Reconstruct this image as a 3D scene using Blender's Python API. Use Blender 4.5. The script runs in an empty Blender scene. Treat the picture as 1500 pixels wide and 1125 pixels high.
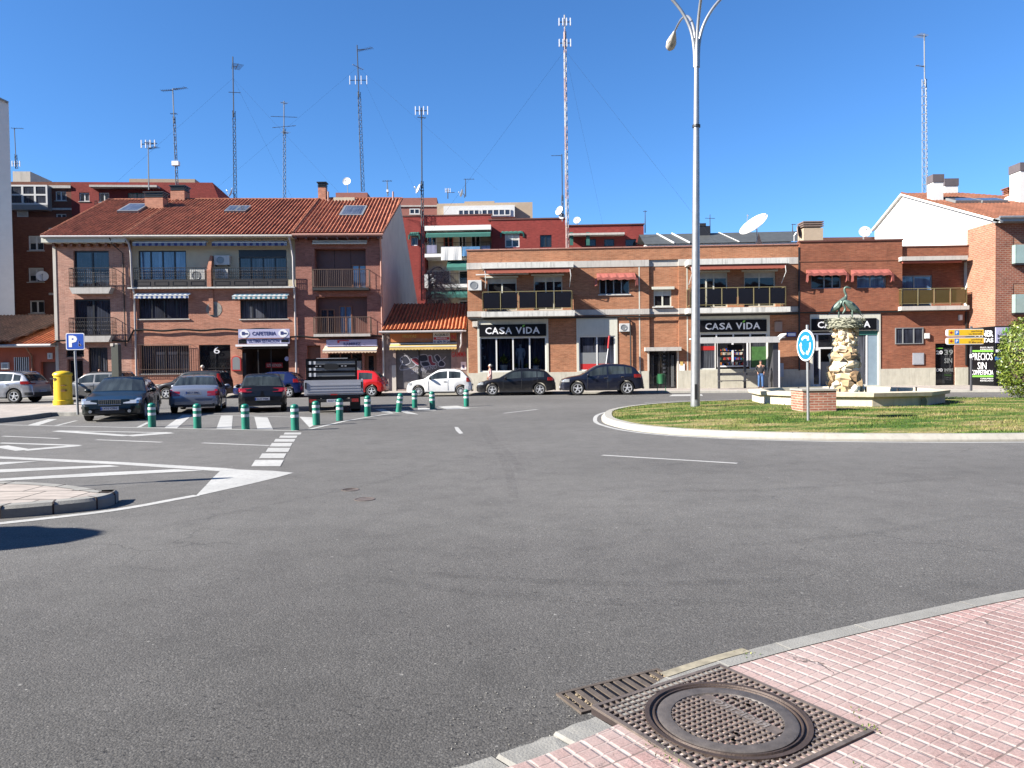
import bpy, bmesh, math, random
import numpy as np
from mathutils import Vector, Matrix
random.seed(7)
R = math.radians
sc = bpy.context.scene
COL = sc.collection
# ---------------------------------------------------------------- camera
CAMH = 1.65
F_PX = 1083.0                      # focal length in photo pixels (photo 1500 wide)
PITCH = math.atan(27.5 / F_PX)
ROLL = R(0.72)
CM = Matrix.Rotation(math.pi/2 - PITCH, 3, 'X') @ Matrix.Rotation(-ROLL, 3, 'Z')
cd = bpy.data.cameras.new('camera'); cam = bpy.data.objects.new('camera', cd); COL.objects.link(cam)
cam.matrix_world = Matrix.Translation((0, 0, CAMH)) @ CM.to_4x4()
cd.sensor_width = 36; cd.lens = 36 * F_PX / 1500; cd.clip_start = .05; cd.clip_end = 3000
sc.camera = cam
# ---------------------------------------------------------------- light
SUN_D = Vector((1, .36, -.66)).normalized()          # direction the light travels
w = bpy.data.worlds.new('World'); sc.world = w; w.use_nodes = True
nt = w.node_tree; nt.nodes.clear()
sky = nt.nodes.new('ShaderNodeTexSky'); sky.sky_type = 'NISHITA'; sky.sun_disc = False
sky.sun_elevation = math.asin(-SUN_D.z); sky.sun_rotation = math.atan2(-SUN_D.x, -SUN_D.y)
sky.altitude = 600; sky.air_density = 1.0; sky.dust_density = 0.0; sky.ozone_density = 9.0
bg = nt.nodes.new('ShaderNodeBackground'); bg.inputs[1].default_value = SKY_STRENGTH = 0.06
wo = nt.nodes.new('ShaderNodeOutputWorld')
hs = nt.nodes.new('ShaderNodeHueSaturation'); hs.inputs['Saturation'].default_value = 1.06; nt.links.new(sky.outputs[0], hs.inputs['Color']); nt.links.new(hs.outputs[0], bg.inputs[0]); nt.links.new(bg.outputs[0], wo.inputs[0])
sl = bpy.data.lights.new('sun', 'SUN'); sl.energy = 5.0; sl.angle = R(.5); sl.color = (1, .94, .85)
so = bpy.data.objects.new('sun', sl); COL.objects.link(so); so.location = (-20, -5, 30)
so.rotation_euler = SUN_D.to_track_quat('-Z', 'Y').to_euler()
sc.view_settings.view_transform = 'Standard'; sc.view_settings.look = 'None'
sc.view_settings.exposure = 1.82; sc.view_settings.gamma = 1
# ---------------------------------------------------------------- projection helpers
CP = Vector((0, 0, CAMH))
def ray(px, py): return CM @ Vector(((px-750)/F_PX, (562.5-py)/F_PX, -1))
def G(px, py, z=0):
    d = ray(px, py); t = (z-CAMH)/d.z
    return Vector((d.x*t, d.y*t, z))
def P(px, py, D):
    d = ray(px, py); t = D/d.y
    return CP + d*t
# ---------------------------------------------------------------- objects
def tag(o, label=None, cat=None, group=None, kind=None):
    if label: o['label'] = label
    if cat: o['category'] = cat
    if group: o['group'] = group
    if kind: o['kind'] = kind
    return o
def thing(name, label, cat, loc=(0,0,0), group=None):
    o = bpy.data.objects.new(name, None); COL.objects.link(o); o.location = loc
    o.empty_display_size = .2
    return tag(o, label, cat, group)
def root_off(o):
    v = Vector((0,0,0))
    while o is not None: v += o.location; o = o.parent
    return v
def copy_tree(o, parent=None):
    c = o.copy(); COL.objects.link(c); c.parent = parent
    for ch in list(o.children): copy_tree(ch, c)
    return c
class MB:
    def __init__(s, M=None): s.v = []; s.f = []; s.M = M
    def _p(s, p):
        p = Vector(p)
        return s.M @ p if s.M is not None else p
    def add(s, vs, fs):
        n = len(s.v); s.v += [s._p(p) for p in vs]; s.f += [tuple(i+n for i in f) for f in fs]; return s
    def quad(s, a, b, c, d): return s.add([a,b,c,d], [(0,1,2,3)])
    def poly(s, pts): return s.add(pts, [tuple(range(len(pts)))])
    def box(s, x0, x1, y0, y1, z0, z1):
        return s.add([(x0,y0,z0),(x1,y0,z0),(x1,y1,z0),(x0,y1,z0),(x0,y0,z1),(x1,y0,z1),(x1,y1,z1),(x0,y1,z1)],
            [(0,3,2,1),(4,5,6,7),(0,1,5,4),(1,2,6,5),(2,3,7,6),(3,0,4,7)])
    def prism(s, pts, off):                      # polygon (3d pts) extruded by a vector
        n = len(pts); off = Vector(off); a = [Vector(p) for p in pts]; b = [p+off for p in a]
        return s.add(a+b, [tuple(range(n))[::-1], tuple(range(n, 2*n))] + [(i,(i+1)%n,(i+1)%n+n,i+n) for i in range(n)])
    def tube(s, pts, r, n=8, cap=True):
        pts = [Vector(p) for p in pts]; rs = r if isinstance(r, (list,tuple)) else [r]*len(pts)
        vs = []; fs = []; ref = None
        for i, p in enumerate(pts):
            t = (pts[min(i+1,len(pts)-1)] - pts[max(i-1,0)]).normalized()
            if ref is None: ref = Vector((1,0,0)) if abs(t.x) < .8 else Vector((0,0,1))
            u = (ref - t*ref.dot(t)).normalized(); ref = u; v = t.cross(u)
            for k in range(n):
                a = 2*math.pi*k/n; vs.append(p + (u*math.cos(a)+v*math.sin(a))*rs[i])
        for i in range(len(pts)-1):
            for k in range(n):
                k2 = (k+1)%n; fs.append((i*n+k, i*n+k2, (i+1)*n+k2, (i+1)*n+k))
        if cap: fs.append(tuple(range(n))[::-1]); fs.append(tuple((len(pts)-1)*n+k for k in range(n)))
        return s.add(vs, fs)
    def lathe(s, prof, c=(0,0,0), n=24, axis='z'):
        c = Vector(c); vs = []; fs = []
        for (r, h) in prof:
            for k in range(n):
                a = 2*math.pi*k/n
                q = Vector((r*math.cos(a), r*math.sin(a), h))
                if axis == 'y': q = Vector((q.x, q.z, q.y))
                elif axis == 'x': q = Vector((q.z, q.x, q.y))
                vs.append(c+q)
        for i in range(len(prof)-1):
            for k in range(n):
                k2 = (k+1)%n; fs.append((i*n+k, i*n+k2, (i+1)*n+k2, (i+1)*n+k))
        fs.append(tuple(range(n))[::-1]); fs.append(tuple((len(prof)-1)*n+k for k in range(n)))
        return s.add(vs, fs)
    def blob(s, c, rx, ry, rz, n=10, m=7, jit=0, rnd=random):
        c = Vector(c); vs = [c+Vector((0,0,-rz))]; fs = []
        for i in range(1, m):
            ph = -math.pi/2 + math.pi*i/m
            for k in range(n):
                a = 2*math.pi*k/n; j = 1+rnd.uniform(-jit, jit)
                vs.append(c+Vector((rx*math.cos(ph)*math.cos(a)*j, ry*math.cos(ph)*math.sin(a)*j, rz*math.sin(ph)*j)))
        vs.append(c+Vector((0,0,rz)))
        for k in range(n): fs.append((0, 1+(k+1)%n, 1+k)); fs.append((len(vs)-1, 1+(m-2)*n+k, 1+(m-2)*n+(k+1)%n))
        for i in range(m-2):
            for k in range(n): fs.append((1+i*n+k, 1+i*n+(k+1)%n, 1+(i+1)*n+(k+1)%n, 1+(i+1)*n+k))
        return s.add(vs, fs)
    def build(s, name, mat, parent=None, smooth=False, bevel=0, recalc=True, loc=None):
        me = bpy.data.meshes.new(name)
        off = root_off(parent) if parent is not None else Vector(loc or (0,0,0))
        me.from_pydata([tuple(v-off) for v in s.v], [], s.f)
        if recalc and len(s.f) < 30000:
            bm = bmesh.new(); bm.from_mesh(me); bmesh.ops.recalc_face_normals(bm, faces=bm.faces); bm.to_mesh(me); bm.free()
        if len(s.f) < 60000:
            uv = me.uv_layers.new(name='UVMap'); dat = uv.data; me.update()
            for p in me.polygons:
                n = p.normal
                if abs(n.z) > .999: t = Vector((1,0,0)); b = Vector((0,1,0))
                else:
                    t = Vector((-n.y, n.x, 0)).normalized(); b = n.cross(t)
                for li in p.loop_indices:
                    q = me.vertices[me.loops[li].vertex_index].co + off
                    dat[li].uv = (q.dot(t), q.dot(b))
        if smooth:
            me.polygons.foreach_set('use_smooth', [True]*len(me.polygons))
        me.materials.append(mat)
        o = bpy.data.objects.new(name, me); COL.objects.link(o)
        if parent is not None: o.parent = parent
        else: o.location = off
        if smooth and smooth != 'all':
            me.set_sharp_from_angle(angle=R(smooth if smooth is not True else 35))
        if bevel:
            md = o.modifiers.new('bevel', 'BEVEL'); md.width = bevel; md.segments = 2; md.limit_method = 'ANGLE'
        return o
# ---------------------------------------------------------------- materials
def newmat(name):
    m = bpy.data.materials.new(name); m.use_nodes = True; t = m.node_tree
    b = t.nodes['Principled BSDF']; return m, t, b
def N(t, k, **kw):
    n = t.nodes.new(k)
    for a, v in kw.items():
        if a.startswith('i_'):
            key = a[2:]; key = int(key) if key.isdigit() else key.replace('_', ' ')
            n.inputs[key].default_value = v
        else: setattr(n, a, v)
    return n
def L(t, a, b): t.links.new(a, b)
def ramp(t, stops):
    r = N(t, 'ShaderNodeValToRGB'); e = r.color_ramp.elements
    while len(e) < len(stops): e.new(.5)
    for i, (p, c) in enumerate(stops):
        e[i].position = p; e[i].color = (c, c, c, 1) if isinstance(c, (int, float)) else (*c, 1)
    return r
def mix(t, a, b, f, mode='MIX'):
    m = N(t, 'ShaderNodeMix', data_type='RGBA', blend_type=mode)
    for s, v in ((m.inputs[0], f), (m.inputs[6], a), (m.inputs[7], b)):
        if hasattr(v, 'links'): L(t, v, s)
        else: s.default_value = v if isinstance(v, (int, float)) else (*v, 1)
    return m.outputs[2]
def M(name, col, rough=.6, metal=0, var=.12, vs=2.5, bump=0, bs=60, spec=.5, coat=0, dirt=0):
    m, t, b = newmat(name); b.inputs['Roughness'].default_value = rough; b.inputs['Metallic'].default_value = metal
    b.inputs['Specular IOR Level'].default_value = spec; b.inputs['Coat Weight'].default_value = coat; b.inputs['Coat Roughness'].default_value = .04
    tc = N(t, 'ShaderNodeTexCoord')
    no = N(t, 'ShaderNodeTexNoise', i_Scale=vs, i_Detail=6, i_Roughness=.65); L(t, tc.outputs['Object'], no.inputs['Vector'])
    r = ramp(t, [(.3, 1-var), (.7, 1+var*.5)]); L(t, no.outputs[0], r.inputs[0])
    c = mix(t, col, r.outputs[0], 1.0, 'MULTIPLY')
    if dirt:
        mp = N(t, 'ShaderNodeMapping'); mp.inputs['Scale'].default_value = (5, 5, .5); L(t, tc.outputs['Object'], mp.inputs[0])
        n2 = N(t, 'ShaderNodeTexNoise', i_Scale=1.5, i_Detail=8, i_Roughness=.7); L(t, mp.outputs[0], n2.inputs['Vector'])
        r2 = ramp(t, [(.5, 0.0), (.75, float(dirt))]); L(t, n2.outputs[0], r2.inputs[0])
        c = mix(t, c, (.07,.065,.055), r2.outputs[0])
    L(t, c, b.inputs['Base Color'])
    if bump:
        n3 = N(t, 'ShaderNodeTexNoise', i_Scale=bs, i_Detail=4); L(t, tc.outputs['Object'], n3.inputs['Vector'])
        bp = N(t, 'ShaderNodeBump', i_Strength=bump, i_Distance=.01); L(t, n3.outputs[0], bp.inputs['Height']); L(t, bp.outputs[0], b.inputs['Normal'])
    return m
def brick(name, c1, c2, mortar, bw=.25, bh=.07, ms=.01, dirt=.25, rough=.85, bump=.5):
    m, t, b = newmat(name); b.inputs['Roughness'].default_value = rough; b.inputs['Specular IOR Level'].default_value = .2
    tc = N(t, 'ShaderNodeTexCoord')
    br = N(t, 'ShaderNodeTexBrick'); br.offset = .5
    br.inputs['Color1'].default_value = (*c1,1); br.inputs['Color2'].default_value = (*c2,1); br.inputs['Mortar'].default_value = (*mortar,1)
    br.inputs['Scale'].default_value = 1; br.inputs['Brick Width'].default_value = bw; br.inputs['Row Height'].default_value = bh
    br.inputs['Mortar Size'].default_value = ms; br.inputs['Mortar Smooth'].default_value = .1; br.inputs['Bias'].default_value = 0
    L(t, tc.outputs['UV'], br.inputs['Vector'])
    no = N(t, 'ShaderNodeTexNoise', i_Scale=.7, i_Detail=8, i_Roughness=.7); L(t, tc.outputs['UV'], no.inputs['Vector'])
    r = ramp(t, [(.3, 1-dirt), (.7, 1.08)]); L(t, no.outputs[0], r.inputs[0])
    c = mix(t, br.outputs['Color'], r.outputs[0], 1.0, 'MULTIPLY')
    mp = N(t, 'ShaderNodeMapping'); mp.inputs['Scale'].default_value = (4, .35, 1); L(t, tc.outputs['UV'], mp.inputs[0])
    n2 = N(t, 'ShaderNodeTexNoise', i_Scale=1, i_Detail=6, i_Roughness=.7); L(t, mp.outputs[0], n2.inputs['Vector'])
    r2 = ramp(t, [(.55, 0.0), (.8, .35)]); L(t, n2.outputs[0], r2.inputs[0])
    c = mix(t, c, (.10,.07,.055), r2.outputs[0])
    mq = N(t, 'ShaderNodeMapping'); mq.inputs['Scale'].default_value = (2.2, 13, 1); L(t, tc.outputs['UV'], mq.inputs[0])
    n5 = N(t, 'ShaderNodeTexNoise', i_Scale=1, i_Detail=3, i_Roughness=.8); L(t, mq.outputs[0], n5.inputs['Vector'])
    r5 = ramp(t, [(.3, .70), (.7, 1.28)]); L(t, n5.outputs[0], r5.inputs[0]); c = mix(t, c, r5.outputs[0], 1.0, 'MULTIPLY')
    L(t, c, b.inputs['Base Color'])
    bp = N(t, 'ShaderNodeBump', i_Strength=bump, i_Distance=.006, invert=True); L(t, br.outputs['Fac'], bp.inputs['Height']); L(t, bp.outputs[0], b.inputs['Normal'])
    return m
def tilemat(name, cols):
    m, t, b = newmat(name); b.inputs['Roughness'].default_value = .8; b.inputs['Specular IOR Level'].default_value = .2
    tc = N(t, 'ShaderNodeTexCoord')
    br = N(t, 'ShaderNodeTexBrick'); br.offset = 0
    br.inputs['Color1'].default_value = (*cols[0],1); br.inputs['Color2'].default_value = (*cols[1],1); br.inputs['Mortar'].default_value = (*[c*.35 for c in cols[1]],1)
    br.inputs['Scale'].default_value = 1; br.inputs['Brick Width'].default_value = .24; br.inputs['Row Height'].default_value = .36
    br.inputs['Mortar Size'].default_value = .012; br.inputs['Bias'].default_value = 0
    at = N(t, 'ShaderNodeAttribute', attribute_name='UVMap'); L(t, at.outputs['Vector'], br.inputs['Vector'])
    no = N(t, 'ShaderNodeTexNoise', i_Scale=.8, i_Detail=9, i_Roughness=.75); L(t, at.outputs['Vector'], no.inputs['Vector'])
    r = ramp(t, [(.32, .6), (.6, 1.1)]); L(t, no.outputs[0], r.inputs[0])
    L(t, mix(t, br.outputs['Color'], r.outputs[0], 1.0, 'MULTIPLY'), b.inputs['Base Color'])
    return m
def stripes(name, c1, c2, period, vertical=True, rough=.8, metal=0, duty=.5, bump=0):
    m, t, b = newmat(name); b.inputs['Roughness'].default_value = rough; b.inputs['Metallic'].default_value = metal
    tc = N(t, 'ShaderNodeTexCoord'); sp = N(t, 'ShaderNodeSeparateXYZ'); L(t, tc.outputs['UV'], sp.inputs[0])
    a = N(t, 'ShaderNodeMath', operation='DIVIDE'); a.inputs[1].default_value = period; L(t, sp.outputs[0 if vertical else 1], a.inputs[0])
    f = N(t, 'ShaderNodeMath', operation='FRACT'); L(t, a.outputs[0], f.inputs[0])
    g = N(t, 'ShaderNodeMath', operation='GREATER_THAN'); g.inputs[1].default_value = duty; L(t, f.outputs[0], g.inputs[0])
    no = N(t, 'ShaderNodeTexNoise', i_Scale=3, i_Detail=5); L(t, tc.outputs['Object'], no.inputs['Vector'])
    r = ramp(t, [(.3, .75), (.7, 1.05)]); L(t, no.outputs[0], r.inputs[0])
    L(t, mix(t, mix(t, c1, c2, g.outputs[0]), r.outputs[0], 1.0, 'MULTIPLY'), b.inputs['Base Color'])
    if bump:
        bp = N(t, 'ShaderNodeBump', i_Strength=bump, i_Distance=.02); L(t, f.outputs[0], bp.inputs['Height']); L(t, bp.outputs[0], b.inputs['Normal'])
    return m
def glassmat(name, tint, refl=.5, fold=0, foldcol=(.2,.22,.28), rough=.03, fscale=9):
    """opaque window: dark room (optionally with hanging curtains or painted sky reflection) behind a reflecting pane"""
    m, t, b = newmat(name); tc = N(t, 'ShaderNodeTexCoord')
    b.inputs['Roughness'].default_value = .9; b.inputs['Coat Weight'].default_value = 1; b.inputs['Coat Roughness'].default_value = rough
    b.inputs['Coat IOR'].default_value = 1.42 + refl*.6; b.inputs['Specular IOR Level'].default_value = .1
    if fold:
        mp = N(t, 'ShaderNodeMapping'); mp.inputs['Scale'].default_value = (fscale, .25, 1); L(t, tc.outputs['UV'], mp.inputs[0])
        no = N(t, 'ShaderNodeTexNoise', i_Scale=1.6, i_Detail=3, i_Roughness=.6); L(t, mp.outputs[0], no.inputs['Vector'])
        n2 = N(t, 'ShaderNodeTexNoise', i_Scale=.9, i_Detail=1); L(t, tc.outputs['UV'], n2.inputs['Vector'])
        r = ramp(t, [(.35, tint), (.68, foldcol)]); L(t, no.outputs[0], r.inputs[0])
        r2 = ramp(t, [(.35, 1-fold), (.6, 1.0)]); L(t, n2.outputs[0], r2.inputs[0])
        L(t, mix(t, r.outputs[0], r2.outputs[0], 1.0, 'MULTIPLY'), b.inputs['Base Color'])
    else: b.inputs['Base Color'].default_value = (*tint, 1)
    n3 = N(t, 'ShaderNodeTexNoise', i_Scale=1.2, i_Detail=1); L(t, tc.outputs['Object'], n3.inputs['Vector'])
    bp = N(t, 'ShaderNodeBump', i_Strength=.15, i_Distance=.05); L(t, n3.outputs[0], bp.inputs['Height']); L(t, bp.outputs[0], b.inputs['Coat Normal'])
    return m
def paint(name, col, metal=0, rough=.35):
    m, t, b = newmat(name); b.inputs['Base Color'].default_value = (*col,1); b.inputs['Roughness'].default_value = rough
    b.inputs['Metallic'].default_value = metal; b.inputs['Coat Weight'].default_value = .45 if sum(col) < .1 else 1; b.inputs['Specular IOR Level'].default_value = .3; b.inputs['Coat Roughness'].default_value = .03
    tc = N(t, 'ShaderNodeTexCoord'); sp = N(t, 'ShaderNodeSeparateXYZ'); L(t, tc.outputs['Object'], sp.inputs[0])
    no = N(t, 'ShaderNodeTexNoise', i_Scale=6, i_Detail=6); L(t, tc.outputs['Object'], no.inputs['Vector'])
    a = N(t, 'ShaderNodeMath', operation='MULTIPLY_ADD'); a.inputs[1].default_value = .5; L(t, no.outputs[0], a.inputs[0]); L(t, sp.outputs[2], a.inputs[2])
    r = ramp(t, [(.40, .22), (.70, 0.0)]); L(t, a.outputs[0], r.inputs[0])      # road dust low on the sides
    L(t, mix(t, col, (.16,.145,.125), r.outputs[0]), b.inputs['Base Color'])
    return m
MT = {}
MT['brick_pink'] = brick('brick_pink', (.56,.285,.205), (.47,.215,.15), (.48,.33,.26))
MT['brick_left'] = brick('brick_left', (.54,.225,.14), (.45,.17,.105), (.44,.26,.19))
MT['brick_plum'] = brick('brick_plum', (.40,.165,.125), (.33,.13,.095), (.33,.18,.145))
MT['brick_orange'] = brick('brick_orange', (.48,.20,.10), (.37,.135,.065), (.39,.235,.15))
MT['brick_dark'] = brick('brick_dark', (.34,.115,.06), (.26,.08,.045), (.26,.13,.085))
MT['brick_corner_lit'] = brick('brick_corner_lit', (.42,.185,.11), (.35,.14,.085), (.40,.27,.2), bw=.28, bh=.11, ms=.016)  # paler copy for the sunlit corner side: sunlight put into the colour
MT['brick_corner_shaded'] = brick('brick_corner_shaded', (.30,.10,.06), (.23,.075,.05), (.33,.22,.17), bw=.28, bh=.11, ms=.016)  # darker copy of the corner brick, shade put into the colour
MT['brick_red_bg'] = brick('brick_red_bg', (.27,.045,.038), (.24,.04,.034), (.24,.05,.043), dirt=.12)
MT['brick_brown_bg'] = brick('brick_brown_bg', (.21,.075,.045), (.17,.06,.04), (.18,.085,.06), dirt=.15)
MT['brick_pier'] = brick('brick_pier', (.45,.18,.12), (.36,.13,.09), (.5,.38,.3), bw=.26, bh=.075, ms=.012)
MT['tile'] = tilemat('roof_tile', ((.52,.20,.115), (.31,.105,.06)))
MT['tile_orange'] = tilemat('roof_tile_orange', ((.60,.21,.09), (.42,.12,.055)))
MT['tile_brown'] = tilemat('roof_tile_brown', ((.27,.11,.065), (.21,.085,.05)))
MT['tile_dark'] = tilemat('roof_tile_old', ((.2,.12,.09), (.12,.08,.065)))
MT['slate'] = M('slate', (.075,.08,.078), .6, var=.3, bump=.2)
MT['white'] = M('white_render', (.75,.74,.71), .85, var=.06, bump=.1)
MT['white_old'] = M('white_old', (.62,.61,.57), .85, var=.15, dirt=.75, bump=.2)
MT['band'] = M('concrete_band', (.50,.47,.43), .85, var=.12, dirt=.4, bump=.2)
MT['cream'] = M('cream_render', (.58,.51,.37), .85, var=.08)
MT['creamp'] = M('cream_frame', (.60,.59,.50), .7, var=.06, dirt=.2)
MT['gable'] = M('gable_render', (.58,.53,.46), .9, var=.14, dirt=.4, vs=.8)
MT['plinth'] = M('stone_plinth', (.52,.49,.40), .8, var=.15, dirt=.35)
MT['redwall'] = M('red_render', (.42,.10,.05), .85, var=.15, dirt=.3)
MT['terracotta'] = M('terracotta_panel', (.30,.09,.07), .8, var=.1)
MT['beige'] = M('beige_wall', (.42,.33,.24), .85, var=.08)
MT['shopwall'] = M('shop_wall', (.33,.25,.22), .85, var=.3, dirt=.6)
MT['brownpaint'] = M('brown_paint', (.13,.05,.035), .5, var=.1)
MT['wood'] = M('brown_wood', (.22,.085,.04), .5, var=.25, vs=8)
MT['iron'] = M('iron_rail', (.035,.03,.028), .5, metal=.3, var=.2)
MT['rust_rail'] = M('brown_rail', (.12,.075,.055), .5, var=.2)
MT['yellow_rail'] = M('gold_rail', (.36,.30,.15), .35, metal=.4, var=.1)
MT['black_panel'] = M('black_panel', (.010,.010,.014), .2, var=.1, spec=.25)
MT['smoke_panel'] = M('brown_panel', (.075,.055,.02), .15, var=.1, coat=.5)
MT['whiteframe'] = M('white_frame', (.68,.68,.66), .4, var=.03)
MT['darkframe'] = M('dark_frame', (.02,.018,.018), .35, var=.1)
MT['greyframe'] = M('grey_frame', (.30,.31,.31), .35, metal=.3, var=.05)
MT['shutter_w'] = stripes('roller_shutter', (.62,.60,.54), (.50,.48,.43), .06, False)
MT['shutter_m'] = stripes('metal_shutter', (.14,.14,.155), (.10,.10,.115), .09, False, rough=.45, metal=.3, bump=.8)
MT['awn_blue'] = stripes('awning_blue', (.015,.04,.19), (.24,.29,.38), .38)  # pale stripes dulled to carry the shade of the eave
MT['awn_bw'] = stripes('awning_bluewhite', (.62,.62,.6), (.03,.08,.25), .30)
MT['awn_teal'] = stripes('awning_tealwhite', (.62,.63,.6), (.03,.20,.27), .30)
MT['awn_cream'] = M('awning_cream', (.62,.55,.38), .8, var=.15)
MT['awn_peach'] = M('awning_peach', (.70,.52,.36), .8, var=.1)
MT['awn_yellow'] = M('awning_yellow', (.66,.45,.14), .8, var=.2)
MT['awn_red'] = M('awning_red', (.36,.09,.055), .8, var=.15)
MT['awn_coral'] = M('awning_coral', (.33,.09,.07), .8, var=.2)
MT['awn_green'] = M('awning_green', (.02,.13,.105), .8, var=.15)
MT['g_dark'] = glassmat('pane_dark', (.010,.011,.014), .25)
MT['g_curt'] = glassmat('pane_curtain', (.012,.014,.022), .25, fold=.45, foldcol=(.055,.065,.095))
MT['g_lace'] = glassmat('pane_lace', (.025,.027,.035), .25, fold=.4, foldcol=(.15,.16,.19))
MT['g_blue'] = glassmat('pane_sky_reflection', (.06,.12,.23), .6, fold=.3, foldcol=(.15,.26,.42), fscale=3)  # blue of the reflected sky painted into the pane
MT['g_shop'] = glassmat('pane_shop', (.012,.014,.02), .2, fold=.5, foldcol=(.07,.08,.12), fscale=5)
MT['black'] = M('black_sign', (.006,.006,.008), .45, var=.05, spec=.15)
MT['lav'] = M('lavender_sign', (.42,.42,.60), .5, var=.06)
MT['letters'] = M('white_letters', (.80,.80,.82), .4, var=.02)
MT['letters_d'] = M('navy_letters', (.02,.03,.14), .5, var=.02)
MT['leafgreen'] = M('green_letters', (.16,.46,.05), .5, var=.05)
MT['redp'] = M('red_plastic', (.50,.03,.03), .4, var=.1)
MT['orange'] = M('orange_sign', (.50,.17,.05), .6, var=.15)
MT['bluep'] = M('blue_sign', (.012,.075,.42), .35, var=.05)
MT['bluep2'] = M('blue_disc', (.012,.19,.62), .35, var=.05)
MT['yellowp'] = M('yellow_post', (.75,.50,.01), .4, var=.08, dirt=.15)
MT['yellows'] = M('yellow_sign', (.80,.50,.02), .4, var=.05)
MT['galv'] = M('galvanised', (.42,.43,.44), .42, metal=.65, var=.15, vs=6)
MT['pipe'] = M('drain_pipe', (.46,.43,.42), .5, var=.12)
MT['pipe_r'] = M('drain_pipe_red', (.42,.22,.17), .5, var=.12)
MT['cable'] = M('black_cable', (.012,.011,.011), .6, var=.1)
MT['ac'] = M('ac_white', (.60,.60,.58), .5, var=.06, dirt=.15)
MT['dish'] = M('dish_white', (.74,.73,.71), .5, var=.04)
MT['dishb'] = M('dish_beige', (.30,.21,.17), .6, var=.1)
MT['mast'] = M('mast_steel', (.22,.23,.24), .5, metal=.4, var=.15)
MT['mast_dark'] = M('mast_dark', (.07,.075,.085), .5, metal=.3, var=.15)
MT['mast_rw'] = stripes('mast_redwhite', (.40,.27,.24), (.45,.44,.43), 3.0, False, rough=.5)
MT['bollard'] = M('bollard_green', (.005,.20,.135), .42, var=.18, vs=7, dirt=.2)
MT['reflect'] = M('reflective_band', (.62,.65,.66), .35, var=.18, vs=9)
MT['tyre'] = M('tyre_rubber', (.018,.018,.018), .85, var=.2)
MT['rim'] = M('alloy_rim', (.62,.63,.65), .35, metal=.25, var=.1)
MT['carglass'] = glassmat('car_glass', (.008,.012,.013), .05, rough=.01, fold=.5, foldcol=(.07,.09,.095), fscale=1.6)
MT['trim'] = M('black_trim', (.016,.016,.017), .5, var=.1)
MT['tail'] = M('tail_lamp', (.32,.012,.015), .18, var=.2, coat=1)
MT['head'] = M('head_lamp', (.62,.65,.68), .1, metal=.5, var=.2, coat=1)
MT['plate'] = M('number_plate', (.62,.62,.66), .4, var=.03)
MT['chrome'] = M('chrome', (.65,.65,.67), .12, metal=1, var=.05)
MT['skin'] = M('skin', (.42,.22,.15), .6, var=.05)
MT['hair_w'] = M('white_hair', (.62,.58,.5), .8, var=.1)
MT['hair_d'] = M('dark_hair', (.02,.015,.012), .7, var=.1)
MT['jacket'] = M('black_jacket', (.012,.012,.014), .8, var=.2, vs=20)
MT['jeans'] = M('blue_jeans', (.05,.13,.30), .85, var=.3, vs=14)
MT['pinkcoat'] = M('pink_coat', (.50,.30,.29), .85, var=.1)
MT['shoe'] = M('shoe_leather', (.05,.03,.02), .5)
MT['mannequin'] = M('mannequin_white', (.52,.56,.60), .4, var=.03)
MT['greycloth'] = M('grey_cloth', (.11,.10,.13), .8, var=.1)
MT['stone'] = M('fountain_stone', (.66,.58,.44), .85, var=.14, dirt=.25, bump=.3)
MT['rock'] = M('column_rock', (.78,.62,.40), .9, var=.7, vs=4.5, bump=.8, bs=18)
MT['bronze'] = M('verdigris_bronze', (.11,.165,.135), .5, metal=.35, var=.35, vs=9)
MT['twig'] = M('nest_twig', (.36,.36,.27), .85, var=.4, vs=12)
MT['bark'] = M('tree_bark', (.15,.10,.08), .9, var=.3)
MT['twigs'] = M('tree_twigs', (.50,.38,.30), .9, var=.3)
MT['water'] = M('fountain_water', (.10,.22,.26), .06, var=.1, spec=.8)
MT['kerb'] = M('kerb_stone', (.27,.265,.245), .9, var=.22, dirt=.3, bump=.4, bs=90)
MT['kerb_w'] = M('kerb_pale', (.37,.355,.315), .9, var=.15, dirt=.3, bump=.3)
MT['alu'] = M('alu_tailgate', (.46,.47,.52), .45, metal=.15, var=.08)
MT['binp'] = M('green_bin', (.02,.13,.05), .5, var=.1)
MT['shelter'] = M('shelter_grey', (.075,.075,.085), .45, metal=.3, var=.1)
MT['shelter_w'] = M('shelter_white', (.72,.71,.68), .5, var=.08, dirt=.3)
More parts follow.
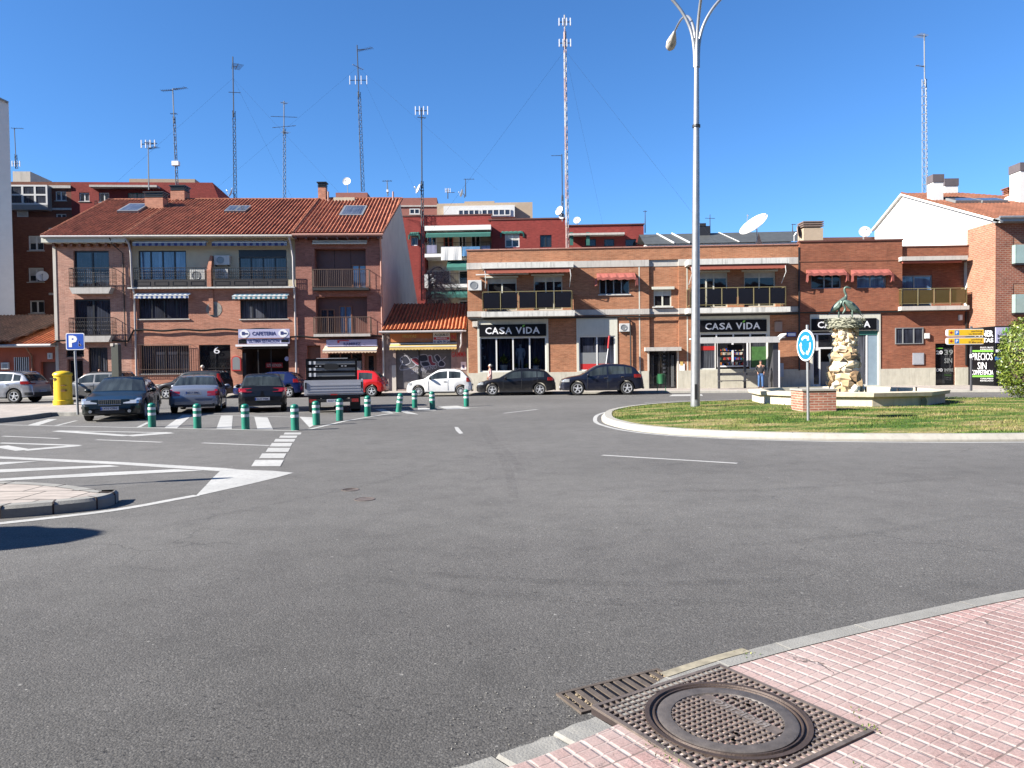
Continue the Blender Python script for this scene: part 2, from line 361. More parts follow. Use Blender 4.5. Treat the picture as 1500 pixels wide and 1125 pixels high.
# ---------------------------------------------------------------- ground materials
def math1(t, op, a, b=None, c=None):
    n = N(t, 'ShaderNodeMath', operation=op)
    for i, v in enumerate((a, b, c)):
        if v is None: continue
        if hasattr(v, 'links'): L(t, v, n.inputs[i])
        else: n.inputs[i].default_value = v
    return n.outputs[0]
def linemask(t, c, period, width, wob=None):      # 1 on a joint line, soft edged
    f = math1(t, 'FRACT', math1(t, 'DIVIDE', c, period))
    d = math1(t, 'MULTIPLY', math1(t, 'ABSOLUTE', math1(t, 'SUBTRACT', f, .5)), period)   # distance .. max at the joint
    r = N(t, 'ShaderNodeMapRange'); r.inputs[1].default_value = period/2 - width; r.inputs[2].default_value = period/2 - width*.35
    L(t, d, r.inputs[0]); return r.outputs[0]
def asphalt():
    m, t, b = newmat('asphalt'); tc = N(t, 'ShaderNodeTexCoord'); O = tc.outputs['Object']
    def noise(s, d=4, r=.6, sc=None, off=None):
        n = N(t, 'ShaderNodeTexNoise', i_Scale=s, i_Detail=d, i_Roughness=r)
        if sc:
            mp = N(t, 'ShaderNodeMapping'); mp.inputs['Scale'].default_value = sc; mp.inputs['Rotation'].default_value = (0,0,off or 0); L(t, O, mp.inputs[0]); L(t, mp.outputs[0], n.inputs['Vector'])
        else: L(t, O, n.inputs['Vector'])
        return n.outputs[0]
    base = ramp(t, [(.3, (.118,.113,.107)), (.5, (.142,.137,.130)), (.72, (.168,.162,.153))]); L(t, noise(.16, 7, .6, (1,1,1)), base.inputs[0])
    big = ramp(t, [(.3, .76), (.7, 1.13)]); L(t, noise(.06, 3, .5, (.5,1.6,1), .25), big.inputs[0])
    c = mix(t, base.outputs[0], big.outputs[0], 1.0, 'MULTIPLY')
    mid = ramp(t, [(.25, .74), (.5, 1.0), (.75, 1.15)]); L(t, noise(2.2, 9, .72), mid.inputs[0])
    c = mix(t, c, mid.outputs[0], 1.0, 'MULTIPLY')
    sp = ramp(t, [(.30, .62), (.5, .99), (.70, 1.38)]); L(t, noise(75, 3, .75), sp.inputs[0])
    c = mix(t, c, sp.outputs[0], 1.0, 'MULTIPLY')
    vo = N(t, 'ShaderNodeTexVoronoi', i_Scale=95.0); L(t, O, vo.inputs['Vector'])
    vs = N(t, 'ShaderNodeSeparateColor'); L(t, vo.outputs['Color'], vs.inputs[0])
    st = ramp(t, [(.0, .74), (.2, .94), (.8, 1.06), (.97, 1.5)]); L(t, vs.outputs[0], st.inputs[0])
    c = mix(t, c, st.outputs[0], 1.0, 'MULTIPLY')
    # sparse pale chips and dark pits
    v2 = N(t, 'ShaderNodeTexVoronoi', i_Scale=3.2); L(t, O, v2.inputs['Vector'])
    r2 = ramp(t, [(.030, 1.0), (.045, 0.0)]); L(t, v2.outputs['Distance'], r2.inputs[0]); c = mix(t, c, (.36,.35,.33), math1(t, 'MULTIPLY', r2.outputs[0], .7))
    v3 = N(t, 'ShaderNodeTexVoronoi', i_Scale=2.1); mp = N(t, 'ShaderNodeMapping'); mp.inputs['Location'].default_value = (5.3,2.2,0); L(t, O, mp.inputs[0]); L(t, mp.outputs[0], v3.inputs['Vector'])
    r3 = ramp(t, [(.02, 1.0), (.045, 0.0)]); L(t, v3.outputs['Distance'], r3.inputs[0]); c = mix(t, c, (.035,.034,.033), math1(t, 'MULTIPLY', r3.outputs[0], .75))
    # hair cracks
    nv = N(t, 'ShaderNodeTexNoise', i_Scale=1.3, i_Detail=6); L(t, O, nv.inputs['Vector'])
    va = N(t, 'ShaderNodeVectorMath', operation='MULTIPLY_ADD'); L(t, nv.outputs['Color'], va.inputs[0]); va.inputs[1].default_value = (.9,.9,.9); L(t, O, va.inputs[2])
    v4 = N(t, 'ShaderNodeTexVoronoi', feature='DISTANCE_TO_EDGE', i_Scale=.22); L(t, va.outputs[0], v4.inputs['Vector'])
    r4 = ramp(t, [(.0010, 1.0), (.0024, 0.0)]); L(t, v4.outputs['Distance'], r4.inputs[0])
    r5 = ramp(t, [(.52, 0.0), (.60, .5)]); L(t, noise(.35, 3), r5.inputs[0])
    c = mix(t, c, (.03,.03,.03), math1(t, 'MULTIPLY', r4.outputs[0], r5.outputs[0]))
    # darker, coarser surface near the photographer's kerb, paler farther out
    sx = N(t, 'ShaderNodeSeparateXYZ'); L(t, O, sx.inputs[0]); dist = math1(t, 'ADD', sx.outputs[1], math1(t, 'MULTIPLY', noise(.5, 5, .6), 2.5))
    rr = ramp(t, [(.0, .63), (1.0, 1.0)]); mr = N(t, 'ShaderNodeMapRange'); mr.inputs[1].default_value = 3.6; mr.inputs[2].default_value = 9.5; L(t, dist, mr.inputs[0]); L(t, mr.outputs[0], rr.inputs[0])
    c = mix(t, c, rr.outputs[0], 1.0, 'MULTIPLY')
    pn = noise(19, 4, .62, (1, 2.0, 1), .45); pz = ramp(t, [(.60, 0.0), (.635, 1.0)]); L(t, pn, pz.inputs[0]); pmask = ramp(t, [(.44, 0.12), (.58, 1.0)]); L(t, noise(1.1, 4), pmask.inputs[0])
    pit = math1(t, 'MULTIPLY', math1(t, 'MULTIPLY', pz.outputs[0], pmask.outputs[0]), math1(t, 'SUBTRACT', 1.15, mr.outputs[0]))
    c = mix(t, c, (.028,.027,.027), math1(t, 'MULTIPLY', pit, .9))  # shade inside the pits painted as dark colour
    v5 = N(t, 'ShaderNodeTexVoronoi', i_Scale=11.0); L(t, O, v5.inputs['Vector']); sc5 = N(t, 'ShaderNodeSeparateColor'); L(t, v5.outputs['Color'], sc5.inputs[0])
    r8 = ramp(t, [(.05, 1.0), (.085, 0.0)]); L(t, v5.outputs['Distance'], r8.inputs[0]); r9 = ramp(t, [(.10, 1.0), (.13, 0.0)]); L(t, sc5.outputs[0], r9.inputs[0])
    c = mix(t, c, (.34,.33,.31), math1(t, 'MULTIPLY', math1(t, 'MULTIPLY', r8.outputs[0], r9.outputs[0]), .75))
    L(t, c, b.inputs['Base Color']); b.inputs['Roughness'].default_value = .82; b.inputs['Specular IOR Level'].default_value = .35
    h = math1(t, 'SUBTRACT', math1(t, 'ADD', noise(75, 3, .75), math1(t, 'MULTIPLY', vo.outputs['Distance'], -.8)), math1(t, 'MULTIPLY', pit, 1.6))
    bp = N(t, 'ShaderNodeBump', i_Strength=.55, i_Distance=.006); L(t, h, bp.inputs['Height']); L(t, bp.outputs[0], b.inputs['Normal'])
    return m
def roadpaint():
    m, t, b = newmat('road_paint'); tc = N(t, 'ShaderNodeTexCoord')
    n1 = N(t, 'ShaderNodeTexNoise', i_Scale=14, i_Detail=8, i_Roughness=.75); L(t, tc.outputs['Object'], n1.inputs['Vector'])
    r1 = ramp(t, [(.30, .1), (.40, .75), (.6, 1.0)]); L(t, n1.outputs[0], r1.inputs[0])
    n2 = N(t, 'ShaderNodeTexNoise', i_Scale=1.2, i_Detail=5); L(t, tc.outputs['Object'], n2.inputs['Vector'])
    r2 = ramp(t, [(.3, .72), (.7, 1.0)]); L(t, n2.outputs[0], r2.inputs[0])
    c = mix(t, (.12,.12,.12), (.52,.52,.50), math1(t, 'MULTIPLY', r1.outputs[0], r2.outputs[0]))
    L(t, c, b.inputs['Base Color']); b.inputs['Roughness'].default_value = .75
    n3 = N(t, 'ShaderNodeTexNoise', i_Scale=70, i_Detail=3); L(t, tc.outputs['Object'], n3.inputs['Vector'])
    bp = N(t, 'ShaderNodeBump', i_Strength=.5, i_Distance=.004); L(t, n3.outputs[0], bp.inputs['Height']); L(t, bp.outputs[0], b.inputs['Normal'])
    return m
def padtiles():
    m, t, b = newmat('pink_pad_tiles'); tc = N(t, 'ShaderNodeTexCoord')
    mp = N(t, 'ShaderNodeMapping'); mp.inputs['Location'].default_value = (-1.048,-3.757,0)
    L(t, tc.outputs['Object'], mp.inputs[0]); m2 = N(t, 'ShaderNodeMapping'); m2.inputs['Rotation'].default_value = (0,0,R(57)); L(t, mp.outputs[0], m2.inputs[0])
    nz = N(t, 'ShaderNodeTexNoise', i_Scale=2.2, i_Detail=4); L(t, tc.outputs['Object'], nz.inputs['Vector'])
    va = N(t, 'ShaderNodeVectorMath', operation='MULTIPLY_ADD'); L(t, nz.outputs['Color'], va.inputs[0]); va.inputs[1].default_value = (.012,.012,0); L(t, m2.outputs[0], va.inputs[2])
    sp = N(t, 'ShaderNodeSeparateXYZ'); L(t, va.outputs[0], sp.inputs[0]); X, Y = sp.outputs[0], sp.outputs[1]
    lx = linemask(t, X, .068, .0065); ly = linemask(t, Y, .088, .0135)
    g = math1(t, 'MAXIMUM', lx, ly)
    jx = linemask(t, X, .408, .005); jy = linemask(t, Y, .44, .005); j = math1(t, 'MAXIMUM', jx, jy)
    n1 = N(t, 'ShaderNodeTexNoise', i_Scale=2.6, i_Detail=8, i_Roughness=.7); L(t, tc.outputs['Object'], n1.inputs['Vector'])
    r1 = ramp(t, [(.25, (.29,.175,.16)), (.5, (.37,.235,.215)), (.75, (.43,.31,.285))]); L(t, n1.outputs[0], r1.inputs[0])
    n2 = N(t, 'ShaderNodeTexNoise', i_Scale=120, i_Detail=4, i_Roughness=.8); L(t, tc.outputs['Object'], n2.inputs['Vector'])
    r2 = ramp(t, [(.3, .50), (.5, .98), (.68, 1.5)]); L(t, n2.outputs[0], r2.inputs[0])
    pad = mix(t, r1.outputs[0], r2.outputs[0], 1.0, 'MULTIPLY')
    # each tile its own shade
    fl = N(t, 'ShaderNodeVectorMath', operation='FLOOR'); dv = N(t, 'ShaderNodeVectorMath', operation='DIVIDE'); dv.inputs[1].default_value = (.408,.408,1); L(t, va.outputs[0], dv.inputs[0]); L(t, dv.outputs[0], fl.inputs[0])
    wn = N(t, 'ShaderNodeTexWhiteNoise'); L(t, fl.outputs[0], wn.inputs['Vector'])
    r3 = ramp(t, [(0.0, .84), (1.0, 1.1)]); L(t, wn.outputs['Value'], r3.inputs[0]); pad = mix(t, pad, r3.outputs[0], 1.0, 'MULTIPLY')
    n4 = N(t, 'ShaderNodeTexNoise', i_Scale=9, i_Detail=8, i_Roughness=.8); L(t, tc.outputs['Object'], n4.inputs['Vector'])
    r4 = ramp(t, [(.38, .12), (.58, 1.0)]); L(t, n4.outputs[0], r4.inputs[0])
    c = mix(t, pad, (.56,.51,.465), math1(t, 'MULTIPLY', math1(t, 'MAXIMUM', math1(t, 'MULTIPLY', lx, .28), ly), r4.outputs[0]))  # pale grooves, stronger one way: sunlit pad bevels put into the colour
    nd_ = N(t, 'ShaderNodeTexNoise', i_Scale=.9, i_Detail=7, i_Roughness=.7); L(t, tc.outputs['Object'], nd_.inputs['Vector']); rd_ = ramp(t, [(.42, 0.0), (.66, .6)]); L(t, nd_.outputs[0], rd_.inputs[0]); c = mix(t, c, (.47,.395,.365), rd_.outputs[0])
    # dirt and a few cracks
    r5 = ramp(t, [(.60, 0.0), (.72, .65)]); L(t, n4.outputs[0], r5.inputs[0]); c = mix(t, c, (.16,.12,.10), math1(t, 'MULTIPLY', r5.outputs[0], .5))
    c = mix(t, c, (.13,.095,.08), math1(t, 'MAXIMUM', math1(t, 'MULTIPLY', j, math1(t, 'SUBTRACT', 1.0, r4.outputs[0])), math1(t, 'MULTIPLY', jx, .75)))
    v4 = N(t, 'ShaderNodeTexVoronoi', feature='DISTANCE_TO_EDGE', i_Scale=1.15); vb = N(t, 'ShaderNodeVectorMath', operation='MULTIPLY_ADD'); n6 = N(t, 'ShaderNodeTexNoise', i_Scale=6, i_Detail=6); L(t, tc.outputs['Object'], n6.inputs['Vector'])
    L(t, n6.outputs['Color'], vb.inputs[0]); vb.inputs[1].default_value = (.28,.28,0); L(t, tc.outputs['Object'], vb.inputs[2]); L(t, vb.outputs[0], v4.inputs['Vector'])
    r6 = ramp(t, [(.004, 1.0), (.010, 0.0)]); L(t, v4.outputs['Distance'], r6.inputs[0])
    r7 = ramp(t, [(.50, 0.0), (.58, .9)]); L(t, n1.outputs[0], r7.inputs[0]); ck = math1(t, 'MULTIPLY', r6.outputs[0], r7.outputs[0])
    c = mix(t, c, (.10,.075,.065), ck)
    L(t, c, b.inputs['Base Color']); b.inputs['Roughness'].default_value = .85
    h = math1(t, 'SUBTRACT', math1(t, 'MULTIPLY', n2.outputs[0], .18), math1(t, 'ADD', math1(t, 'MULTIPLY', g, .8), ck))
    bp = N(t, 'ShaderNodeBump', i_Strength=.7, i_Distance=.006); L(t, h, bp.inputs['Height']); L(t, bp.outputs[0], b.inputs['Normal'])
    return m
def slabs(name, c1, c2, mort, s, ms=.012, rot=0):
    m = brick(name, c1, c2, mort, bw=s, bh=s, ms=ms, dirt=.2, bump=.4); return m
def grassmat(name, rootcol=False):
    m, t, b = newmat(name); tc = N(t, 'ShaderNodeTexCoord')
    mp = N(t, 'ShaderNodeMapping'); mp.inputs['Scale'].default_value = (.55,1.5,1); L(t, tc.outputs['Object'], mp.inputs[0])
    n1 = N(t, 'ShaderNodeTexNoise', i_Scale=.9, i_Detail=7, i_Roughness=.7); L(t, mp.outputs[0], n1.inputs['Vector'])
    r1 = ramp(t, [(.38, (.31,.245,.12)), (.46, (.20,.19,.06)), (.53, (.075,.13,.018)), (.68, (.022,.070,.006))]); L(t, n1.outputs[0], r1.inputs[0])
    n2 = N(t, 'ShaderNodeTexNoise', i_Scale=22, i_Detail=3); L(t, tc.outputs['Object'], n2.inputs['Vector'])
    r2 = ramp(t, [(.3, .55), (.7, 1.5)]); L(t, n2.outputs[0], r2.inputs[0])
    L(t, mix(t, r1.outputs[0], r2.outputs[0], 1.0, 'MULTIPLY'), b.inputs['Base Color']); b.inputs['Roughness'].default_value = .8; b.inputs['Specular IOR Level'].default_value = .2
    return m
MT['asphalt'] = asphalt(); MT['paint'] = roadpaint(); MT['pads'] = padtiles()
MT['walk'] = slabs('pale_paving', (.46,.41,.37), (.40,.36,.33), (.30,.27,.25), .4)
MT['walk_i'] = slabs('island_paving', (.43,.38,.34), (.38,.34,.31), (.10,.09,.08), .62, .014)
MT['grass'] = grassmat('grass_blades'); MT['soil'] = grassmat('lawn_soil')
MT['castiron'] = M('cast_iron', (.08,.056,.046), .62, metal=.35, var=.35, vs=9, bump=.3, bs=120)
MT['castworn'] = M('cast_iron_worn', (.185,.15,.13), .6, metal=.3, var=.45, vs=14, bump=.25, bs=160)
MT['castring'] = M('cast_iron_ring', (.115,.10,.092), .6, metal=.15, var=.4, vs=16, bump=.2, bs=140)
MT['castdark'] = M('cast_iron_pit', (.035,.022,.02), .9, var=.4, vs=20)
# leaf material with a value of its own per leaf
def leafmat(name, cols):
    m, t, b = newmat(name); g = N(t, 'ShaderNodeNewGeometry'); r = ramp(t, cols); L(t, g.outputs['Random Per Island'], r.inputs[0])
    L(t, r.outputs[0], b.inputs['Base Color']); b.inputs['Roughness'].default_value = .45; b.inputs['Specular IOR Level'].default_value = .5
    return m
MT['leaf'] = leafmat('hedge_leaf', [(0, (.035,.065,.006)), (.5, (.10,.155,.012)), (.85, (.23,.29,.035)), (1, (.34,.35,.08))])
MT['rock'] = leafmat('column_stones', [(0, (.30,.19,.10)), (.2, (.50,.36,.20)), (.5, (.78,.66,.46)), (.8, (.86,.78,.62)), (1, (.58,.38,.20))]); MT['rock'].node_tree.nodes['Principled BSDF'].inputs['Roughness'].default_value = .9
# ---------------------------------------------------------------- ground
def catmull(pts, closed=False, n=8):
    out = []; m = len(pts); rng = range(m if closed else m-1)
    for i in rng:
        g = (lambda k: Vector(pts[k % m])) if closed else (lambda k: Vector(pts[max(0, min(m-1, k))]))
        p0, p1, p2, p3 = g(i-1), g(i), g(i+1), g(i+2)
        for j in range(n):
            s = j/n; out.append(.5*((2*p1)+(p2-p0)*s+(2*p0-5*p1+4*p2-p3)*s*s+(3*p1-p0-3*p2+p3)*s**3))
    if not closed: out.append(Vector(pts[-1]))
    return out
def offset(pts, d, closed=False):
    out = []; n = len(pts)
    for i in range(n):
        a = pts[(i-1) % n] if (closed or i > 0) else pts[i]; b = pts[(i+1) % n] if (closed or i < n-1) else pts[i]
        t = (b-a).normalized(); out.append(pts[i] + Vector((-t.y, t.x))*d)
    return out
def z3(p, z): return (p[0], p[1], z)
def strip(mb, a, b, za, zb, closed=False):
    n = len(a); k = n if closed else n-1
    for i in range(k):
        j = (i+1) % n; mb.quad(z3(a[i], za), z3(a[j], za), z3(b[j], zb), z3(b[i], zb))
def struct(mb, name, mat, **k): return tag(mb.build(name, mat, **k), kind='structure')
mb = MB(); mb.quad((-900,-300,0),(900,-300,0),(900,1500,0),(-900,1500,0)); struct(mb, 'road', MT['asphalt'])
def kerbline(pts, w, z, name, mat='kerb', closed=False, cham=.02, joint=1.0):
    """a row of kerb stones along pts (outer edge); the stones lie on the left of the direction of travel"""
    mb = MB(); a = pts; b = offset(pts, cham, closed); c = offset(pts, w, closed)
    strip(mb, a, a, -.05, z-cham, closed); strip(mb, a, b, z-cham, z, closed); strip(mb, b, c, z, z, closed)
    return struct(mb, name, mat if not isinstance(mat, str) else MT[mat]), c
def jointmat(name, src, period=1.0):
    return MT[src]
# near pavement (the photographer's side)
kp = [(-9,.2),(-5,1.35),(-3,1.85),(-1.5,2.32),(-.6,2.66),(-.16,2.9),(.084,3.05),(.354,3.25)]
KZ = .1
kA = catmull([Vector(p) for p in kp], n=6)
kq = [(.40,3.30),(.62,3.52),(.848,3.733),(1.23,3.957),(1.67,4.18),(2.384,4.51),(3.435,4.96),(5.2,5.55),(8,6.2),(13,6.7),(22,6.9)]
kB = catmull([Vector(p) for p in kq], n=6)
near = kA + kB
kerb_rev = near[::-1]
_, _ = kerbline(kB[::-1], .13, KZ, 'kerb')              # reversed so that the stones lie towards the camera
inn = offset(kerb_rev, .13)
rk = random.Random(6); mb = MB(); ka_in = offset(kA, -.14); acc = 0
def arcpt(pts, s):
    for a, b in zip(pts, pts[1:]):
        l = (b-a).length
        if s <= l: return a+(b-a)*(s/l)
        s -= l
    return pts[-1]
LA = sum((b-a).length for a, b in zip(kA, kA[1:])); LI = sum((b-a).length for a, b in zip(ka_in, ka_in[1:])); s_ = 0
while s_ < LA-.05:                                      # old cracked kerb blocks of uneven size and height
    w_ = rk.uniform(.16, .42); e_ = min(s_+w_, LA); z_ = KZ+rk.uniform(-.014, .004); top = []; n_ = 5
    for k in range(n_+1): top.append(arcpt(kA, s_+.006+(e_-s_-.012)*k/n_)+Vector((rk.uniform(-.006,.006), rk.uniform(-.022,.004) if k in (0,n_) else rk.uniform(-.008,.006))))
    for k in range(n_+1): top.append(arcpt(ka_in, (e_-.006-(e_-s_-.012)*k/n_)*LI/LA)+Vector((rk.uniform(-.005,.005), rk.uniform(-.006,.006))))
    c_ = sum(top, Vector((0,0)))/len(top); lo_ = [z3(p, -.02) for p in top]; m_ = [z3(p, z_-.014) for p in top]; t_ = [(p.x+(c_.x-p.x)*.07, p.y+(c_.y-p.y)*.12, z_+rk.uniform(-.003,.003)) for p in top]
    for A_, B_ in ((lo_, m_), (m_, t_)):
        for i in range(len(top)): j = (i+1) % len(top); mb.quad(A_[i], A_[j], B_[j], B_[i])
    mb.poly(t_); s_ = e_
struct(mb, 'broken_kerb', MT['kerb'])
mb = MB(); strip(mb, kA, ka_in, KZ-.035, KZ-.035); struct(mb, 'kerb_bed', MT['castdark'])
mb = MB()
for i in range(len(inn)-1):
    a, b2 = inn[i], inn[i+1]
    mb.quad(z3(a, KZ-.004), z3(b2, KZ-.004), (b2.x*.9+.4, -6, KZ-.004), (a.x*.9+.4, -6, KZ-.004))
struct(mb, 'pavement', MT['pads'])
# kerb joints: thin mortar gaps
mb = MB()
for i in range(3, len(kB)-3, 6):
    p = kerb_rev[i]; q = inn[i]; t = (q-p).normalized(); s = Vector((-t.y, t.x))*.007
    mb.quad(z3(p+s+t*.02, KZ+.0015), z3(q+s, KZ+.0015), z3(q-s, KZ+.0015), z3(p-s+t*.02, KZ+.0015))
struct(mb, 'kerb_joint', MT['kerb_w'])
# yellow remains of paint on the dropped kerb
mb = MB(); ys = [Vector((.72,3.66)),Vector((.848,3.745)),Vector((1.05,3.87)),Vector((1.23,3.968))]
strip(mb, ys, [p+Vector((.028,-.05)) for p in ys], KZ+.003, KZ+.003)
struct(mb, 'kerb_paint', M('old_yellow_paint', (.33,.295,.215), .85, var=.4, vs=14))
# far pavement along the buildings
far = catmull([Vector(p) for p in [(-90,45.2),(-60,44.8),(-26,43.6),(-12,42.9),(-2,42.2),(7,41.2),(14,39.9),(22,37.6),(30,34.5),(45,27),(70,16)]], n=5)
_, inn = kerbline(far, .15, .13, 'far_kerb', 'kerb_w')
mb = MB()
for i in range(len(inn)-1):
    a, b2 = inn[i], inn[i+1]; mb.quad(z3(a,.126), z3(b2,.126), (b2.x*1.6, 110, .126), (a.x*1.6, 110, .126))
struct(mb, 'far_pavement', MT['walk'])
# car park peninsula (left)
pen = [G(x, y, .15).xy for x, y in [(150,590.5),(153,596),(140,602.5),(112,603.5),(75,604),(45,608),(0,612.5),(-60,616),(-400,638)]]
pen = catmull(pen, n=4)[::-1]
_, inn = kerbline(pen, .18, .15, 'peninsula_kerb')
mb = MB(); bk = [G(x, y, .15).xy for x, y in [(-500,597),(-60,594),(0,592.5),(60,591.5),(105,590),(150,589.5)]]
mb.poly([z3(p,.146) for p in inn] + [z3(p,.146) for p in bk[::-1]]); struct(mb, 'peninsula_pavement', MT['walk'])
# traffic island at the left edge
isl = [G(x, y, 0).xy for x, y in [(-700,800),(-300,779),(-100,766),(0,760),(51,756),(117,749.5),(147,745),(166,739.5),(174,733)]] + [G(x, y, .14).xy for x, y in [(161,722.5),(142,716.5),(115,711.5),(64,706.7),(0,704.5),(-200,701),(-700,697)]]
isl = catmull(isl, n=5)
def kerb_to(pts, c, w, z, cham, name):
    def inn_(p, d):
        e = c(p)-p; L_ = e.length; return p+e*min(.9, d/max(L_, .001))
    a = pts; b = [inn_(p, cham) for p in pts]; q = [inn_(p, w) for p in pts]; mb = MB(); strip(mb, a, a, -.05, z-cham); strip(mb, a, b, z-cham, z); strip(mb, b, q, z, z); struct(mb, name, MT['kerb']); return q
tip_ = max(isl, key=lambda p: p.x); mid_ = lambda p: Vector((min(p.x-.05, tip_.x-.75), tip_.y+.25-(tip_.x-p.x)*.02+(p.y-tip_.y-.25)*.0))
inn = kerb_to(isl, mid_, .2, .14, .035, 'island_kerb')
mb = MB(); mb.poly([z3(p,.136) for p in inn]); struct(mb, 'island_pavement', MT['walk_i'])
mb = MB()
for i in range(8, len(isl)-6, 7):
    p = isl[i]; q = inn[i]; t = (q-p).normalized(); s = Vector((-t.y, t.x))*.009
    mb.prism([z3(p+s-t*.003, -.02), z3(p+s-t*.003, .122), z3(p+s+t*.02, .1425), z3(q+s, .1425), z3(q+s,.1)], z3(-2*s, 0))
struct(mb, 'island_kerb_joint', MT['castdark'])
# roundabout island
rp = [(2.6,21.5),(2.7,19.3),(3.2,17.7),(4.2,16.5),(5.9,15.55),(8,15.0),(10.5,14.75),(14,14.85),(18,15.6),(22,17.3),(24.5,20),(25,23.5),(23,27),(19,29.3),(14,30.2),(9,30.1),(5.4,28.2),(3.3,25.0)]
ring = catmull([Vector(p) for p in rp], True, 6)
_, inn = kerbline(ring, .31, .14, 'roundabout_kerb', 'kerb_w', True, .10)
mb = MB(); strip(mb, offset(ring, -.25, True), offset(ring, -.13, True), .004, .004, True); struct(mb, 'roundabout_edge_line', MT['paint'])
mb = MB()
for i in range(0, len(ring), 4):
    p = ring[i]; q = inn[i]; t = (q-p).normalized(); s = Vector((-t.y, t.x))*.006
    mb.quad(z3(p+s+t*.1, .1418), z3(q+s, .1418), z3(q-s, .1418), z3(p-s+t*.1, .1418))
struct(mb, 'roundabout_kerb_joint', MT['castdark'])
ctr = Vector((13, 22.4)); lawn = []
def inside(p, poly):
    c = False; n = len(poly)
    for i in range(n):
        a, b = poly[i], poly[(i+1) % n]
        if (a.y > p.y) != (b.y > p.y) and p.x < (b.x-a.x)*(p.y-a.y)/(b.y-a.y)+a.x: c = not c
    return c
def lawn_z(x, y):
    p = Vector((x, y)); e = min(1, max(0, 1-((x-13.5)/11.2)**2-((y-22.4)/8.2)**2)*2)
    return .11 + .10*e
mb = MB(); K = 10; prev = [z3(q, .12) for q in inn]
for k in range(1, K+1):
    s = 1-k/K; cur = []
    for q in inn:
        p = ctr + (q-ctr)*max(s, .001); cur.append((p.x, p.y, lawn_z(p.x, p.y)))
    for i in range(len(inn)):
        j = (i+1) % len(inn); mb.quad(prev[i], prev[j], cur[j], cur[i])
    prev = cur
struct(mb, 'lawn_ground', MT['soil'], smooth=True)
rg = np.random.RandomState(3); vs = []; fs = []
n = 0
while n < 75000:
    x = rg.uniform(2.9, 25); y = rg.uniform(14.8, 30.2)
    if not inside(Vector((x, y)), inn): continue
    if y > 22 and rg.rand() < .45: continue
    h = rg.uniform(.015, .05)*(2.0 if rg.rand() < .04 else 1)*(1+.5*math.sin(x*1.7)*math.sin(y*2.3)); a = rg.uniform(0, 6.28); wd = rg.uniform(.006, .013); z = lawn_z(x, y)-.006
    dx, dy = math.cos(a)*wd, math.sin(a)*wd; lx, ly = rg.uniform(-.03, .03, 2)
    vs += [(x-dx, y-dy, z), (x+dx, y+dy, z), (x+lx, y+ly, z+h)]; fs.append((n*3, n*3+1, n*3+2)); n += 1
me = bpy.data.meshes.new('grass'); me.from_pydata(vs, [], fs); me.materials.append(MT['grass'])
o = bpy.data.objects.new('grass', me); COL.objects.link(o); tag(o, kind='stuff', label='patchy short grass on the roundabout', cat='grass')
# ---------------------------------------------------------------- road markings (photo pixels -> road)
def mark(polys, name='road_marking', z=.004):
    mb = MB()
    for i, pl in enumerate(polys): mb.poly([G(x, y, 0)+Vector((0,0,z+i*.0005)) for x, y in pl])
    return struct(mb, name, MT['paint'], recalc=False)
def line(x0, y0, x1, y1, w):                    # a band of real width w
    a, b = G(x0, y0), G(x1, y1); t = (b-a).normalized(); s = Vector((-t.y, t.x, 0))*w/2
    return [a+s, b+s, b-s, a-s]
def markw(lines, name='road_marking', z=.004):
    mb = MB()
    for i, l in enumerate(lines): mb.poly([p+Vector((0,0,z+i*.0005)) for p in line(*l)])
    return struct(mb, name, MT['paint'], recalc=False)
mark([[(-80,664.5),(-80,667.5),(0,672),(180,681),(322,690.5),(350,688),(330,686),(180,677.2),(0,668.8)]], 'edge_line')
mark([[(322,690.6),(350,688.1),(400,690),(430,692.8),(405,700),(370,708.5),(330,717.5),(286,727.5),(300,713),(312,700)]], 'island_nose_marking')
el = catmull([G(x,y).xy for x,y in [(288,726),(250,733),(210,740.5),(150,750),(60,760.5),(0,767),(-60,773),(-200,788)]], n=4)
mb = MB(); strip(mb, offset(el,-.07), offset(el,.07), .0042, .0042); struct(mb, 'edge_line', MT['paint'])
mark([[(-60,680),(0,677.2),(60,675.6),(0,681),(-60,686)], [(-60,695),(0,688),(160,681.5),(176,683.5),(0,692.5),(-60,697)], [(-60,706.5),(0,701.5),(150,692.5),(255,687.8),(298,689.5),(150,697.5),(0,704.8),(-60,710)]], 'hatching')
markw([(83,631.2,250,634,.16),(250,634,188,638.6,.55),(188,638.6,83,631.4,.3)], 'give_way_triangle')
markw([(0,649,116,652.7,.18),(116,652.7,35,659.7,.38),(35,659.7,0,653.6,.3)], 'give_way_triangle')
markw([(4,639,87,642.6,.12),(141,644.3,237,648,.12),(296.5,649,395,653,.12),(-60,634,-20,637,.12)], 'lane_dash')
markw([(-120,617,0,622.4,.12),(0,622.4,320,629,.12),(320,629,436,631.2,.12)], 'car_park_line', .0044)
mark([[(40,623),(56,623.4),(84,614),(71,614)],[(241,626.6),(259,627.4),(281,608.5),(268,607.5)],[(317,628.2),(339.5,628.6),(341,609),(324,609)],[(377,628.8),(400,629.3),(392,611.7),(372.5,610.7)],[(438.7,610.7),(459,611.7),(461,622.4),(453.6,626.7)]], 'parking_hatching', .0038)
markw([(83,623.5,112,616.3,.12),(203,626,217,619,.12),(150,600,232,606,.1),(323,608.5,436,611.5,.1),(232,606,323,608.5,.1)], 'bay_line', .0048)
markw([(453.6,629,505,617,.14),(505,617,556,608.5,.14),(556,608.5,598.7,602,.14),(598.7,602,640,598,.14),(640,598,700,597,.14)], 'car_park_line', .0052)
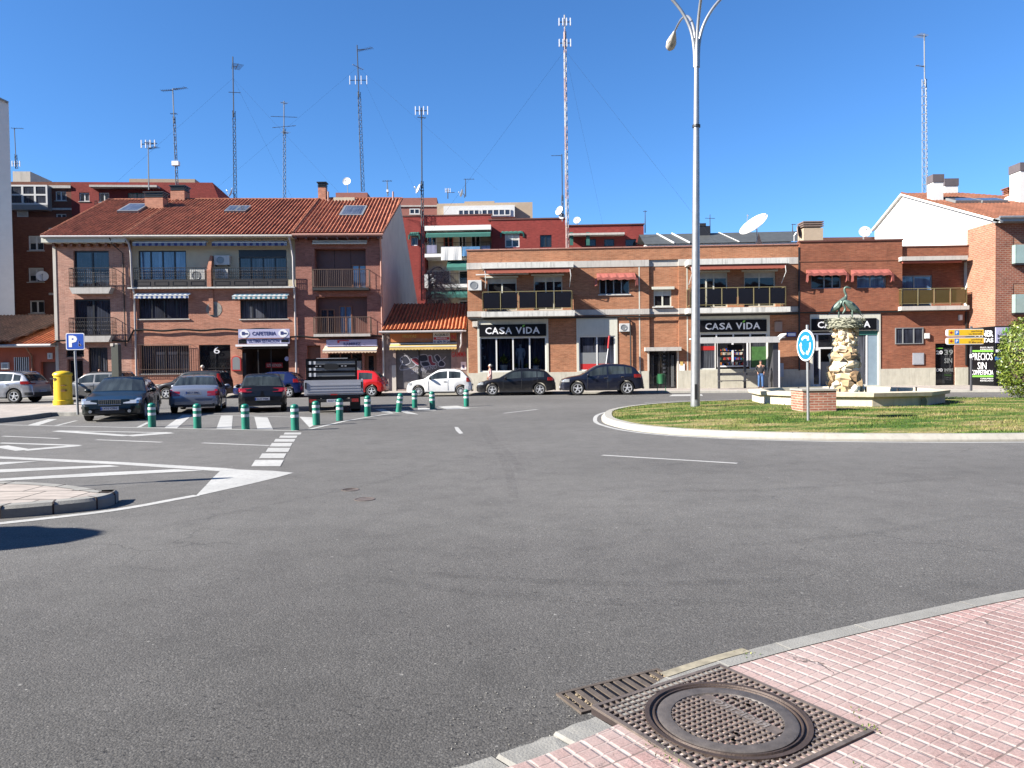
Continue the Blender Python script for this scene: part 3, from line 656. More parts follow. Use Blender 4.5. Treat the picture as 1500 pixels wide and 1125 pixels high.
mark([[(596,606),(614,607.5),(590,600.5),(575,600)],[(612,601),(640,601.5),(625,597.5),(612,597)],[(655,600),(690,598.5),(670,594.5),(640,595.5)],[(560,604),(578,605.5),(560,599),(549,600)]], 'parking_hatching', .0060)
rows = [(892,945,97,6),(878,932,107,7),(862,925,118.5,8.5),(850,915,132.5,11),(838,908,148.5,12.5),(818,895,167.5,15),(795,885,190.5,20)]
s = .4667; q = []
for x0, x1, y, h in rows:
    y0, y1 = 590+(y-h/2)*s, 590+(y+h/2)*s; sk = h*.62
    q.append([((x0+sk*.5)*s, y0), ((x1+sk*.45)*s, y0), ((x1-sk*.45)*s, y1), ((x0-sk*.5)*s, y1)])
mark(q, 'give_way_dashes')
mark([[(665.5,625.6),(671,625.8),(673.5,629),(678.6,635),(673,635.6),(668,631)]], 'lane_dash')
markw([(738,605.5,787,599.8,.12),(882,667,1080,679,.11),(944.5,589.8,1010.7,587,.12)], 'lane_dash')
mark([[(980,580.5),(1030,580),(1028,577.5),(985,578)]], 'give_way_dashes')
# worn tyre arcs, patches and small covers in the road
def arcmat():
    m, t, b = newmat('tyre_mark'); tc = N(t, 'ShaderNodeTexCoord')
    n1 = N(t, 'ShaderNodeTexNoise', i_Scale=5, i_Detail=7, i_Roughness=.75); L(t, tc.outputs['Object'], n1.inputs['Vector'])
    r = ramp(t, [(.40, 0.0), (.75, .17)]); L(t, n1.outputs[0], r.inputs[0]); L(t, r.outputs[0], b.inputs['Alpha'])
    b.inputs['Base Color'].default_value = (.03,.03,.03,1); b.inputs['Roughness'].default_value = .7; return m
am = arcmat()
for pts in ([(705,622),(712,640),(728,660),(745,690),(752,730)],[(712,620),(722,640),(742,662),(765,690)],[(840,806),(890,800),(930,790),(955,776)],[(560,850),(700,868),(900,882),(1100,880)],[(600,838),(760,850),(950,856),(1180,848)],
            [(1060,800),(1200,790),(1350,770),(1500,742)],[(950,720),(1150,716),(1400,700)],[(300,760),(420,735),(560,705),(640,680)]):
    c = catmull([G(x,y).xy for x,y in pts], n=6); mb = MB(); strip(mb, offset(c,-.07), offset(c,.07), .003, .003); struct(mb, 'tyre_mark', am)
mb = MB()
for x, y, s_ in [(513,717.5,.2),(534,731.5,.22),(593,634,.3),(888,652,.12)]:
    g = G(x, y); mb.box(g.x-s_, g.x+s_, g.y-s_*.9, g.y+s_*.9, -.01, .006)
covers = mb
for k, (x, y, s_) in enumerate([(513,717.5,.12),(534,731.5,.13),(578,599,.25)]):
    g = G(x, y); t_ = MB(); t_.lathe([(s_,-.01),(s_,.006),(s_*.85,.006),(s_*.85,.003),(0.001,.003)], c=(g.x, g.y, 0), n=20)
    o = t_.build('valve_cover', MT['castworn'], loc=g)
    tag(o, ['small round iron cover in the asphalt, farther of the two close together','small round iron cover in the asphalt, nearer of the two close together','worn iron cover in the asphalt beside the green bollards'][k], 'cover')
# ---------------------------------------------------------------- facades
class Fac:
    def __init__(s, x, y, yaw):
        s.o = Vector((x, y, 0)); s.a = yaw; s.t = Vector((math.cos(yaw), math.sin(yaw), 0)); s.n = Vector((-math.sin(yaw), math.cos(yaw), 0))
        s.M = Matrix(((s.t.x, s.n.x, 0, x), (s.t.y, s.n.y, 0, y), (0, 0, 1, 0), (0, 0, 0, 1)))
    def hit(s, px, py, v=0):
        d = ray(px, py); o = s.o + s.n*v; t = (o-CP).dot(s.n)/d.dot(s.n); p = CP + d*t - s.o
        return p.dot(s.t), p.z
    def R(s, x0, y0, x1, y1, v=0):
        xm, ym = (x0+x1)/2, (y0+y1)/2
        return s.hit(x0, ym, v)[0], s.hit(x1, ym, v)[0], s.hit(xm, y1, v)[1], s.hit(xm, y0, v)[1]
    def W(s, u, v, z): return s.M @ Vector((u, v, z))
    def mb(s): return MB(s.M)
_tc = {}
def textgeo(txt, bold=.02):
    k = (txt, bold)
    if k in _tc: return _tc[k]
    cu = bpy.data.curves.new('t', 'FONT'); cu.body = txt; cu.size = 1; cu.offset = bold; cu.resolution_u = 2
    ob = bpy.data.objects.new('t', cu); COL.objects.link(ob)
    dg = bpy.context.evaluated_depsgraph_get(); me = bpy.data.meshes.new_from_object(ob.evaluated_get(dg))
    vs = [(v.co.x, v.co.y) for v in me.vertices]; fs = [tuple(p.vertices) for p in me.polygons]
    bpy.data.objects.remove(ob); bpy.data.meshes.remove(me); bpy.data.curves.remove(cu)
    x0 = min(v[0] for v in vs); x1 = max(v[0] for v in vs); y0 = min(v[1] for v in vs); y1 = max(v[1] for v in vs)
    _tc[k] = ([((x-x0)/(x1-x0), (y-y0)/(y1-y0)) for x, y in vs], fs); return _tc[k]
def text(mb, txt, u0, u1, z0, z1, v, bold=.02, f=None):
    vs, fs = textgeo(txt, bold); f = f or (lambda a, b: (u0+(u1-u0)*a, v, z0+(z1-z0)*b))
    return mb.add([f(a, b) for a, b in vs], fs)
def grid_wall(mb, u0, u1, z0, z1, holes=(), v=0, depth=.2):
    us = sorted({u0, u1, *[h for r in holes for h in r[:2] if u0 < h < u1]}); zs = sorted({z0, z1, *[h for r in holes for h in r[2:] if z0 < h < z1]})
    for i in range(len(us)-1):
        for j in range(len(zs)-1):
            cu, cz = (us[i]+us[i+1])/2, (zs[j]+zs[j+1])/2
            if any(h[0] < cu < h[1] and h[2] < cz < h[3] for h in holes): continue
            mb.quad((us[i],v,zs[j]),(us[i+1],v,zs[j]),(us[i+1],v,zs[j+1]),(us[i],v,zs[j+1]))
    for a, b, c, d in holes:
        w = v+depth
        mb.quad((a,v,c),(a,w,c),(a,w,d),(a,v,d)); mb.quad((b,v,c),(b,w,c),(b,w,d),(b,v,d))
        mb.quad((a,v,c),(b,v,c),(b,w,c),(a,w,c)); mb.quad((a,v,d),(b,v,d),(b,w,d),(a,w,d))
    return mb
def window(F, par, r, v=.12, cols=2, rows=1, frame='whiteframe', glass='g_dark', fw=.06, shut=0, sill=None, shmat='shutter_w', name='window', split=None):
    """r = (u0,u1,z0,z1); frame, panes, roller shutter and sill"""
    u0, u1, z0, z1 = r; mb = F.mb()
    zs = z1 - (z1-z0)*shut
    mb.box(u0, u1, v, v+.06, z1-fw, z1); mb.box(u0, u1, v, v+.06, z0, z0+fw); mb.box(u0, u0+fw, v, v+.06, z0+fw, z1-fw); mb.box(u1-fw, u1, v, v+.06, z0+fw, z1-fw)
    for i in range(1, cols):
        u = u0+(u1-u0)*(split[i-1] if split else i/cols); mb.box(u-fw*.6, u+fw*.6, v+.002, v+.058, z0+fw, z1-fw)
    for i in range(1, rows):
        z = z0+(z1-z0)*i/rows; mb.box(u0+fw, u1-fw, v+.004, v+.056, z-fw*.5, z+fw*.5)
    f = mb.build(name, MT[frame], par)
    g = F.mb(); g.quad((u0+.01, v+.04, z0+.01),(u1-.01, v+.04, z0+.01),(u1-.01, v+.04, zs),(u0+.01, v+.04, zs)); g.build('pane', MT[glass], f, recalc=False)
    if shut:
        g = F.mb(); g.box(u0+fw*.7, u1-fw*.7, v+.01, v+.035, zs, z1-.01); g.build('shutter', MT[shmat], f)
    if sill:
        g = F.mb(); g.box(u0-.08, u1+.08, -.07, v, z0-.07, z0-.002); g.build('sill', MT[sill], f)
    return f
def railing(F, par, r, prot, mat='iron', n=None, style='bars', panel=None, back=True):
    """balcony railing on three sides, front at v=-prot"""
    u0, u1, z0, z1 = r; mb = F.mb(); v = -prot; h = z1-z0
    segs = [((u0, v), (u1, v))] + ([((u0, v), (u0, 0)), ((u1, v), (u1, 0))] if back else [])
    fr = F.mb()
    for (a, va), (b, vb) in segs:
        Lg = abs(b-a)+abs(vb-va)
        for z, t in ((z1-.02, .022), (z0+.05, .016)): mb.tube([(a,va,z),(b,vb,z)], t, 6)
        if style == 'panel':
            k = max(1, round(Lg/.98))
            for i in range(k+1): s = i/k; mb.box(a+(b-a)*s-.022, a+(b-a)*s+.022, va+(vb-va)*s-.022, va+(vb-va)*s+.022, z0-.05, z1)
            for i in range(k):
                s0, s1 = (i+.06)/k, (i+.94)/k; x0, y0, x1, y1 = a+(b-a)*s0, va+(vb-va)*s0, a+(b-a)*s1, va+(vb-va)*s1
                fr.prism([(x0,y0,z0+.08),(x1,y1,z0+.08),(x1,y1,z1-.09),(x0,y0,z1-.09)], F_perp(a,va,b,vb))
        else:
            k = max(2, round(Lg/.115))
            for i in range(k+1):
                s = i/k; x, y = a+(b-a)*s, va+(vb-va)*s
                mb.tube([(x,y,z0+.05),(x,y,z1-.02)], .009 if i % 8 else .016, 4, cap=False)
                if style == 'scroll' and i < k:
                    sx, sy = (b-a)/k, (vb-va)/k
                    for zc in (.28, .5, .72):
                        q = [(x+sx*(.5+.48*math.cos(w)), y+sy*(.5+.48*math.cos(w)), z0+h*zc+.055*math.sin(w)) for w in [j*math.pi/4 for j in range(9)]]
                        mb.tube(q, .007, 3, cap=False)
            if style == 'scroll': mb.tube([(a,va,z0+h*.62),(b,vb,z0+h*.62)], .01, 4)
    o = mb.build('railing', MT[mat], par)
    if style == 'panel': fr.build('railing_panel', MT[panel], o)
    return o
def F_perp(a, va, b, vb): return (0, .012, 0) if abs(b-a) > abs(vb-va) else (.012, 0, 0)
def slab(F, par, r, v0, v1, mat, name='balcony_slab', bev=0):
    mb = F.mb(); mb.box(r[0], r[1], v0, v1, r[2], r[3]); return mb.build(name, MT[mat], par)
def boxp(F, par, name, mat, u0, u1, v0, v1, z0, z1, **k):
    mb = F.mb(); mb.box(u0, u1, v0, v1, z0, z1); return mb.build(name, MT[mat], par, **k)
def tile_roof(par, P0, P1, P2, P3, mat='tile', amp=.078, per=.238, name='roof'):
    """corrugated tile slope: eave P0->P1, ridge P3->P2"""
    P0, P1, P2, P3 = map(Vector, (P0, P1, P2, P3)); e = (P1-P0); t = e.normalized(); nrm = t.cross((P3-P0)).normalized()
    if nrm.z < 0: nrm = -nrm
    sl = nrm.cross(t); sl = sl if sl.z > 0 else -sl
    def uv(p): d = p-P0; return d.dot(t), d.dot(sl)
    poly = [uv(p) for p in (P0, P1, P2, P3)]
    umin = min(p[0] for p in poly); umax = max(p[0] for p in poly); n = int((umax-umin)/per*6); mb = MB(); prev = None
    def clip(u):
        vs = []
        for i in range(4):
            (a, b), (c, d) = poly[i], poly[(i+1) % 4]
            if abs(c-a) > 1e-6 and min(a, c)-1e-6 <= u <= max(a, c)+1e-6: vs.append(b+(d-b)*(u-a)/(c-a))
        return (min(vs), max(vs)) if len(vs) > 1 else None
    for i in range(n+1):
        u = umin+.001+(umax-umin-.002)*i/n; c = clip(u)
        if c is None: prev = None; continue
        h = amp*(abs(math.sin(math.pi*(u/per)))**.8*2-1)
        q = [P0+t*u+sl*(c[0]+(c[1]-c[0])*k/3)+nrm*h for k in range(4)]
        if prev:
            for k in range(3): mb.quad(prev[k], q[k], q[k+1], prev[k+1])
        prev = q
    o = mb.build(name, MT[mat], par, smooth='all')
    uvl = o.data.uv_layers[0].data; off = root_off(par)
    for p in o.data.polygons:
        for li in p.loop_indices:
            d = o.data.vertices[o.data.loops[li].vertex_index].co + off - P0; uvl[li].uv = (d.dot(t)+per*.5, d.dot(sl))
    return o
def lips(par, a, b, mat='tile', r=.09, name='ridge_tiles'):
    """a row of overlapping half-round ridge tiles from a to b"""
    a, b = Vector(a), Vector(b); n = max(2, int((b-a).length/.4)); mb = MB()
    for i in range(n): mb.tube([a+(b-a)*(i/n), a+(b-a)*((i+1.08)/n)], [r, r*.82], 7)
    return mb.build(name, MT[mat], par, smooth=True)
def pipe(F, par, pts, mat='pipe', r=.055, name='drain_pipe'):
    mb = F.mb(); mb.tube(pts, r, 8); return mb.build(name, MT[mat], par, smooth=True)
def awning(F, par, r, prot, mat, valance=.22, wave=.03, name='awning', drop=.12):
    """rolled out awning: cassette, sloping cloth, scalloped valance"""
    u0, u1, z0, z1 = r; mb = F.mb(); mb.box(u0, u1, -.16, -.01, z1-.03, z1+.08); mb.box(u0, u1, -prot-.03, -prot, z1-drop-.05, z1-drop)
    fr = mb.build(name, MT['whiteframe'], par)
    mb = F.mb(); n = max(4, int((u1-u0)/.1))
    for i in range(n):
        a, b = u0+(u1-u0)*i/n, u0+(u1-u0)*(i+1)/n; va = valance*(1-.0)-wave*abs(math.sin(i*1.57)); vb = valance-wave*abs(math.sin((i+1)*1.57))
        mb.quad((a,-.05,z1+.05),(b,-.05,z1+.05),(b,-prot-.01,z1-drop),(a,-prot-.01,z1-drop))
        mb.quad((a,-prot-.015,z1-drop),(b,-prot-.015,z1-drop),(b,-prot-.015,z1-drop-vb),(a,-prot-.015,z1-drop-va))
    for u in (u0, u1): mb.add([(u,-.05,z1+.05),(u,-prot-.01,z1-drop),(u,-prot-.01,z1-drop-.05)], [(0,1,2)])
    mb.build('awning_cloth', MT[mat], fr, recalc=False); return fr
def ac_unit(F, r, v, label, group='air conditioners on the facades', depth=.3):
    u0, u1, z0, z1 = r; t = thing('air_conditioner', label, 'air conditioner', F.W((u0+u1)/2, v, z0), group)
    mb = F.mb(); mb.box(u0, u1, v-depth, v, z0, z1); mb.build('casing', MT['ac'], t, bevel=.015)
    mb = F.mb(); cu, cz = u0+(u1-u0)*.42, (z0+z1)/2; rr = (z1-z0)*.38
    mb.lathe([(rr,0),(rr,-.02),(rr*.85,-.02),(rr*.8,-.005),(.001,-.005)], c=(cu, v-depth-.001, cz), axis='y', n=18); mb.build('fan_grille', MT['greyframe'], t)
    mb = F.mb(); mb.box(u0+.08, u0+.12, v-depth, v+.02, z0-.06, z0-.002); mb.box(u1-.12, u1-.08, v-depth, v+.02, z0-.06, z0-.002); mb.build('bracket', MT['iron'], t)
    return t
def chimney(par, c, w, d, z0, z1, mat, capmat='darkframe', pots=True, name='chimney', yaw=0):
    Mx = Matrix.Translation((c[0], c[1], 0)) @ Matrix.Rotation(yaw, 4, 'Z'); mb = MB(Mx); mb.box(-w/2, w/2, -d/2, d/2, z0, z1-.35); o = mb.build(name, MT[mat], par)
    mb = MB(Mx)
    for k in range(3): mb.box(-w/2-.02, w/2+.02, -d/2-.02, d/2+.02, z1-.30+k*.11, z1-.25+k*.11)
    mb.box(-w/2+.06, w/2-.06, -d/2+.06, d/2-.06, z1-.35, z1-.02); mb.box(-w/2-.08, w/2+.08, -d/2-.08, d/2+.08, z1, z1+.06); mb.build('chimney_cowl', MT[capmat], o)
    return o
def skylight(par, pts, name='skylight', lift=.15):
    """pts: four corners on the roof surface"""
    p = [Vector(q) for q in pts]; n = (p[1]-p[0]).cross(p[3]-p[0]).normalized(); n = n if n.z > 0 else -n
    mb = MB(); mb.prism(p, n*lift); o = mb.build(name, MT['greyframe'], par); c = sum(p, Vector())/4
    mb = MB(); mb.poly([c+(q-c)*.84+n*(lift+.006) for q in p]); mb.build('pane', MT['g_lace'], o, recalc=False); return o

# =============== terrace of three gabled houses on the left ===============
FL = Fac(-14, 46.3, R(3.2))
ZB = .12
def plane_pt(F, u, v, z): return F.W(u, v, z)
uA0 = FL.hit(80, 450)[0]; uAB = FL.hit(191, 450)[0]; uBC = FL.hit(434, 450)[0]; uC1 = FL.hit(560, 450)[0]
zE = FL.hit(300, 343, -.5)[1]; RIDGE_V = 7.9; zR = zE + 3.95
# ---- house A
hA = thing('brick_house', 'narrow pink brick house with two wrought iron balconies, leftmost of the gabled terrace', 'house', FL.W((uA0+uAB)/2, 0, 0))
hA['group'] = 'gabled brick houses of the left terrace'
A1 = FL.R(108,367,160,421); A2 = FL.R(109,438,162,492); A3 = FL.R(130,509,158,556); A4 = FL.R(99,526,122,574); A5 = FL.R(97,512,123,523)
zEA = FL.hit(130, 357)[1]
mb = FL.mb(); grid_wall(mb, uA0+.16, uAB, ZB, zEA, [A1, A2, A3, A4, A5], 0, .22)
mb.quad((uAB,0,ZB),(uAB,12,ZB),(uAB,12,zEA),(uAB,0,zEA)); mb.build('wall', MT['brick_pink'], hA)
mb = FL.mb(); mb.box(uA0-.02, uA0+.16, -.03, 12, ZB, zEA-.05); mb.build('side_wall', MT['gable'], hA)
mb = FL.mb(); mb.quad((uA0,0,ZB),(uA0,2*RIDGE_V,ZB),(uA0,2*RIDGE_V,zEA),(uA0,0,zEA)); mb.add([(uA0-.021,-.3,zEA),(uA0-.021,RIDGE_V,zR-.3),(uA0-.021,2*RIDGE_V,zEA)],[(0,1,2)]); mb.build('gable_wall', MT['gable'], hA)
for r in (A1, A2): window(FL, hA, r, .16, 2, frame='darkframe', glass='g_curt', fw=.09, name='balcony_door')
w_ = window(FL, hA, A3, .14, 2, frame='darkframe', glass='g_lace', fw=.06)
mb = FL.mb()
for i in range(9): u = A3[0]+(A3[1]-A3[0])*i/8; mb.tube([(u,.04,A3[2]),(u,.04,A3[3])], .011, 4)
mb.build('window_bars', MT['iron'], w_)
window(FL, hA, A4, .16, 1, frame='brownpaint', glass='g_dark', fw=.1, name='door'); window(FL, hA, A5, .1, 2, frame='darkframe', glass='g_dark')
for ry, sy in ((392, 421), (465, 492)):
    sl_ = FL.R(101, sy, 163, sy+9, -.5); rr = FL.R(101, ry, 164, sy, -.5)
    mb = FL.mb(); mb.prism([(sl_[0],-.5,sl_[3]),(sl_[1],-.5,sl_[3]),(sl_[1]-.18,-.5,sl_[2]),(sl_[0]+.18,-.5,sl_[2])], (0,.5,0)); b_ = mb.build('balcony', MT['band'], hA)
    railing(FL, b_, rr, .48, 'iron', style='scroll')
mb = FL.mb(); mb.box(uA0-.35, uAB+.05, -.62, -.02, zEA-.02, zEA+.34); mb.build('eave_board', MT['creamp'], hA)
mb = FL.mb()
for i in range(9): u = uA0+.25+i*(uAB-uA0-.4)/8; mb.box(u-.07, u+.07, -.42, 0, zEA-.2, zEA-.022)
mb.build('eave_corbels', MT['wood'], hA)
ov = .7; zEo = zEA+.36
def rz(v): return zEo + (v+ov)*(zR-zEo)/(RIDGE_V+ov)
rA = tile_roof(hA, FL.W(uA0-.35,-ov,zEo), FL.W(uAB,-ov,zEo), FL.W(uAB,RIDGE_V,zR), FL.W(uA0-.35,RIDGE_V,zR))
mb = FL.mb(); mb.quad((uA0-.35,RIDGE_V,zR),(uAB,RIDGE_V,zR),(uAB,2*RIDGE_V,zEo),(uA0-.35,2*RIDGE_V,zEo)); mb.build('rear_roof', MT['tile_brown'], hA)
def roofquad(u0, u1, v0, v1, up=.05): return [FL.W(u0,v0,rz(v0)+up), FL.W(u1,v0,rz(v0)+up), FL.W(u1,v1,rz(v1)+up), FL.W(u0,v1,rz(v1)+up)]
def roof_hit(px, py):
    d = ray(px, py); a = FL.W(0,-ov,zEo); n = (FL.W(1,-ov,zEo)-a).cross(FL.W(0,RIDGE_V,zR)-a); t = (a-CP).dot(n)/d.dot(n); p = CP+d*t
    q = FL.M.inverted() @ p; return q.x, q.y
def skyl(par, cx, y0, y1, wpx):
    u0, v0 = roof_hit(cx, y1); _, v1 = roof_hit(cx, y0); D = 50; w = wpx*D/F_PX/2
    return skylight(par, roofquad(u0-w, u0+w, v0, v1))
skyl(rA, 187, 302, 313, 30)
u_, v_ = roof_hit(226, 306); c_ = FL.W(u_, v_+.4, 0); chimney(rA, c_, 1.25, .8, rz(v_)-.6, FL.hit(226, 280, v_)[1]-.1, 'brick_left')
lips(hA, FL.W(uA0-.35,RIDGE_V,zR+.03), FL.W(uAB,RIDGE_V,zR+.03))
lips(hA, FL.W(uA0-.33,-ov,zEo+.03), FL.W(uA0-.33,RIDGE_V,zR+.03), r=.07, name='verge_tiles')
mb = FL.mb(); mb.tube([(uA0-.3,-ov-.05,zEo-.05),(uAB,-ov-.05,zEo-.05)], .07, 8); mb.build('gutter', MT['pipe'], hA)
pipe(FL, hA, [(uAB-.85,-ov,zEo-.05),(uAB-.75,-.5,zEo-.5),(uAB-.35,-.06,zEo-.95),(uAB-.33,-.06,ZB+3)], 'cable', .03, 'downpipe')
# ---- house B
hB = thing('brick_house', 'wide brick house over the cafe with striped awnings and a cream top floor', 'house', FL.W((uAB+uBC)/2, 0, 0), 'gabled brick houses of the left terrace')
zT = FL.hit(300, 421)[1]; zEB = FL.hit(300, 345)[1]
B1 = FL.R(203,436,276,467); B2 = FL.R(352,439,421,467); B3 = FL.R(206,506,277,547); B4 = FL.R(292,505,338,574); B5 = FL.R(355,505,423,574)
mb = FL.mb(); grid_wall(mb, uAB, uBC, ZB, zT-.08, [B1, B2, B3, B4, B5], 0, .2); mb.build('wall', MT['brick_left'], hB)
T1 = FL.R(203,367,273,410,.35); T2 = FL.R(350,366,420,410,.35)
mb = FL.mb(); grid_wall(mb, uAB, uBC, zT, zEB+.18, [(T1[0],T1[1],zT+.02,T1[3]), (T2[0],T2[1],zT+.02,T2[3])], .35, .15)
mb.build('top_floor_wall', MT['cream'], hB)
window(FL, hB, (T1[0],T1[1],zT+.02,T1[3]), .42, 4, frame='darkframe', glass='g_blue', fw=.07, name='terrace_window')
t2 = window(FL, hB, (T2[0],T2[1],zT+.02,T2[3]-.45), .42, 4, frame='darkframe', glass='g_lace', fw=.07, name='terrace_window')
boxp(FL, t2, 'shutter_box', 'darkframe', T2[0], T2[1], .36, .48, T2[3]-.44, T2[3])
mb = FL.mb(); mb.box(uAB, uBC, -.35, .36, zT-.09, zT); mb.build('terrace_slab', MT['white_old'], hB)
for x0, x1 in ((196, 303), (312, 422)):
    rr = FL.R(x0, 392, x1, 417, -.32); o = railing(FL, hB, (rr[0], rr[1], zT+.42, rr[3]), .32, 'iron', style='scroll', back=False)
    mb = FL.mb(); mb.box(rr[0], rr[1], -.34, -.28, zT+.01, zT+.44)
    k = 4
    for i in range(k):
        a = rr[0]+(rr[1]-rr[0])*(i+.12)/k; b = rr[0]+(rr[1]-rr[0])*(i+.88)/k
        for z0_, z1_ in ((zT+.1,zT+.12),(zT+.33,zT+.35)): mb.box(a, b, -.355, -.34, z0_, z1_)
        for u_ in (a, b): mb.box(u_-.01, u_+.01, -.355, -.34, zT+.1, zT+.35)
    mb.build('railing_panel', MT['iron'], o)
mp_ = FL.R(304, 392, 313, 461, -.1); mb = FL.mb(); um_ = (mp_[0]+mp_[1])/2; mb.box(um_-.13, um_+.13, -.08, .0, mp_[2], zT-.09); mb.box(um_-.13, um_+.13, -.34, -.0, zT-.09, mp_[3]-.15); mb.prism([(um_-.13,-.34,mp_[3]-.15),(um_+.13,-.34,mp_[3]-.15),(um_+.13,-.05,mp_[3]+.75),(um_+.0,-.05,mp_[3]+.75)], (0,.35,0)); mb.build('brick_pier', MT['brick_left'], hB)
cd_ = FL.R(301,440,326,466,0); mb = FL.mb(); mb.lathe([(.48,-.012),(.48,.02),(.001,.02)], c=((cd_[0]+cd_[1])/2,0,(cd_[2]+cd_[3])/2), axis='y', n=28)
mb.add([((cd_[0]+cd_[1])/2+.48*math.cos(a),-.012,(cd_[2]+cd_[3])/2+.48*math.sin(a)) for a in [i*2*math.pi/28 for i in range(28)]], [tuple(range(28))]); mb.build('wall_medallion', MT['gable'], hB)
for r, g in ((B1,'g_curt'),(B2,'g_lace')): window(FL, hB, r, .12, 4, frame='darkframe', glass=g, fw=.07, sill='band', split=[.25,.5,.75])
w_ = window(FL, hB, B3, .14, 4, frame='darkframe', glass='g_curt', fw=.05, sill='band'); mb = FL.mb()
for i in range(25): u = B3[0]-.15+(B3[1]-B3[0]+.3)*i/24; mb.tube([(u,-.12,B3[2]-.1),(u,-.12,B3[3]+.05)], .009, 4)
for z in (B3[2]-.1, B3[2]+.25, B3[3]+.05): mb.tube([(B3[0]-.15,-.12,z),(B3[1]+.15,-.12,z)], .012, 4)
for u in (B3[0]-.15, B3[1]+.15):
    for z in (B3[2]-.1, B3[3]+.05): mb.tube([(u,-.12,z),(u,0,z)], .012, 4)
mb.build('window_grille', MT['rust_rail'], w_)
dr = window(FL, hB, B4, .14, 2, 2, frame='darkframe', glass='g_dark', fw=.06, name='entrance_door')
mb = FL.mb()
for i in range(12):
    for j in range(6):
        u = B4[0]+.1+(B4[1]-B4[0]-.2)*i/11; z = B4[2]+.3+j*.36; q = [(u+.06*math.cos(a),.1,z+.16*math.sin(a)) for a in [k*math.pi/3 for k in range(7)]]; mb.tube(q, .007, 3, cap=False)
mb.build('door_grille', MT['iron'], dr)
mb = FL.mb(); r6 = FL.R(312,508,321,518,-.02); text(mb, '6', *r6, -.005+.1, .0); mb.build('house_number', MT['letters'], hB)
mb = FL.mb(); a,b,c,d = B5; mb.box(a, b, 2.2, 2.25, c, d); mb.box(a, a+.04, .2, 2.2, c, d); mb.box(b-.04, b, .2, 2.2, c, d); mb.box(a, b, .2, 2.2, d-.04, d-.01); mb.build('cafe_interior', MT['castdark'], hB)
mb = FL.mb(); nr = FL.R(391,533,412,537,1.8); text(mb, 'ULTIMA ESTACION', *nr, 1.8); neon = mb.build('interior_sign', MT['letters'], hB)
mb = FL.mb(); mb.box(nr[0]-.08, nr[1]+.08, 1.82, 1.86, nr[2]-.08, nr[3]+.08); mb.build('sign_panel', MT['redp'], neon)
mb = FL.mb(); mb.box(a+(b-a)*.32, a+(b-a)*.345, .12, .18, c, d-.3); mb.box(a+(b-a)*.6, a+(b-a)*.62, .12, .18, c, d-.3); mb.box(a, a+.2, .05, .19, c+1, d-.5); mb.build('door_frame', MT['darkframe'], hB)
mb = FL.mb(); mb.lathe([(.14,0),(.14,.02),(.001,.02)], c=(FL.hit(419.5,525.5)[0],.1,FL.hit(419.5,525.5)[1]), axis='y', n=20); mb.build('round_sticker', MT['lav'], hB)
boxp(FL, hB, 'stone_plinth', 'creamp', uAB, B3[1]+.3, -.03, 0, ZB, ZB+.62)
for (x0, x1, mt) in ((195, 303, 'awn_blue'), (311, 421, 'awn_blue')):
    r_ = FL.R(x0, 354, x1, 361, -.3); awning(FL, hB, r_, .38, mt, .24, .02, drop=.04)
r_ = FL.R(197,431,277,438,-.35); awning(FL, hB, r_, .42, 'awn_bw', .22, .03, drop=.05)
r_ = FL.R(341,432,422,438,-.35); awning(FL, hB, r_, .5, 'awn_teal', .22, .03, drop=.05)
rB = tile_roof(hB, FL.W(uAB,-ov,zEo+.03), FL.W(uBC,-ov,zEo+.03), FL.W(uBC,RIDGE_V,zR+.03), FL.W(uAB,RIDGE_V,zR+.03))
mb = FL.mb(); mb.quad((uAB,RIDGE_V,zR),(uBC,RIDGE_V,zR),(uBC,2*RIDGE_V,zEo),(uAB,2*RIDGE_V,zEo)); mb.build('rear_roof', MT['tile_brown'], hB)
lips(hB, FL.W(uAB,RIDGE_V,zR+.06), FL.W(uBC,RIDGE_V,zR+.06)); lips(hB, FL.W(uAB,-ov,zEo+.06), FL.W(uAB,RIDGE_V,zR+.06), name='verge_tiles')
mb = FL.mb(); mb.tube([(uAB,-ov-.05,zEo-.04),(uBC,-ov-.05,zEo-.04)], .075, 8); mb.build('gutter', MT['band'], hB)
mb = FL.mb(); mb.box(uAB, uBC, -ov, -.5, zEo-.12, zEo-.02); mb.box(uAB, uBC, -.5, .35, zEo-.11, zEo-.05); mb.build('eave_soffit', MT['cream'], hB)
skyl(rB, 336, 305, 313, 15); skyl(rB, 352, 305, 313, 15)
u_, v_ = roof_hit(264, 292); chimney(rB, FL.W(u_, RIDGE_V+.2, 0), 1.0, .9, zR-1, zR+.95, 'brick_left')
pipe(FL, hB, [(uAB+.05,-ov,zEo-.08),(uAB+.2,-.45,zEo-.45),(uAB+.28,-.4,zEo-1),(uAB+.3,-.38,zT+.1),(uAB+.3,-.08,zT-.4),(uAB+.3,-.08,ZB)], 'pipe', .06, 'downpipe')
pipe(FL, hB, [(uBC-.2,-ov,zEo-.08),(uBC-.15,-.4,zEo-.6),(uBC-.05,-.38,zEo-1.3),(uBC-.05,-.38,zT+.2),(uBC-.05,-.1,zT-.5),(uBC-.05,-.1,ZB)], 'pipe', .065, 'downpipe')
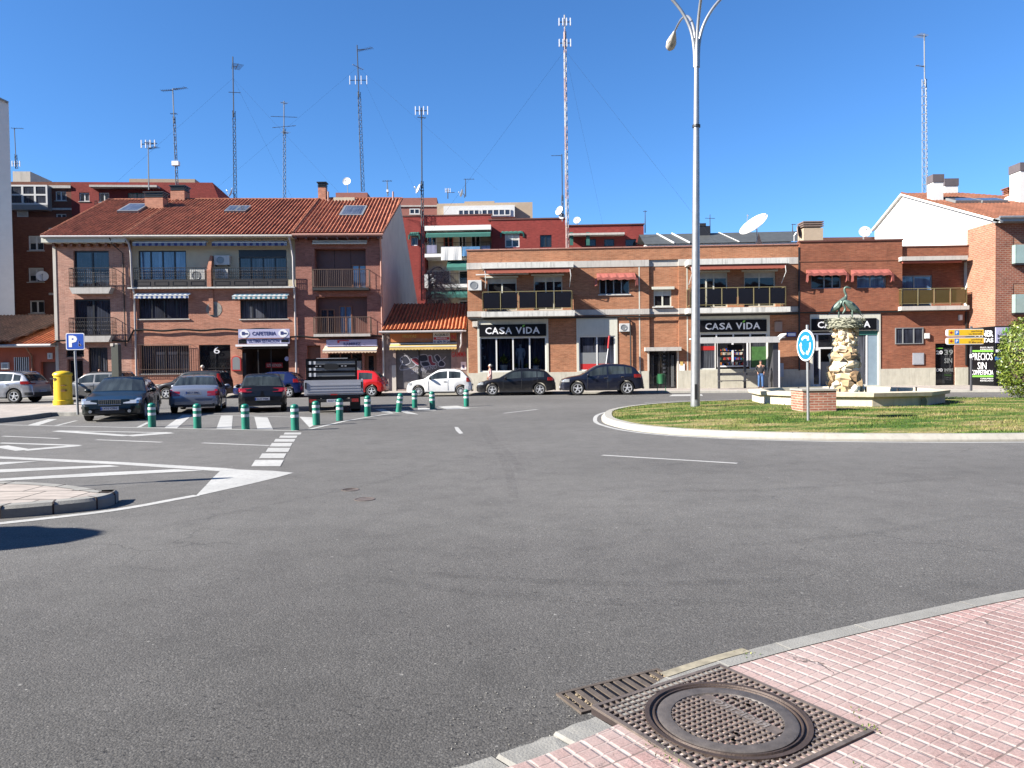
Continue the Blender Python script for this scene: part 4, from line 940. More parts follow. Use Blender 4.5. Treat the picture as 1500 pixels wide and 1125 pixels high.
# cafe sign, menu box
def sign(F, r, v, thick, mat, name, label, cat='sign', texts=(), frame=None, loc=None):
    t = thing(name, label, cat, F.W((r[0]+r[1])/2, v, r[2])); mb = F.mb(); mb.box(r[0], r[1], v, v+thick, r[2], r[3]); mb.build('sign_board', MT[mat], t)
    for i, (s_, fr, m_, bold) in enumerate(texts):
        mb = F.mb(); a, b, c, d = fr; u0 = r[0]+(r[1]-r[0])*a; u1 = r[0]+(r[1]-r[0])*b; z0 = r[2]+(r[3]-r[2])*c; z1 = r[2]+(r[3]-r[2])*d
        text(mb, s_, u0, u1, z0, z1, v-.012, bold); mb.build('lettering', MT[m_], t, recalc=False)
    return t
cs = FL.R(349,482,424,495,-.5); csign = sign(FL, cs, -.5, .12, 'lav', 'shop_sign', 'lavender sign reading CAFETERIA above the bar entrance', texts=[('CAFETERIA', (.27,.74,.28,.72), 'letters_d', .03)])
mb = FL.mb()
for uc in (cs[0]+.38, cs[1]-.38): mb.lathe([(.26,0),(.26,.01),(.001,.01)], c=(uc,-.515,(cs[2]+cs[3])/2), axis='y', n=20); mb.add([(uc+.3*math.cos(a),-.516,(cs[2]+cs[3])/2+.2*math.sin(a)) for a in [i*math.pi/10 for i in range(20)]], [tuple(range(20))])
mb.build('logo_disc', MT['letters'], csign)
mb = FL.mb()
for uc in (cs[0]+.38, cs[1]-.38): mb.box(uc-.16, uc, -.53, -.52, (cs[2]+cs[3])/2-.08, (cs[2]+cs[3])/2+.12); mb.box(uc+.02, uc+.2, -.53, -.52, (cs[2]+cs[3])/2-.04, (cs[2]+cs[3])/2+.04)
mb.build('logo_mark', MT['letters_d'], csign)
cs2 = FL.R(349,496,424,503.5,-.42); s2 = sign(FL, cs2, -.42, .08, 'lav', 'shop_sign', 'dark and lavender sign reading ULTIMA ESTACION under the cafeteria sign', texts=[('ULTIMA ESTACION', (.2,.8,.2,.85), 'letters_d', .03)])
mb = FL.mb(); h_ = cs2[3]-cs2[2]
mb.box(cs2[0]+.02, cs2[0]+.5, -.432, -.42, cs2[2]+.02, cs2[3]-.03); mb.box(cs2[1]-.5, cs2[1]-.05, -.432, -.42, cs2[2]+.08, cs2[3]-.06); mb.build('picture_panel', MT['g_dark'], s2)
boxp(FL, hB, 'cafe_shade', 'castdark', B5[0]-.15, B5[1]+.1, -.5, .0, cs2[2]-.3, cs2[2]-.22)
mb = FL.mb(); mb.box(B5[0]-.2, B5[1]+.1, -.62, -.5, cs2[2]-.16, cs2[2]-.04); mb.build('awning_bar', MT['letters'], hB)
mr = FL.R(339,523,353,543,-.12); t = thing('menu_box', 'red framed menu board with arched top on the pillar left of the bar', 'menu board', FL.W(mr[0], -.1, mr[2]))
mb = FL.mb(); n_ = 10; uc = (mr[0]+mr[1])/2; hw = (mr[1]-mr[0])/2
arch = lambda k, o: [(uc+hw*k*math.cos(a), o, mr[3]-hw*.55+hw*.75*k*math.sin(a)) for a in [i*math.pi/n_ for i in range(n_+1)]] + [(uc-hw*k, o, mr[2]+(1-k)*hw), (uc+hw*k, o, mr[2]+(1-k)*hw)]
mb.prism(arch(1, -.12), (0,.12,0)); mb.build('frame', MT['redp'], t); mb = FL.mb(); mb.poly(arch(.78, -.125)); mb.build('menu_sheet', MT['greyframe'], t, recalc=False)
ac_unit(FL, FL.R(313,374,336,388,.05), .35, 'white air conditioner high on the cream wall beside the brick pier')
ac_unit(FL, FL.R(278,395,300,412,.05), .35, 'air conditioner standing on the terrace behind the scrolled railing, left of the pier')
ac_unit(FL, FL.R(315,394,334,408,.05), .35, 'lower air conditioner behind the scrolled railing, right of the pier')
# ---- house C
hC = thing('brick_house', 'plum brick corner house with pale gable end and two deep brown balconies', 'house', FL.W((uBC+uC1)/2, 0, 0), 'gabled brick houses of the left terrace')
C1 = FL.R(461,364,536,425); C2 = FL.R(463,434,538,494); C3 = FL.R(481,517,531,574); C4 = FL.R(534,516,552,574); C5 = FL.R(450,506,470,574)
zEC = FL.hit(500,338,-.1)[1]
mb = FL.mb(); grid_wall(mb, uBC, uC1, ZB, zEC+.1, [C1,C2,C3,C4,C5], 0, .55); mb.build('wall', MT['brick_plum'], hC)
for r in (C1, C2):
    u0,u1,z0,z1 = r; o = boxp(FL, hC, 'balcony_back', 'brownpaint', u0, u1, .56, .62, z0, z1)
    if r is C1: mb = FL.mb(); [mb.box(u0+(u1-u0)*k-.01, u0+(u1-u0)*k+.01, .545, .56, z0+1.1, z1) for k in (.36, .68)]; mb.build('panel_joints', MT['castdark'], o); window(FL, hC, (u0+(u1-u0)*.70,u1-.03,z0+.02,z1-.95), .5, 2, frame='wood', glass='g_blue', fw=.07, name='balcony_door')
    else: window(FL, hC, (u0+.15,u0+(u1-u0)*.34,z0+.02,z1-.75), .5, 2, frame='wood', glass='g_curt', fw=.08, name='balcony_door'); window(FL, hC, (u0+(u1-u0)*.42,u0+(u1-u0)*.68,z0+.02,z1-.55), .5, 2, frame='wood', glass='g_blue', fw=.08, name='balcony_door')
for (x0,x1,y0,y1,ys) in ((457,540,394,421,425),(459,542,464,489,494)):
    rr = FL.R(x0,y0,x1,y1,-.6); mb = FL.mb(); mb.box(rr[0], rr[1], -.6, .55, rr[2]-.16, rr[2]); b_ = mb.build('balcony', MT['cable' if y0 < 400 else 'band'], hC)
    railing(FL, b_, rr, .57, 'rust_rail')
r_ = FL.R(457,353,537,359,-.35); awning(FL, hC, r_, .3, 'awn_cream', .1, .02, drop=.1)
ug = lambda v: uC1+.058*v
rC = tile_roof(hC, FL.W(uBC,-ov,zEo+.12), FL.W(ug(-ov)+.22,-ov,zEo+.12), FL.W(ug(RIDGE_V)+.22,RIDGE_V,zR+.08), FL.W(uBC,RIDGE_V,zR+.08))
lips(hC, FL.W(uBC,-ov,zEo+.16), FL.W(uBC,RIDGE_V,zR+.14), name='verge_tiles', r=.11); lips(hC, FL.W(ug(-ov)+.2,-ov,zEo+.14), FL.W(ug(RIDGE_V)+.2,RIDGE_V,zR+.1), name='verge_tiles'); lips(hC, FL.W(uBC,RIDGE_V,zR+.12), FL.W(ug(RIDGE_V)+.2,RIDGE_V,zR+.12))
mb = FL.mb(); mb.tube([(uBC,-ov-.05,zEo+.02),(uC1+.2,-ov-.05,zEo+.02)], .085, 8); mb.build('gutter', MT['pipe_r'], hC)
mb = FL.mb(); mb.box(uBC, uC1+.1, -ov, 0, zEo-.12, zEo-.02)
for i in range(9): u = uBC+.2+i*(uC1-uBC-.3)/8; mb.box(u-.06, u+.06, -ov, 0, zEo-.22, zEo-.122)
mb.build('eave_soffit', MT['brownpaint'], hC)
vb = 2.1*RIDGE_V; gz = zR-(vb-RIDGE_V)*.50*3.2
mb = FL.mb(); mb.poly([(ug(v)+.01,v,z) for v, z in ((0,ZB),(17.4,ZB),(17.4,6.9),(RIDGE_V+.1,zR-.02),(0,zEo+.3),(-ov+.1,zEo+.05),(0,zEo-.3))])
mb.build('gable_wall', MT['gable'], hC)
mb = FL.mb(); mb.quad((uBC,RIDGE_V,zR),(ug(RIDGE_V),RIDGE_V,zR),(ug(17.4),17.4,6.9),(uBC,17.4,6.9)); mb.build('rear_roof', MT['tile_brown'], hC)
skyl(rC, 514, 305, 319, 34)
mb = FL.mb(); u_, v_ = roof_hit(504, 296); mb.box(u_-.75, u_+.75, v_, v_+1.6, rz(v_)-.2, rz(v_)+.34); mb.build('roof_dormer', MT['cream'], rC)
u_, v_ = roof_hit(471, 296); chimney(rC, FL.W(u_, v_+.5, 0), .55, .5, rz(v_)-.3, rz(v_)+1.45, 'brick_left')
for px in (481, 576): u_, v_ = roof_hit(px, 296); mb = FL.mb(); mb.tube([(u_,v_,rz(v_)-.1),(u_,v_,rz(v_)+.75)], .06, 8); mb.build('vent_pipe', MT['pipe_r'], rC)
pipe(FL, hC, [(uC1+.02,-ov,zEo),(uC1-.02,-.3,zEo-.5),(uC1-.02,-.08,zEo-.8),(uC1-.02,-.08,ZB)], 'pipe_r', .06, 'downpipe')
w_ = window(FL, hC, (C3[0],C3[1],C3[2]+.3,C3[3]), .3, 3, frame='brownpaint', glass='g_dark', fw=.07, name='shop_window'); window(FL, hC, C4, .3, 1, frame='wood', glass='g_dark', fw=.22, name='door')
window(FL, hC, C5, .3, 1, frame='wood', glass='g_dark', fw=.1, name='door', shut=.7, shmat='wood')
boxp(FL, w_, 'poster', 'greyframe', C3[0]+.9, C3[1]-.1, .27, .29, C3[2]+.9, C3[3]-.5)
r_ = FL.R(478,497.5,552,507,-.35); rs = sign(FL, r_, -.35, .3, 'lav', 'shop_sign', 'pale lavender shop sign reading RAMIREZ over the peach awning', texts=[('RAMIREZ', (.34,.68,.12,.55), 'letters_d', .03), ('S.L.', (.73,.77,.14,.3), 'letters_d', .02)])
mb = FL.mb(); a,b,c,d = r_; mb.box(a+(b-a)*.22, a+(b-a)*.45, -.365, -.35, c+(d-c)*.78, d-(d-c)*.06); mb.box(a+(b-a)*.22, a+(b-a)*.26, -.365, -.35, c+(d-c)*.5, c+(d-c)*.8); mb.build('logo_mark', MT['redp'], rs)
r_ = FL.R(473,507.5,554,512,-.5); awning(FL, hC, (r_[0]+.05,r_[1]-.05,r_[2],r_[3]), .85, 'awn_peach', .2, .06, drop=.22)
# cables along the terrace
t = thing('facade_cable', 'black cable bundle running along the terrace under the first floor', 'cable', FL.W(uA0, -.1, 4))
mb = FL.mb()
for dz in (0, .05):
    q = []
    for i in range(60):
        u = uA0+(uC1-uA0)*i/59; base = FL.hit(300, 484)[1] if uAB < u < uBC-1 else (FL.hit(140, 500)[1] if u < uAB else FL.hit(500, 494)[1])
        q.append((u, -.1-dz, base+.04*math.sin(i*.9)+dz))
    mb.tube(q, .035, 5)
mb.build('cable_bundle', MT['cable'], t)

# =============== low shop with the shutter ===============
FS = Fac(-5.4, 46.6, R(1))
u0 = uS0 = FS.hit(561, 520)[0]; u1 = FS.hit(684, 520)[0]; hS = thing('low_shop', 'low shuttered shop with orange tile roof and graffiti between the brick buildings', 'shop', FS.W((u0+u1)/2, 0, 0))
zw = FS.hit(620,484)[1]; S1 = FS.R(580,511,661,570)
mb = FS.mb(); grid_wall(mb, u0, u1, ZB, zw+.1, [S1], 0, .2); mb.build('wall', MT['shopwall'], hS)
sh = boxp(FS, hS, 'roller_shutter', 'shutter_m', S1[0], S1[1], .14, .18, S1[2], S1[3]); mb = FS.mb(); um = S1[0]+(S1[1]-S1[0])*.42
mb.box(um-.05, um+.05, .10, .139, S1[2], S1[3]); mb.build('shutter_rail', MT['trim'], sh)
def sp(x, y): a = FS.hit(x, y, .13); return (a[0], a[1])
zo = lambda cx, cy: (560+cx*.09333, 470+cy*.09333)     # zoomed crop -> photo
def stroke(pts, w, mat, v=.128, closed=True, name='graffiti'):
    q = [Vector(sp(*zo(*p))) for p in pts]; c = catmull(q, closed, 3) if len(q) > 2 else q; mb = FS.mb()
    a = offset(c, w/2, closed); b = offset(c, -w/2, closed); n = len(c)
    for i in range(n if closed else n-1): j = (i+1) % n; mb.quad((a[i].x,v,a[i].y),(a[j].x,v,a[j].y),(b[j].x,v,b[j].y),(b[i].x,v,b[i].y))
    return mb.build(name, MT[mat], sh, recalc=False)
def fill(pts, mat, v=.132): mb = FS.mb(); mb.poly([(sp(*zo(*p))[0], v, sp(*zo(*p))[1]) for p in pts]); mb.build('graffiti', MT[mat], sh, recalc=False)
MT['spray_w'] = M('spray_white', (.46,.46,.52), .7, var=.3); MT['spray_r'] = M('spray_maroon', (.24,.03,.05), .7, var=.3); MT['spray_k'] = M('spray_black', (.012,.014,.03), .6, var=.2); MT['spray_g'] = M('spray_grey', (.26,.24,.23), .8, var=.3)
fill([(330,720),(560,720),(560,1060),(330,1060)], 'spray_g', .136)
for pts, m_ in (([(280,600),(370,545),(440,640),(400,680),(330,690)], 'spray_k'), ([(450,600),(540,580),(600,660),(560,700),(500,660)], 'spray_r'), ([(565,550),(690,530),(715,620),(600,640)], 'spray_k'), ([(610,650),(720,640),(750,700),(640,715)], 'spray_k'),
                ([(715,560),(770,545),(790,640),(840,660),(830,700),(750,690)], 'spray_r'), ([(820,560),(870,530),(920,600),(870,650)], 'spray_k'), ([(880,660),(930,620),(985,670),(960,715),(890,710)], 'spray_k')):
    fill(pts, m_); stroke(pts, .05, 'spray_w')
stroke([(280,600),(320,650),(280,720),(290,770),(420,750),(520,700),(480,640)], .045, 'spray_w', .125, False); stroke([(940,610),(970,590),(1000,560)], .04, 'spray_w', .125, False)
mb = FS.mb(); a, b = sp(*zo(450,860)), sp(*zo(860,770)); text(mb, '2HOREJANO', a[0], b[0], a[1], b[1]+.1, .124, 0, f=lambda p,q_: (a[0]+(b[0]-a[0])*p, .124, a[1]+.35*q_+(b[1]-a[1])*p)); mb.build('graffiti', MT['spray_w'], sh, recalc=False)
mb = FS.mb(); r_ = FS.R(661.5,515,683,523,-.01); text(mb, 'GAMMA', *r_, -.008, .01); mb.build('graffiti_tag', MT['redp'], hS, recalc=False)
boxp(FS, hS, 'door_post', 'gable', FS.hit(574,540)[0], FS.hit(580,540)[0], -.03, .1, ZB, FS.hit(577,535)[1])
ze = FS.hit(620,483,-.7)[1]; rvz = lambda v: ze+(v+.7)*.36
tile_roof(hS, FS.W(u0,-.7,ze), FS.W(u1,-.7,ze), FS.W(u1,4.8,ze+2.05), FS.W(u0+.0,4.8,ze+2.05), 'tile_orange')
mb = FS.mb(); mb.quad((u0,4.8,ze+2.05),(u1,4.8,ze+2.05),(u1,9,ze+.3),(u0,9,ze+.3)); mb.build('rear_roof', MT['tile_brown'], hS)
mb = FS.mb(); mb.box(u0, u1, -.72, 0, ze-.14, ze-.05); mb.tube([(u0-.1,-.8,ze-.12),(u1-.2,-.8,ze-.12)], .07, 8); mb.build('gutter', MT['pipe'], hS)
pipe(FS, hS, [(u1-.3,-.75,ze-.15),(u1-.3,-.7,ze-.9),(u1-.5,-.3,ze-1.4)], 'pipe', .055, 'downpipe')
pipe(FS, hS, [(u0+.05,-.15,ze-.3),(u0+.05,-.15,ZB)], 'white_old', .05, 'downpipe')
r_ = FS.R(571,488.5,634,501,-.1); osg = sign(FS, r_, -.12, .1, 'orange', 'shop_sign', 'faded orange sign board above the shutter of the low shop', texts=[('FRUTAS', (.30,.62,.5,.85), 'awn_yellow', .02),('Y VERDURAS', (.50,.98,.12,.42), 'shopwall', .01)])
r_ = FS.R(634.5,487.5,659,504,-.16); as_ = sign(FS, r_, -.2, .04, 'white', 'rental_sign', 'white rental sign with telephone number pinned over the orange board', texts=[('ALQUILO', (.08,.92,.68,.92), 'black', .02),('RAZON', (.2,.8,.44,.58), 'letters', .03),('91 879 79 54', (.02,.98,.06,.32), 'letters_d', .03)])
mb = FS.mb(); a,b,c,d = r_; mb.box(a+.03, b-.03, -.206, -.2, c+(d-c)*.38, c+(d-c)*.62); mb.build('red_stripe', MT['redp'], as_)
r_ = FS.R(659.5,488,669,499,-.14); sign(FS, r_, -.16, .05, 'orange', 'small_sign', 'small square orange sign beside the rental sign', texts=[('N', (.2,.8,.2,.8), 'redp', .04)])
r_ = FS.R(571,504,669,509,-.45); awning(FS, hS, (r_[0],r_[1],r_[2],r_[3]), .6, 'awn_yellow', .25, .05, drop=.12)
r_ = FS.R(675,530,683,541.5,-.02); sign(FS, r_, -.03, .03, 'letters', 'parking_notice', 'small white and violet no-entry notice on the wall right of the shutter', texts=[('E', (.3,.7,.2,.6), 'letters_d', .05)])
t = thing('round_wall_sign', 'round white wall sign seen from its edge under the low eave', 'sign', FS.W(FS.hit(676,496)[0],-.5,FS.hit(676,502)[1])); mb = FS.mb(); mb.lathe([(.24,-.05),(.24,.05),(.2,.07),(.001,.07)], c=(FS.hit(676,496)[0],-.45,FS.hit(676,496)[1]), axis='x', n=20); mb.build('disc', MT['letters'], t); mb = FS.mb(); mb.tube([(FS.hit(676,496)[0],-.2,FS.hit(676,496)[1]),(FS.hit(676,496)[0],0,FS.hit(676,496)[1])], .03); mb.build('bracket', MT['iron'], t)
# wall between low shop and the gabled houses' rear, closing the yard
# =============== two storey brick block with the clothes shop ===============
FC = Fac(0, 45.2, R(-2.0))
U = lambda x, y=450: FC.hit(x, y)[0]
Z = lambda x, y, v=0: FC.hit(x, y, v)[1]
uK0, uK1, uK2, uK3 = U(685), U(1170), U(1320), U(1420)
hK = thing('brick_block', 'long orange brick block with two gold railed balconies over the clothes shop', 'building', FC.W((uK0+uK1)/2, 0, 0))
zP = Z(900, 363.2); zB1, zB0 = Z(900, 381.5), Z(900, 391); zb1, zb0 = Z(900, 453), Z(900, 461)
zPl = Z(900, 544)
def hole(x0, y0, x1, y1): return FC.R(x0, y0, x1, y1)
W = {k: hole(*v) for k, v in dict(a=(714,407,757,458), b=(782,404,824,457), c=(878,407,922,431), d=(958,424,984,449), e=(1022,399,1066,453), f=(1090,398,1136,452),
     s1=(700,469,803,547), s2=(845,467,904,546), dr=(951,513,992,574), s3=(1022,462,1127,544)).items()}
for k in 'abef': u = W[k]; W[k] = (u[0], u[1], zb1+.02, u[3])
W['dr'] = (*W['dr'][:2], ZB, W['dr'][3])
for k in ('s1','s2','s3'): u = W[k]; W[k] = (u[0], u[1], zPl, u[3])
for k in 's1', 's3': u = W[k]; W[k] = (u[0], u[1], zPl, zb0-.12)
W['s2'] = (W['s2'][0], W['s2'][1], zPl, zb0-.14)
uR0, uR1 = U(951), U(994)                         # shallow recessed bay above the door
mb = FC.mb()
up = [W[k] for k in 'abcdef']; lo = [W[k] for k in ('s1','s2','dr','s3')]
def segwall(za, zb, holes):
    for a, b, v in ((uK0, uR0, 0), (uR0, uR1, .12), (uR1, uK1, 0)):
        grid_wall(mb, a, b, za, zb, [h for h in holes if h[0] >= a-.3 and h[1] <= b+.3], v, .2)
    for u in (uR0, uR1): mb.quad((u,0,za),(u,.12,za),(u,.12,zb),(u,0,zb))
segwall(zb1, zB0, up); segwall(zPl, zb0, [h for h in lo])
grid_wall(mb, uK0, uK1, zB1, zP, [], 0)
mb.quad((uK0,0,ZB),(uK0,10,ZB),(uK0,10,zP),(uK0,0,zP)); mb.quad((uK0,10,ZB),(uK1,10,ZB),(uK1,10,zP),(uK0,10,zP))
mb.build('wall', MT['brick_orange'], hK)
mb = FC.mb(); mb.quad((uK0,.3,zP-.5),(uK1,.3,zP-.5),(uK1,10,zP-.5),(uK0,10,zP-.5)); mb.quad((uK0,.3,zP-.5),(uK1,.3,zP-.5),(uK1,.3,zP),(uK0,.3,zP)); mb.build('flat_roof', MT['gable'], hK)
mb = FC.mb(); n = 40
for i in range(n): a = uK0-.05+(uK1-uK0+.05)*i/n; b = uK0-.05+(uK1-uK0+.05)*(i+1)/n-.02; mb.box(a, b, -.06, .32, zP, zP+.06)
mb.build('parapet_coping', MT['pipe_r'], hK)
for za, zb in ((zB0, zB1), (zb0, zb1)):
    mb = FC.mb(); mb.box(uK0-.03, uR0, -.035, .1, za, zb); mb.box(uR0, uR1, .09, .2, za, zb); mb.box(uR1, uK1, -.035, .1, za, zb); mb.build('stone_band', MT['band'], hK)
mb = FC.mb()
for px in (937, 1007): u = U(px); mb.box(u-.05, u+.02, -.01, .03, zPl, zB0)
mb.build('expansion_joint', MT['creamp'], hK)
for a, b in ((uK0-.02, W['dr'][0]-.03), (W['dr'][1]+.03, uK1)): boxp(FC, hK, 'stone_plinth', 'plinth', a, b, -.05, .15, ZB, zPl)
for x0, x1, xr0, xr1 in ((705,840,707,838), (1008,1156,1011,1151)):
    yb = (.5*(x0+x1)-900)*-.0185
    c_ = FC.R(x0, 382.5+yb-.5, x1, 390+yb, -1.0); mb = FC.mb(); mb.box(c_[0], c_[1], -1.0, 0, c_[2], c_[3]); mb.build('canopy_slab', MT['white_old'], hK)
    s_ = FC.R(x0, 453.5+yb, x1+2, 461+yb, -1.0); mb = FC.mb(); mb.box(s_[0], s_[1], -1.0, 0, s_[2], s_[3]); b_ = mb.build('balcony', MT['white_old'], hK)
    rr = FC.R(xr0, 424+yb, xr1, 453.5+yb, -.95); railing(FC, b_, (rr[0], rr[1], s_[3]+.12, rr[3]), .93, 'yellow_rail', style='panel', panel='black_panel')
    mb = FC.mb(); mb.tube([(c_[0]+.15,-.85,c_[2]-.09),(c_[1]-.15,-.85,c_[2]-.09)], .08, 8)
    n_ = 40
    for i in range(n_):
        a = c_[0]+.15+(c_[1]-c_[0]-.3)*i/n_; b = c_[0]+.15+(c_[1]-c_[0]-.3)*(i+1)/n_; mb.quad((a,-.93,c_[2]-.08),(b,-.93,c_[2]-.08),(b,-.93,c_[2]-.27-.03*(i % 2)),(a,-.93,c_[2]-.27-.03*((i+1) % 2)))
    aw = mb.build('awning', MT['awn_red'], hK, recalc=False); mb = FC.mb()
    for u in (c_[0]+.2, c_[1]-.2): mb.tube([(u,-.95,c_[2]-.12),(u+.05,-.9,c_[2]-.5),(u-.02,-.3,c_[2]-1.1)], .022, 6)
    mb.build('awning_arm', MT['whiteframe'], aw)
for k, cols, sp_ in (('a',2,None),('b',3,[.42,.7]),('e',3,[.3,.55]),('f',2,None)):
    r = W[k]; w_ = window(FC, hK, r, .12, cols, frame='creamp', glass='g_dark', fw=.07, shut=.17, split=sp_, name='balcony_door')
    boxp(FC, w_, 'rolled_blind', 'creamp', r[0]-.15, r[1]+.1, -.16, 0, r[3]+.0, r[3]+.09)
boxp(FC, hK, 'rolled_blind', 'whiteframe', U(698), U(775), -.2, -.1, Z(735, 403), Z(735, 403)+.06)
window(FC, hK, W['c'], .1, 4, frame='greyframe', glass='g_dark', fw=.06, sill='white_old', split=[.22,.48,.74])
w_ = window(FC, hK, W['d'], .16, 2, frame='creamp', glass='g_dark', fw=.07, shut=.36, sill='white_old'); boxp(FC, w_, 'blind_box', 'creamp', W['d'][0]-.12, W['d'][1]+.15, -.1, .12, W['d'][3], W['d'][3]+.16)
def hood(F, par, r, mat):                          # short awning with hanging sides
    u0, u1, z0, z1 = r; mb = F.mb(); n = 14; h = z1-z0
    for i in range(n):
        a, b = u0+(u1-u0)*i/n, u0+(u1-u0)*(i+1)/n; w0 = .03*math.sin(i*2.1); w1 = .03*math.sin((i+1)*2.1)
        mb.quad((a,0,z1),(b,0,z1),(b,-.42,z0+.07+w1),(a,-.42,z0+.07+w0)); mb.quad((a,-.425,z0+.07+w0),(b,-.425,z0+.07+w1),(b,-.425,z0-.08+w1),(a,-.425,z0-.08+w0))
    for u in (u0, u1): mb.add([(u,0,z1),(u,-.42,z0+.07),(u,-.42,z0-.35),(u,-.3,z0-.45),(u,-.1,z0-.5)], [(0,1,2,3,4)])
    for u in (u0, u1): mb.add([(u,-.425,z0+.05),(u+.12*(1 if u == u1 else -1),-.40,z0+.0),(u+.15*(1 if u == u1 else -1),-.38,z0-.45),(u,-.41,z0-.38)], [(0,1,2,3)])
    return mb.build('awning', MT[mat], par, recalc=False)
hood(FC, hK, FC.R(874,400,930,409), 'awn_coral')
# shop fronts
def shopfront(par, r, name, ysign, cols, x0, x1, yb, glass='g_shop'):
    u0, u1, z0, z1 = r; mb = FC.mb(); gz1 = Z((x0+x1)/2, yb)
    mb.box(u0-.02, u1+.02, -.045, .1, gz1, z1+.04); mb.box(u0-.02, u0+.12, -.045, .1, z0-.04, gz1); mb.box(u1-.12, u1+.02, -.045, .1, z0-.04, gz1); mb.box(u0+.12, u1-.12, -.045, .1, z0-.04, z0+.06)
    f = mb.build('shop_front', MT['creamp'], par); return f, (u0+.12, u1-.12, z0+.06, gz1)
f1, g1 = shopfront(hK, W['s1'], '', 0, 4, 700, 803, 494)
w1_ = window(FC, f1, g1, .02, 4, frame='whiteframe', glass='g_dark', fw=.07, name='shop_window')
for ch in list(w1_.children): bpy.data.objects.remove(ch)
def clearglass():
    m, t, b = newmat('clear_glass'); t.nodes.clear(); o = N(t, 'ShaderNodeOutputMaterial'); tr = N(t, 'ShaderNodeBsdfTransparent'); gl = N(t, 'ShaderNodeBsdfGlossy'); gl.inputs['Roughness'].default_value = .02
    tr.inputs[0].default_value = (.75,.78,.82,1); fr = N(t, 'ShaderNodeFresnel', i_IOR=1.5); ms = N(t, 'ShaderNodeMixShader'); L(t, fr.outputs[0], ms.inputs[0]); L(t, tr.outputs[0], ms.inputs[1]); L(t, gl.outputs[0], ms.inputs[2]); L(t, ms.outputs[0], o.inputs[0]); return m
MT['clear'] = clearglass()
mb = FC.mb(); mb.quad((g1[0],.05,g1[2]),(g1[1],.05,g1[2]),(g1[1],.05,g1[3]),(g1[0],.05,g1[3])); mb.build('pane', MT['clear'], w1_, recalc=False)
MT['curtain'] = glassmat('shop_curtain', (.055,.055,.085), 0, fold=.4, foldcol=(.22,.23,.33), fscale=6)
mb = FC.mb()
n = 80
for i in range(n):
    a, b = g1[0]+(g1[1]-g1[0])*i/n, g1[0]+(g1[1]-g1[0])*(i+1)/n; va, vb_ = .85+.04*math.sin(i*1.3), .85+.04*math.sin((i+1)*1.3)
    if i in (20, 21, 36, 37, 38, 58, 59): continue
    mb.quad((a,va,g1[2]),(b,vb_,g1[2]),(b,vb_,g1[3]),(a,va,g1[3]))
mb.build('curtain', MT['curtain'], f1, recalc=False)
mb = FC.mb(); mb.box(g1[0]-.1, g1[1]+.1, 1.2, 1.25, g1[2]-.1, g1[3]); mb.box(g1[0]-.1, g1[1]+.1, .11, 1.2, g1[3], g1[3]+.05); mb.box(g1[0]-.1, g1[0]-.06, .11, 1.2, g1[2], g1[3]); mb.box(g1[1]+.06, g1[1]+.1, .11, 1.2, g1[2], g1[3]); mb.build('display_box', MT['castdark'], f1)
mb = FC.mb(); mb.box(g1[0]-.05, g1[1]+.05, .11, 1.19, g1[2]-.08, g1[2]-.01); mb.build('display_floor', MT['whiteframe'], f1)
f2, g2 = shopfront(hK, W['s2'], '', 0, 2, 845, 904, 492); w2_ = window(FC, f2, g2, .02, 2, frame='whiteframe', glass='g_shop', fw=.07, name='shop_window')
boxp(FC, w2_, 'red_display', 'redp', g2[0]+.07, g2[1]-.07, .045, .055, g2[2]+.05, g2[2]+.42); boxp(FC, w2_, 'pale_reflection', 'greyframe', g2[0]+.1, g2[1]-.5, .045, .052, g2[2]+.42, g2[2]+1.1)  # the pale patch paints a reflection on the shop glass
f3, g3 = shopfront(hK, W['s3'], '', 0, 4, 1022, 1127, 488)
zt = g3[3]-.48; window(FC, f3, (g3[0],g3[1],zt,g3[3]), .02, 4, frame='whiteframe', glass='g_dark', fw=.07, name='top_window')
window(FC, f3, (g3[0],g3[0]+(g3[1]-g3[0])*.24,g3[2],zt), .02, 1, frame='whiteframe', glass='g_lace', fw=.06, name='shop_window')
w3_ = window(FC, f3, (g3[0]+(g3[1]-g3[0])*.26,g3[0]+(g3[1]-g3[0])*.72,g3[2]+.12,zt), .02, 2, frame='letters', glass='g_dark', fw=.09, name='shop_window')
window(FC, f3, (g3[0]+(g3[1]-g3[0])*.74,g3[1],g3[2],zt), .02, 1, frame='whiteframe', glass='g_lace', fw=.06, name='shop_window')
boxp(FC, w3_, 'red_stripe', 'redp', g3[0]+.06, g3[0]+(g3[1]-g3[0])*.235, .045, .055, g3[2]+1.15, g3[2]+1.4); MT['poster_g'] = M('green_poster', (.07,.18,.05), .5, var=.4, vs=6); boxp(FC, w3_, 'green_poster', 'poster_g', g3[0]+(g3[1]-g3[0])*.77, g3[1]-.06, .042, .052, g3[2]+.1, zt-.35)
rnd = random.Random(5)
for m_ in ('redp','orange','bluep','gable','creamp','awn_green'):
    mb = FC.mb()
    for i in range(16):
        u = rnd.uniform(g3[0]+(g3[1]-g3[0])*.29, g3[0]+(g3[1]-g3[0])*.67); z = rnd.choice([.25,.55,.85,1.1])+g3[2]; s_ = rnd.uniform(.03,.07); mb.box(u-s_, u+s_, .045, .058, z, z+s_*2.3)
    mb.build('shelf_goods', MT[m_], w3_)
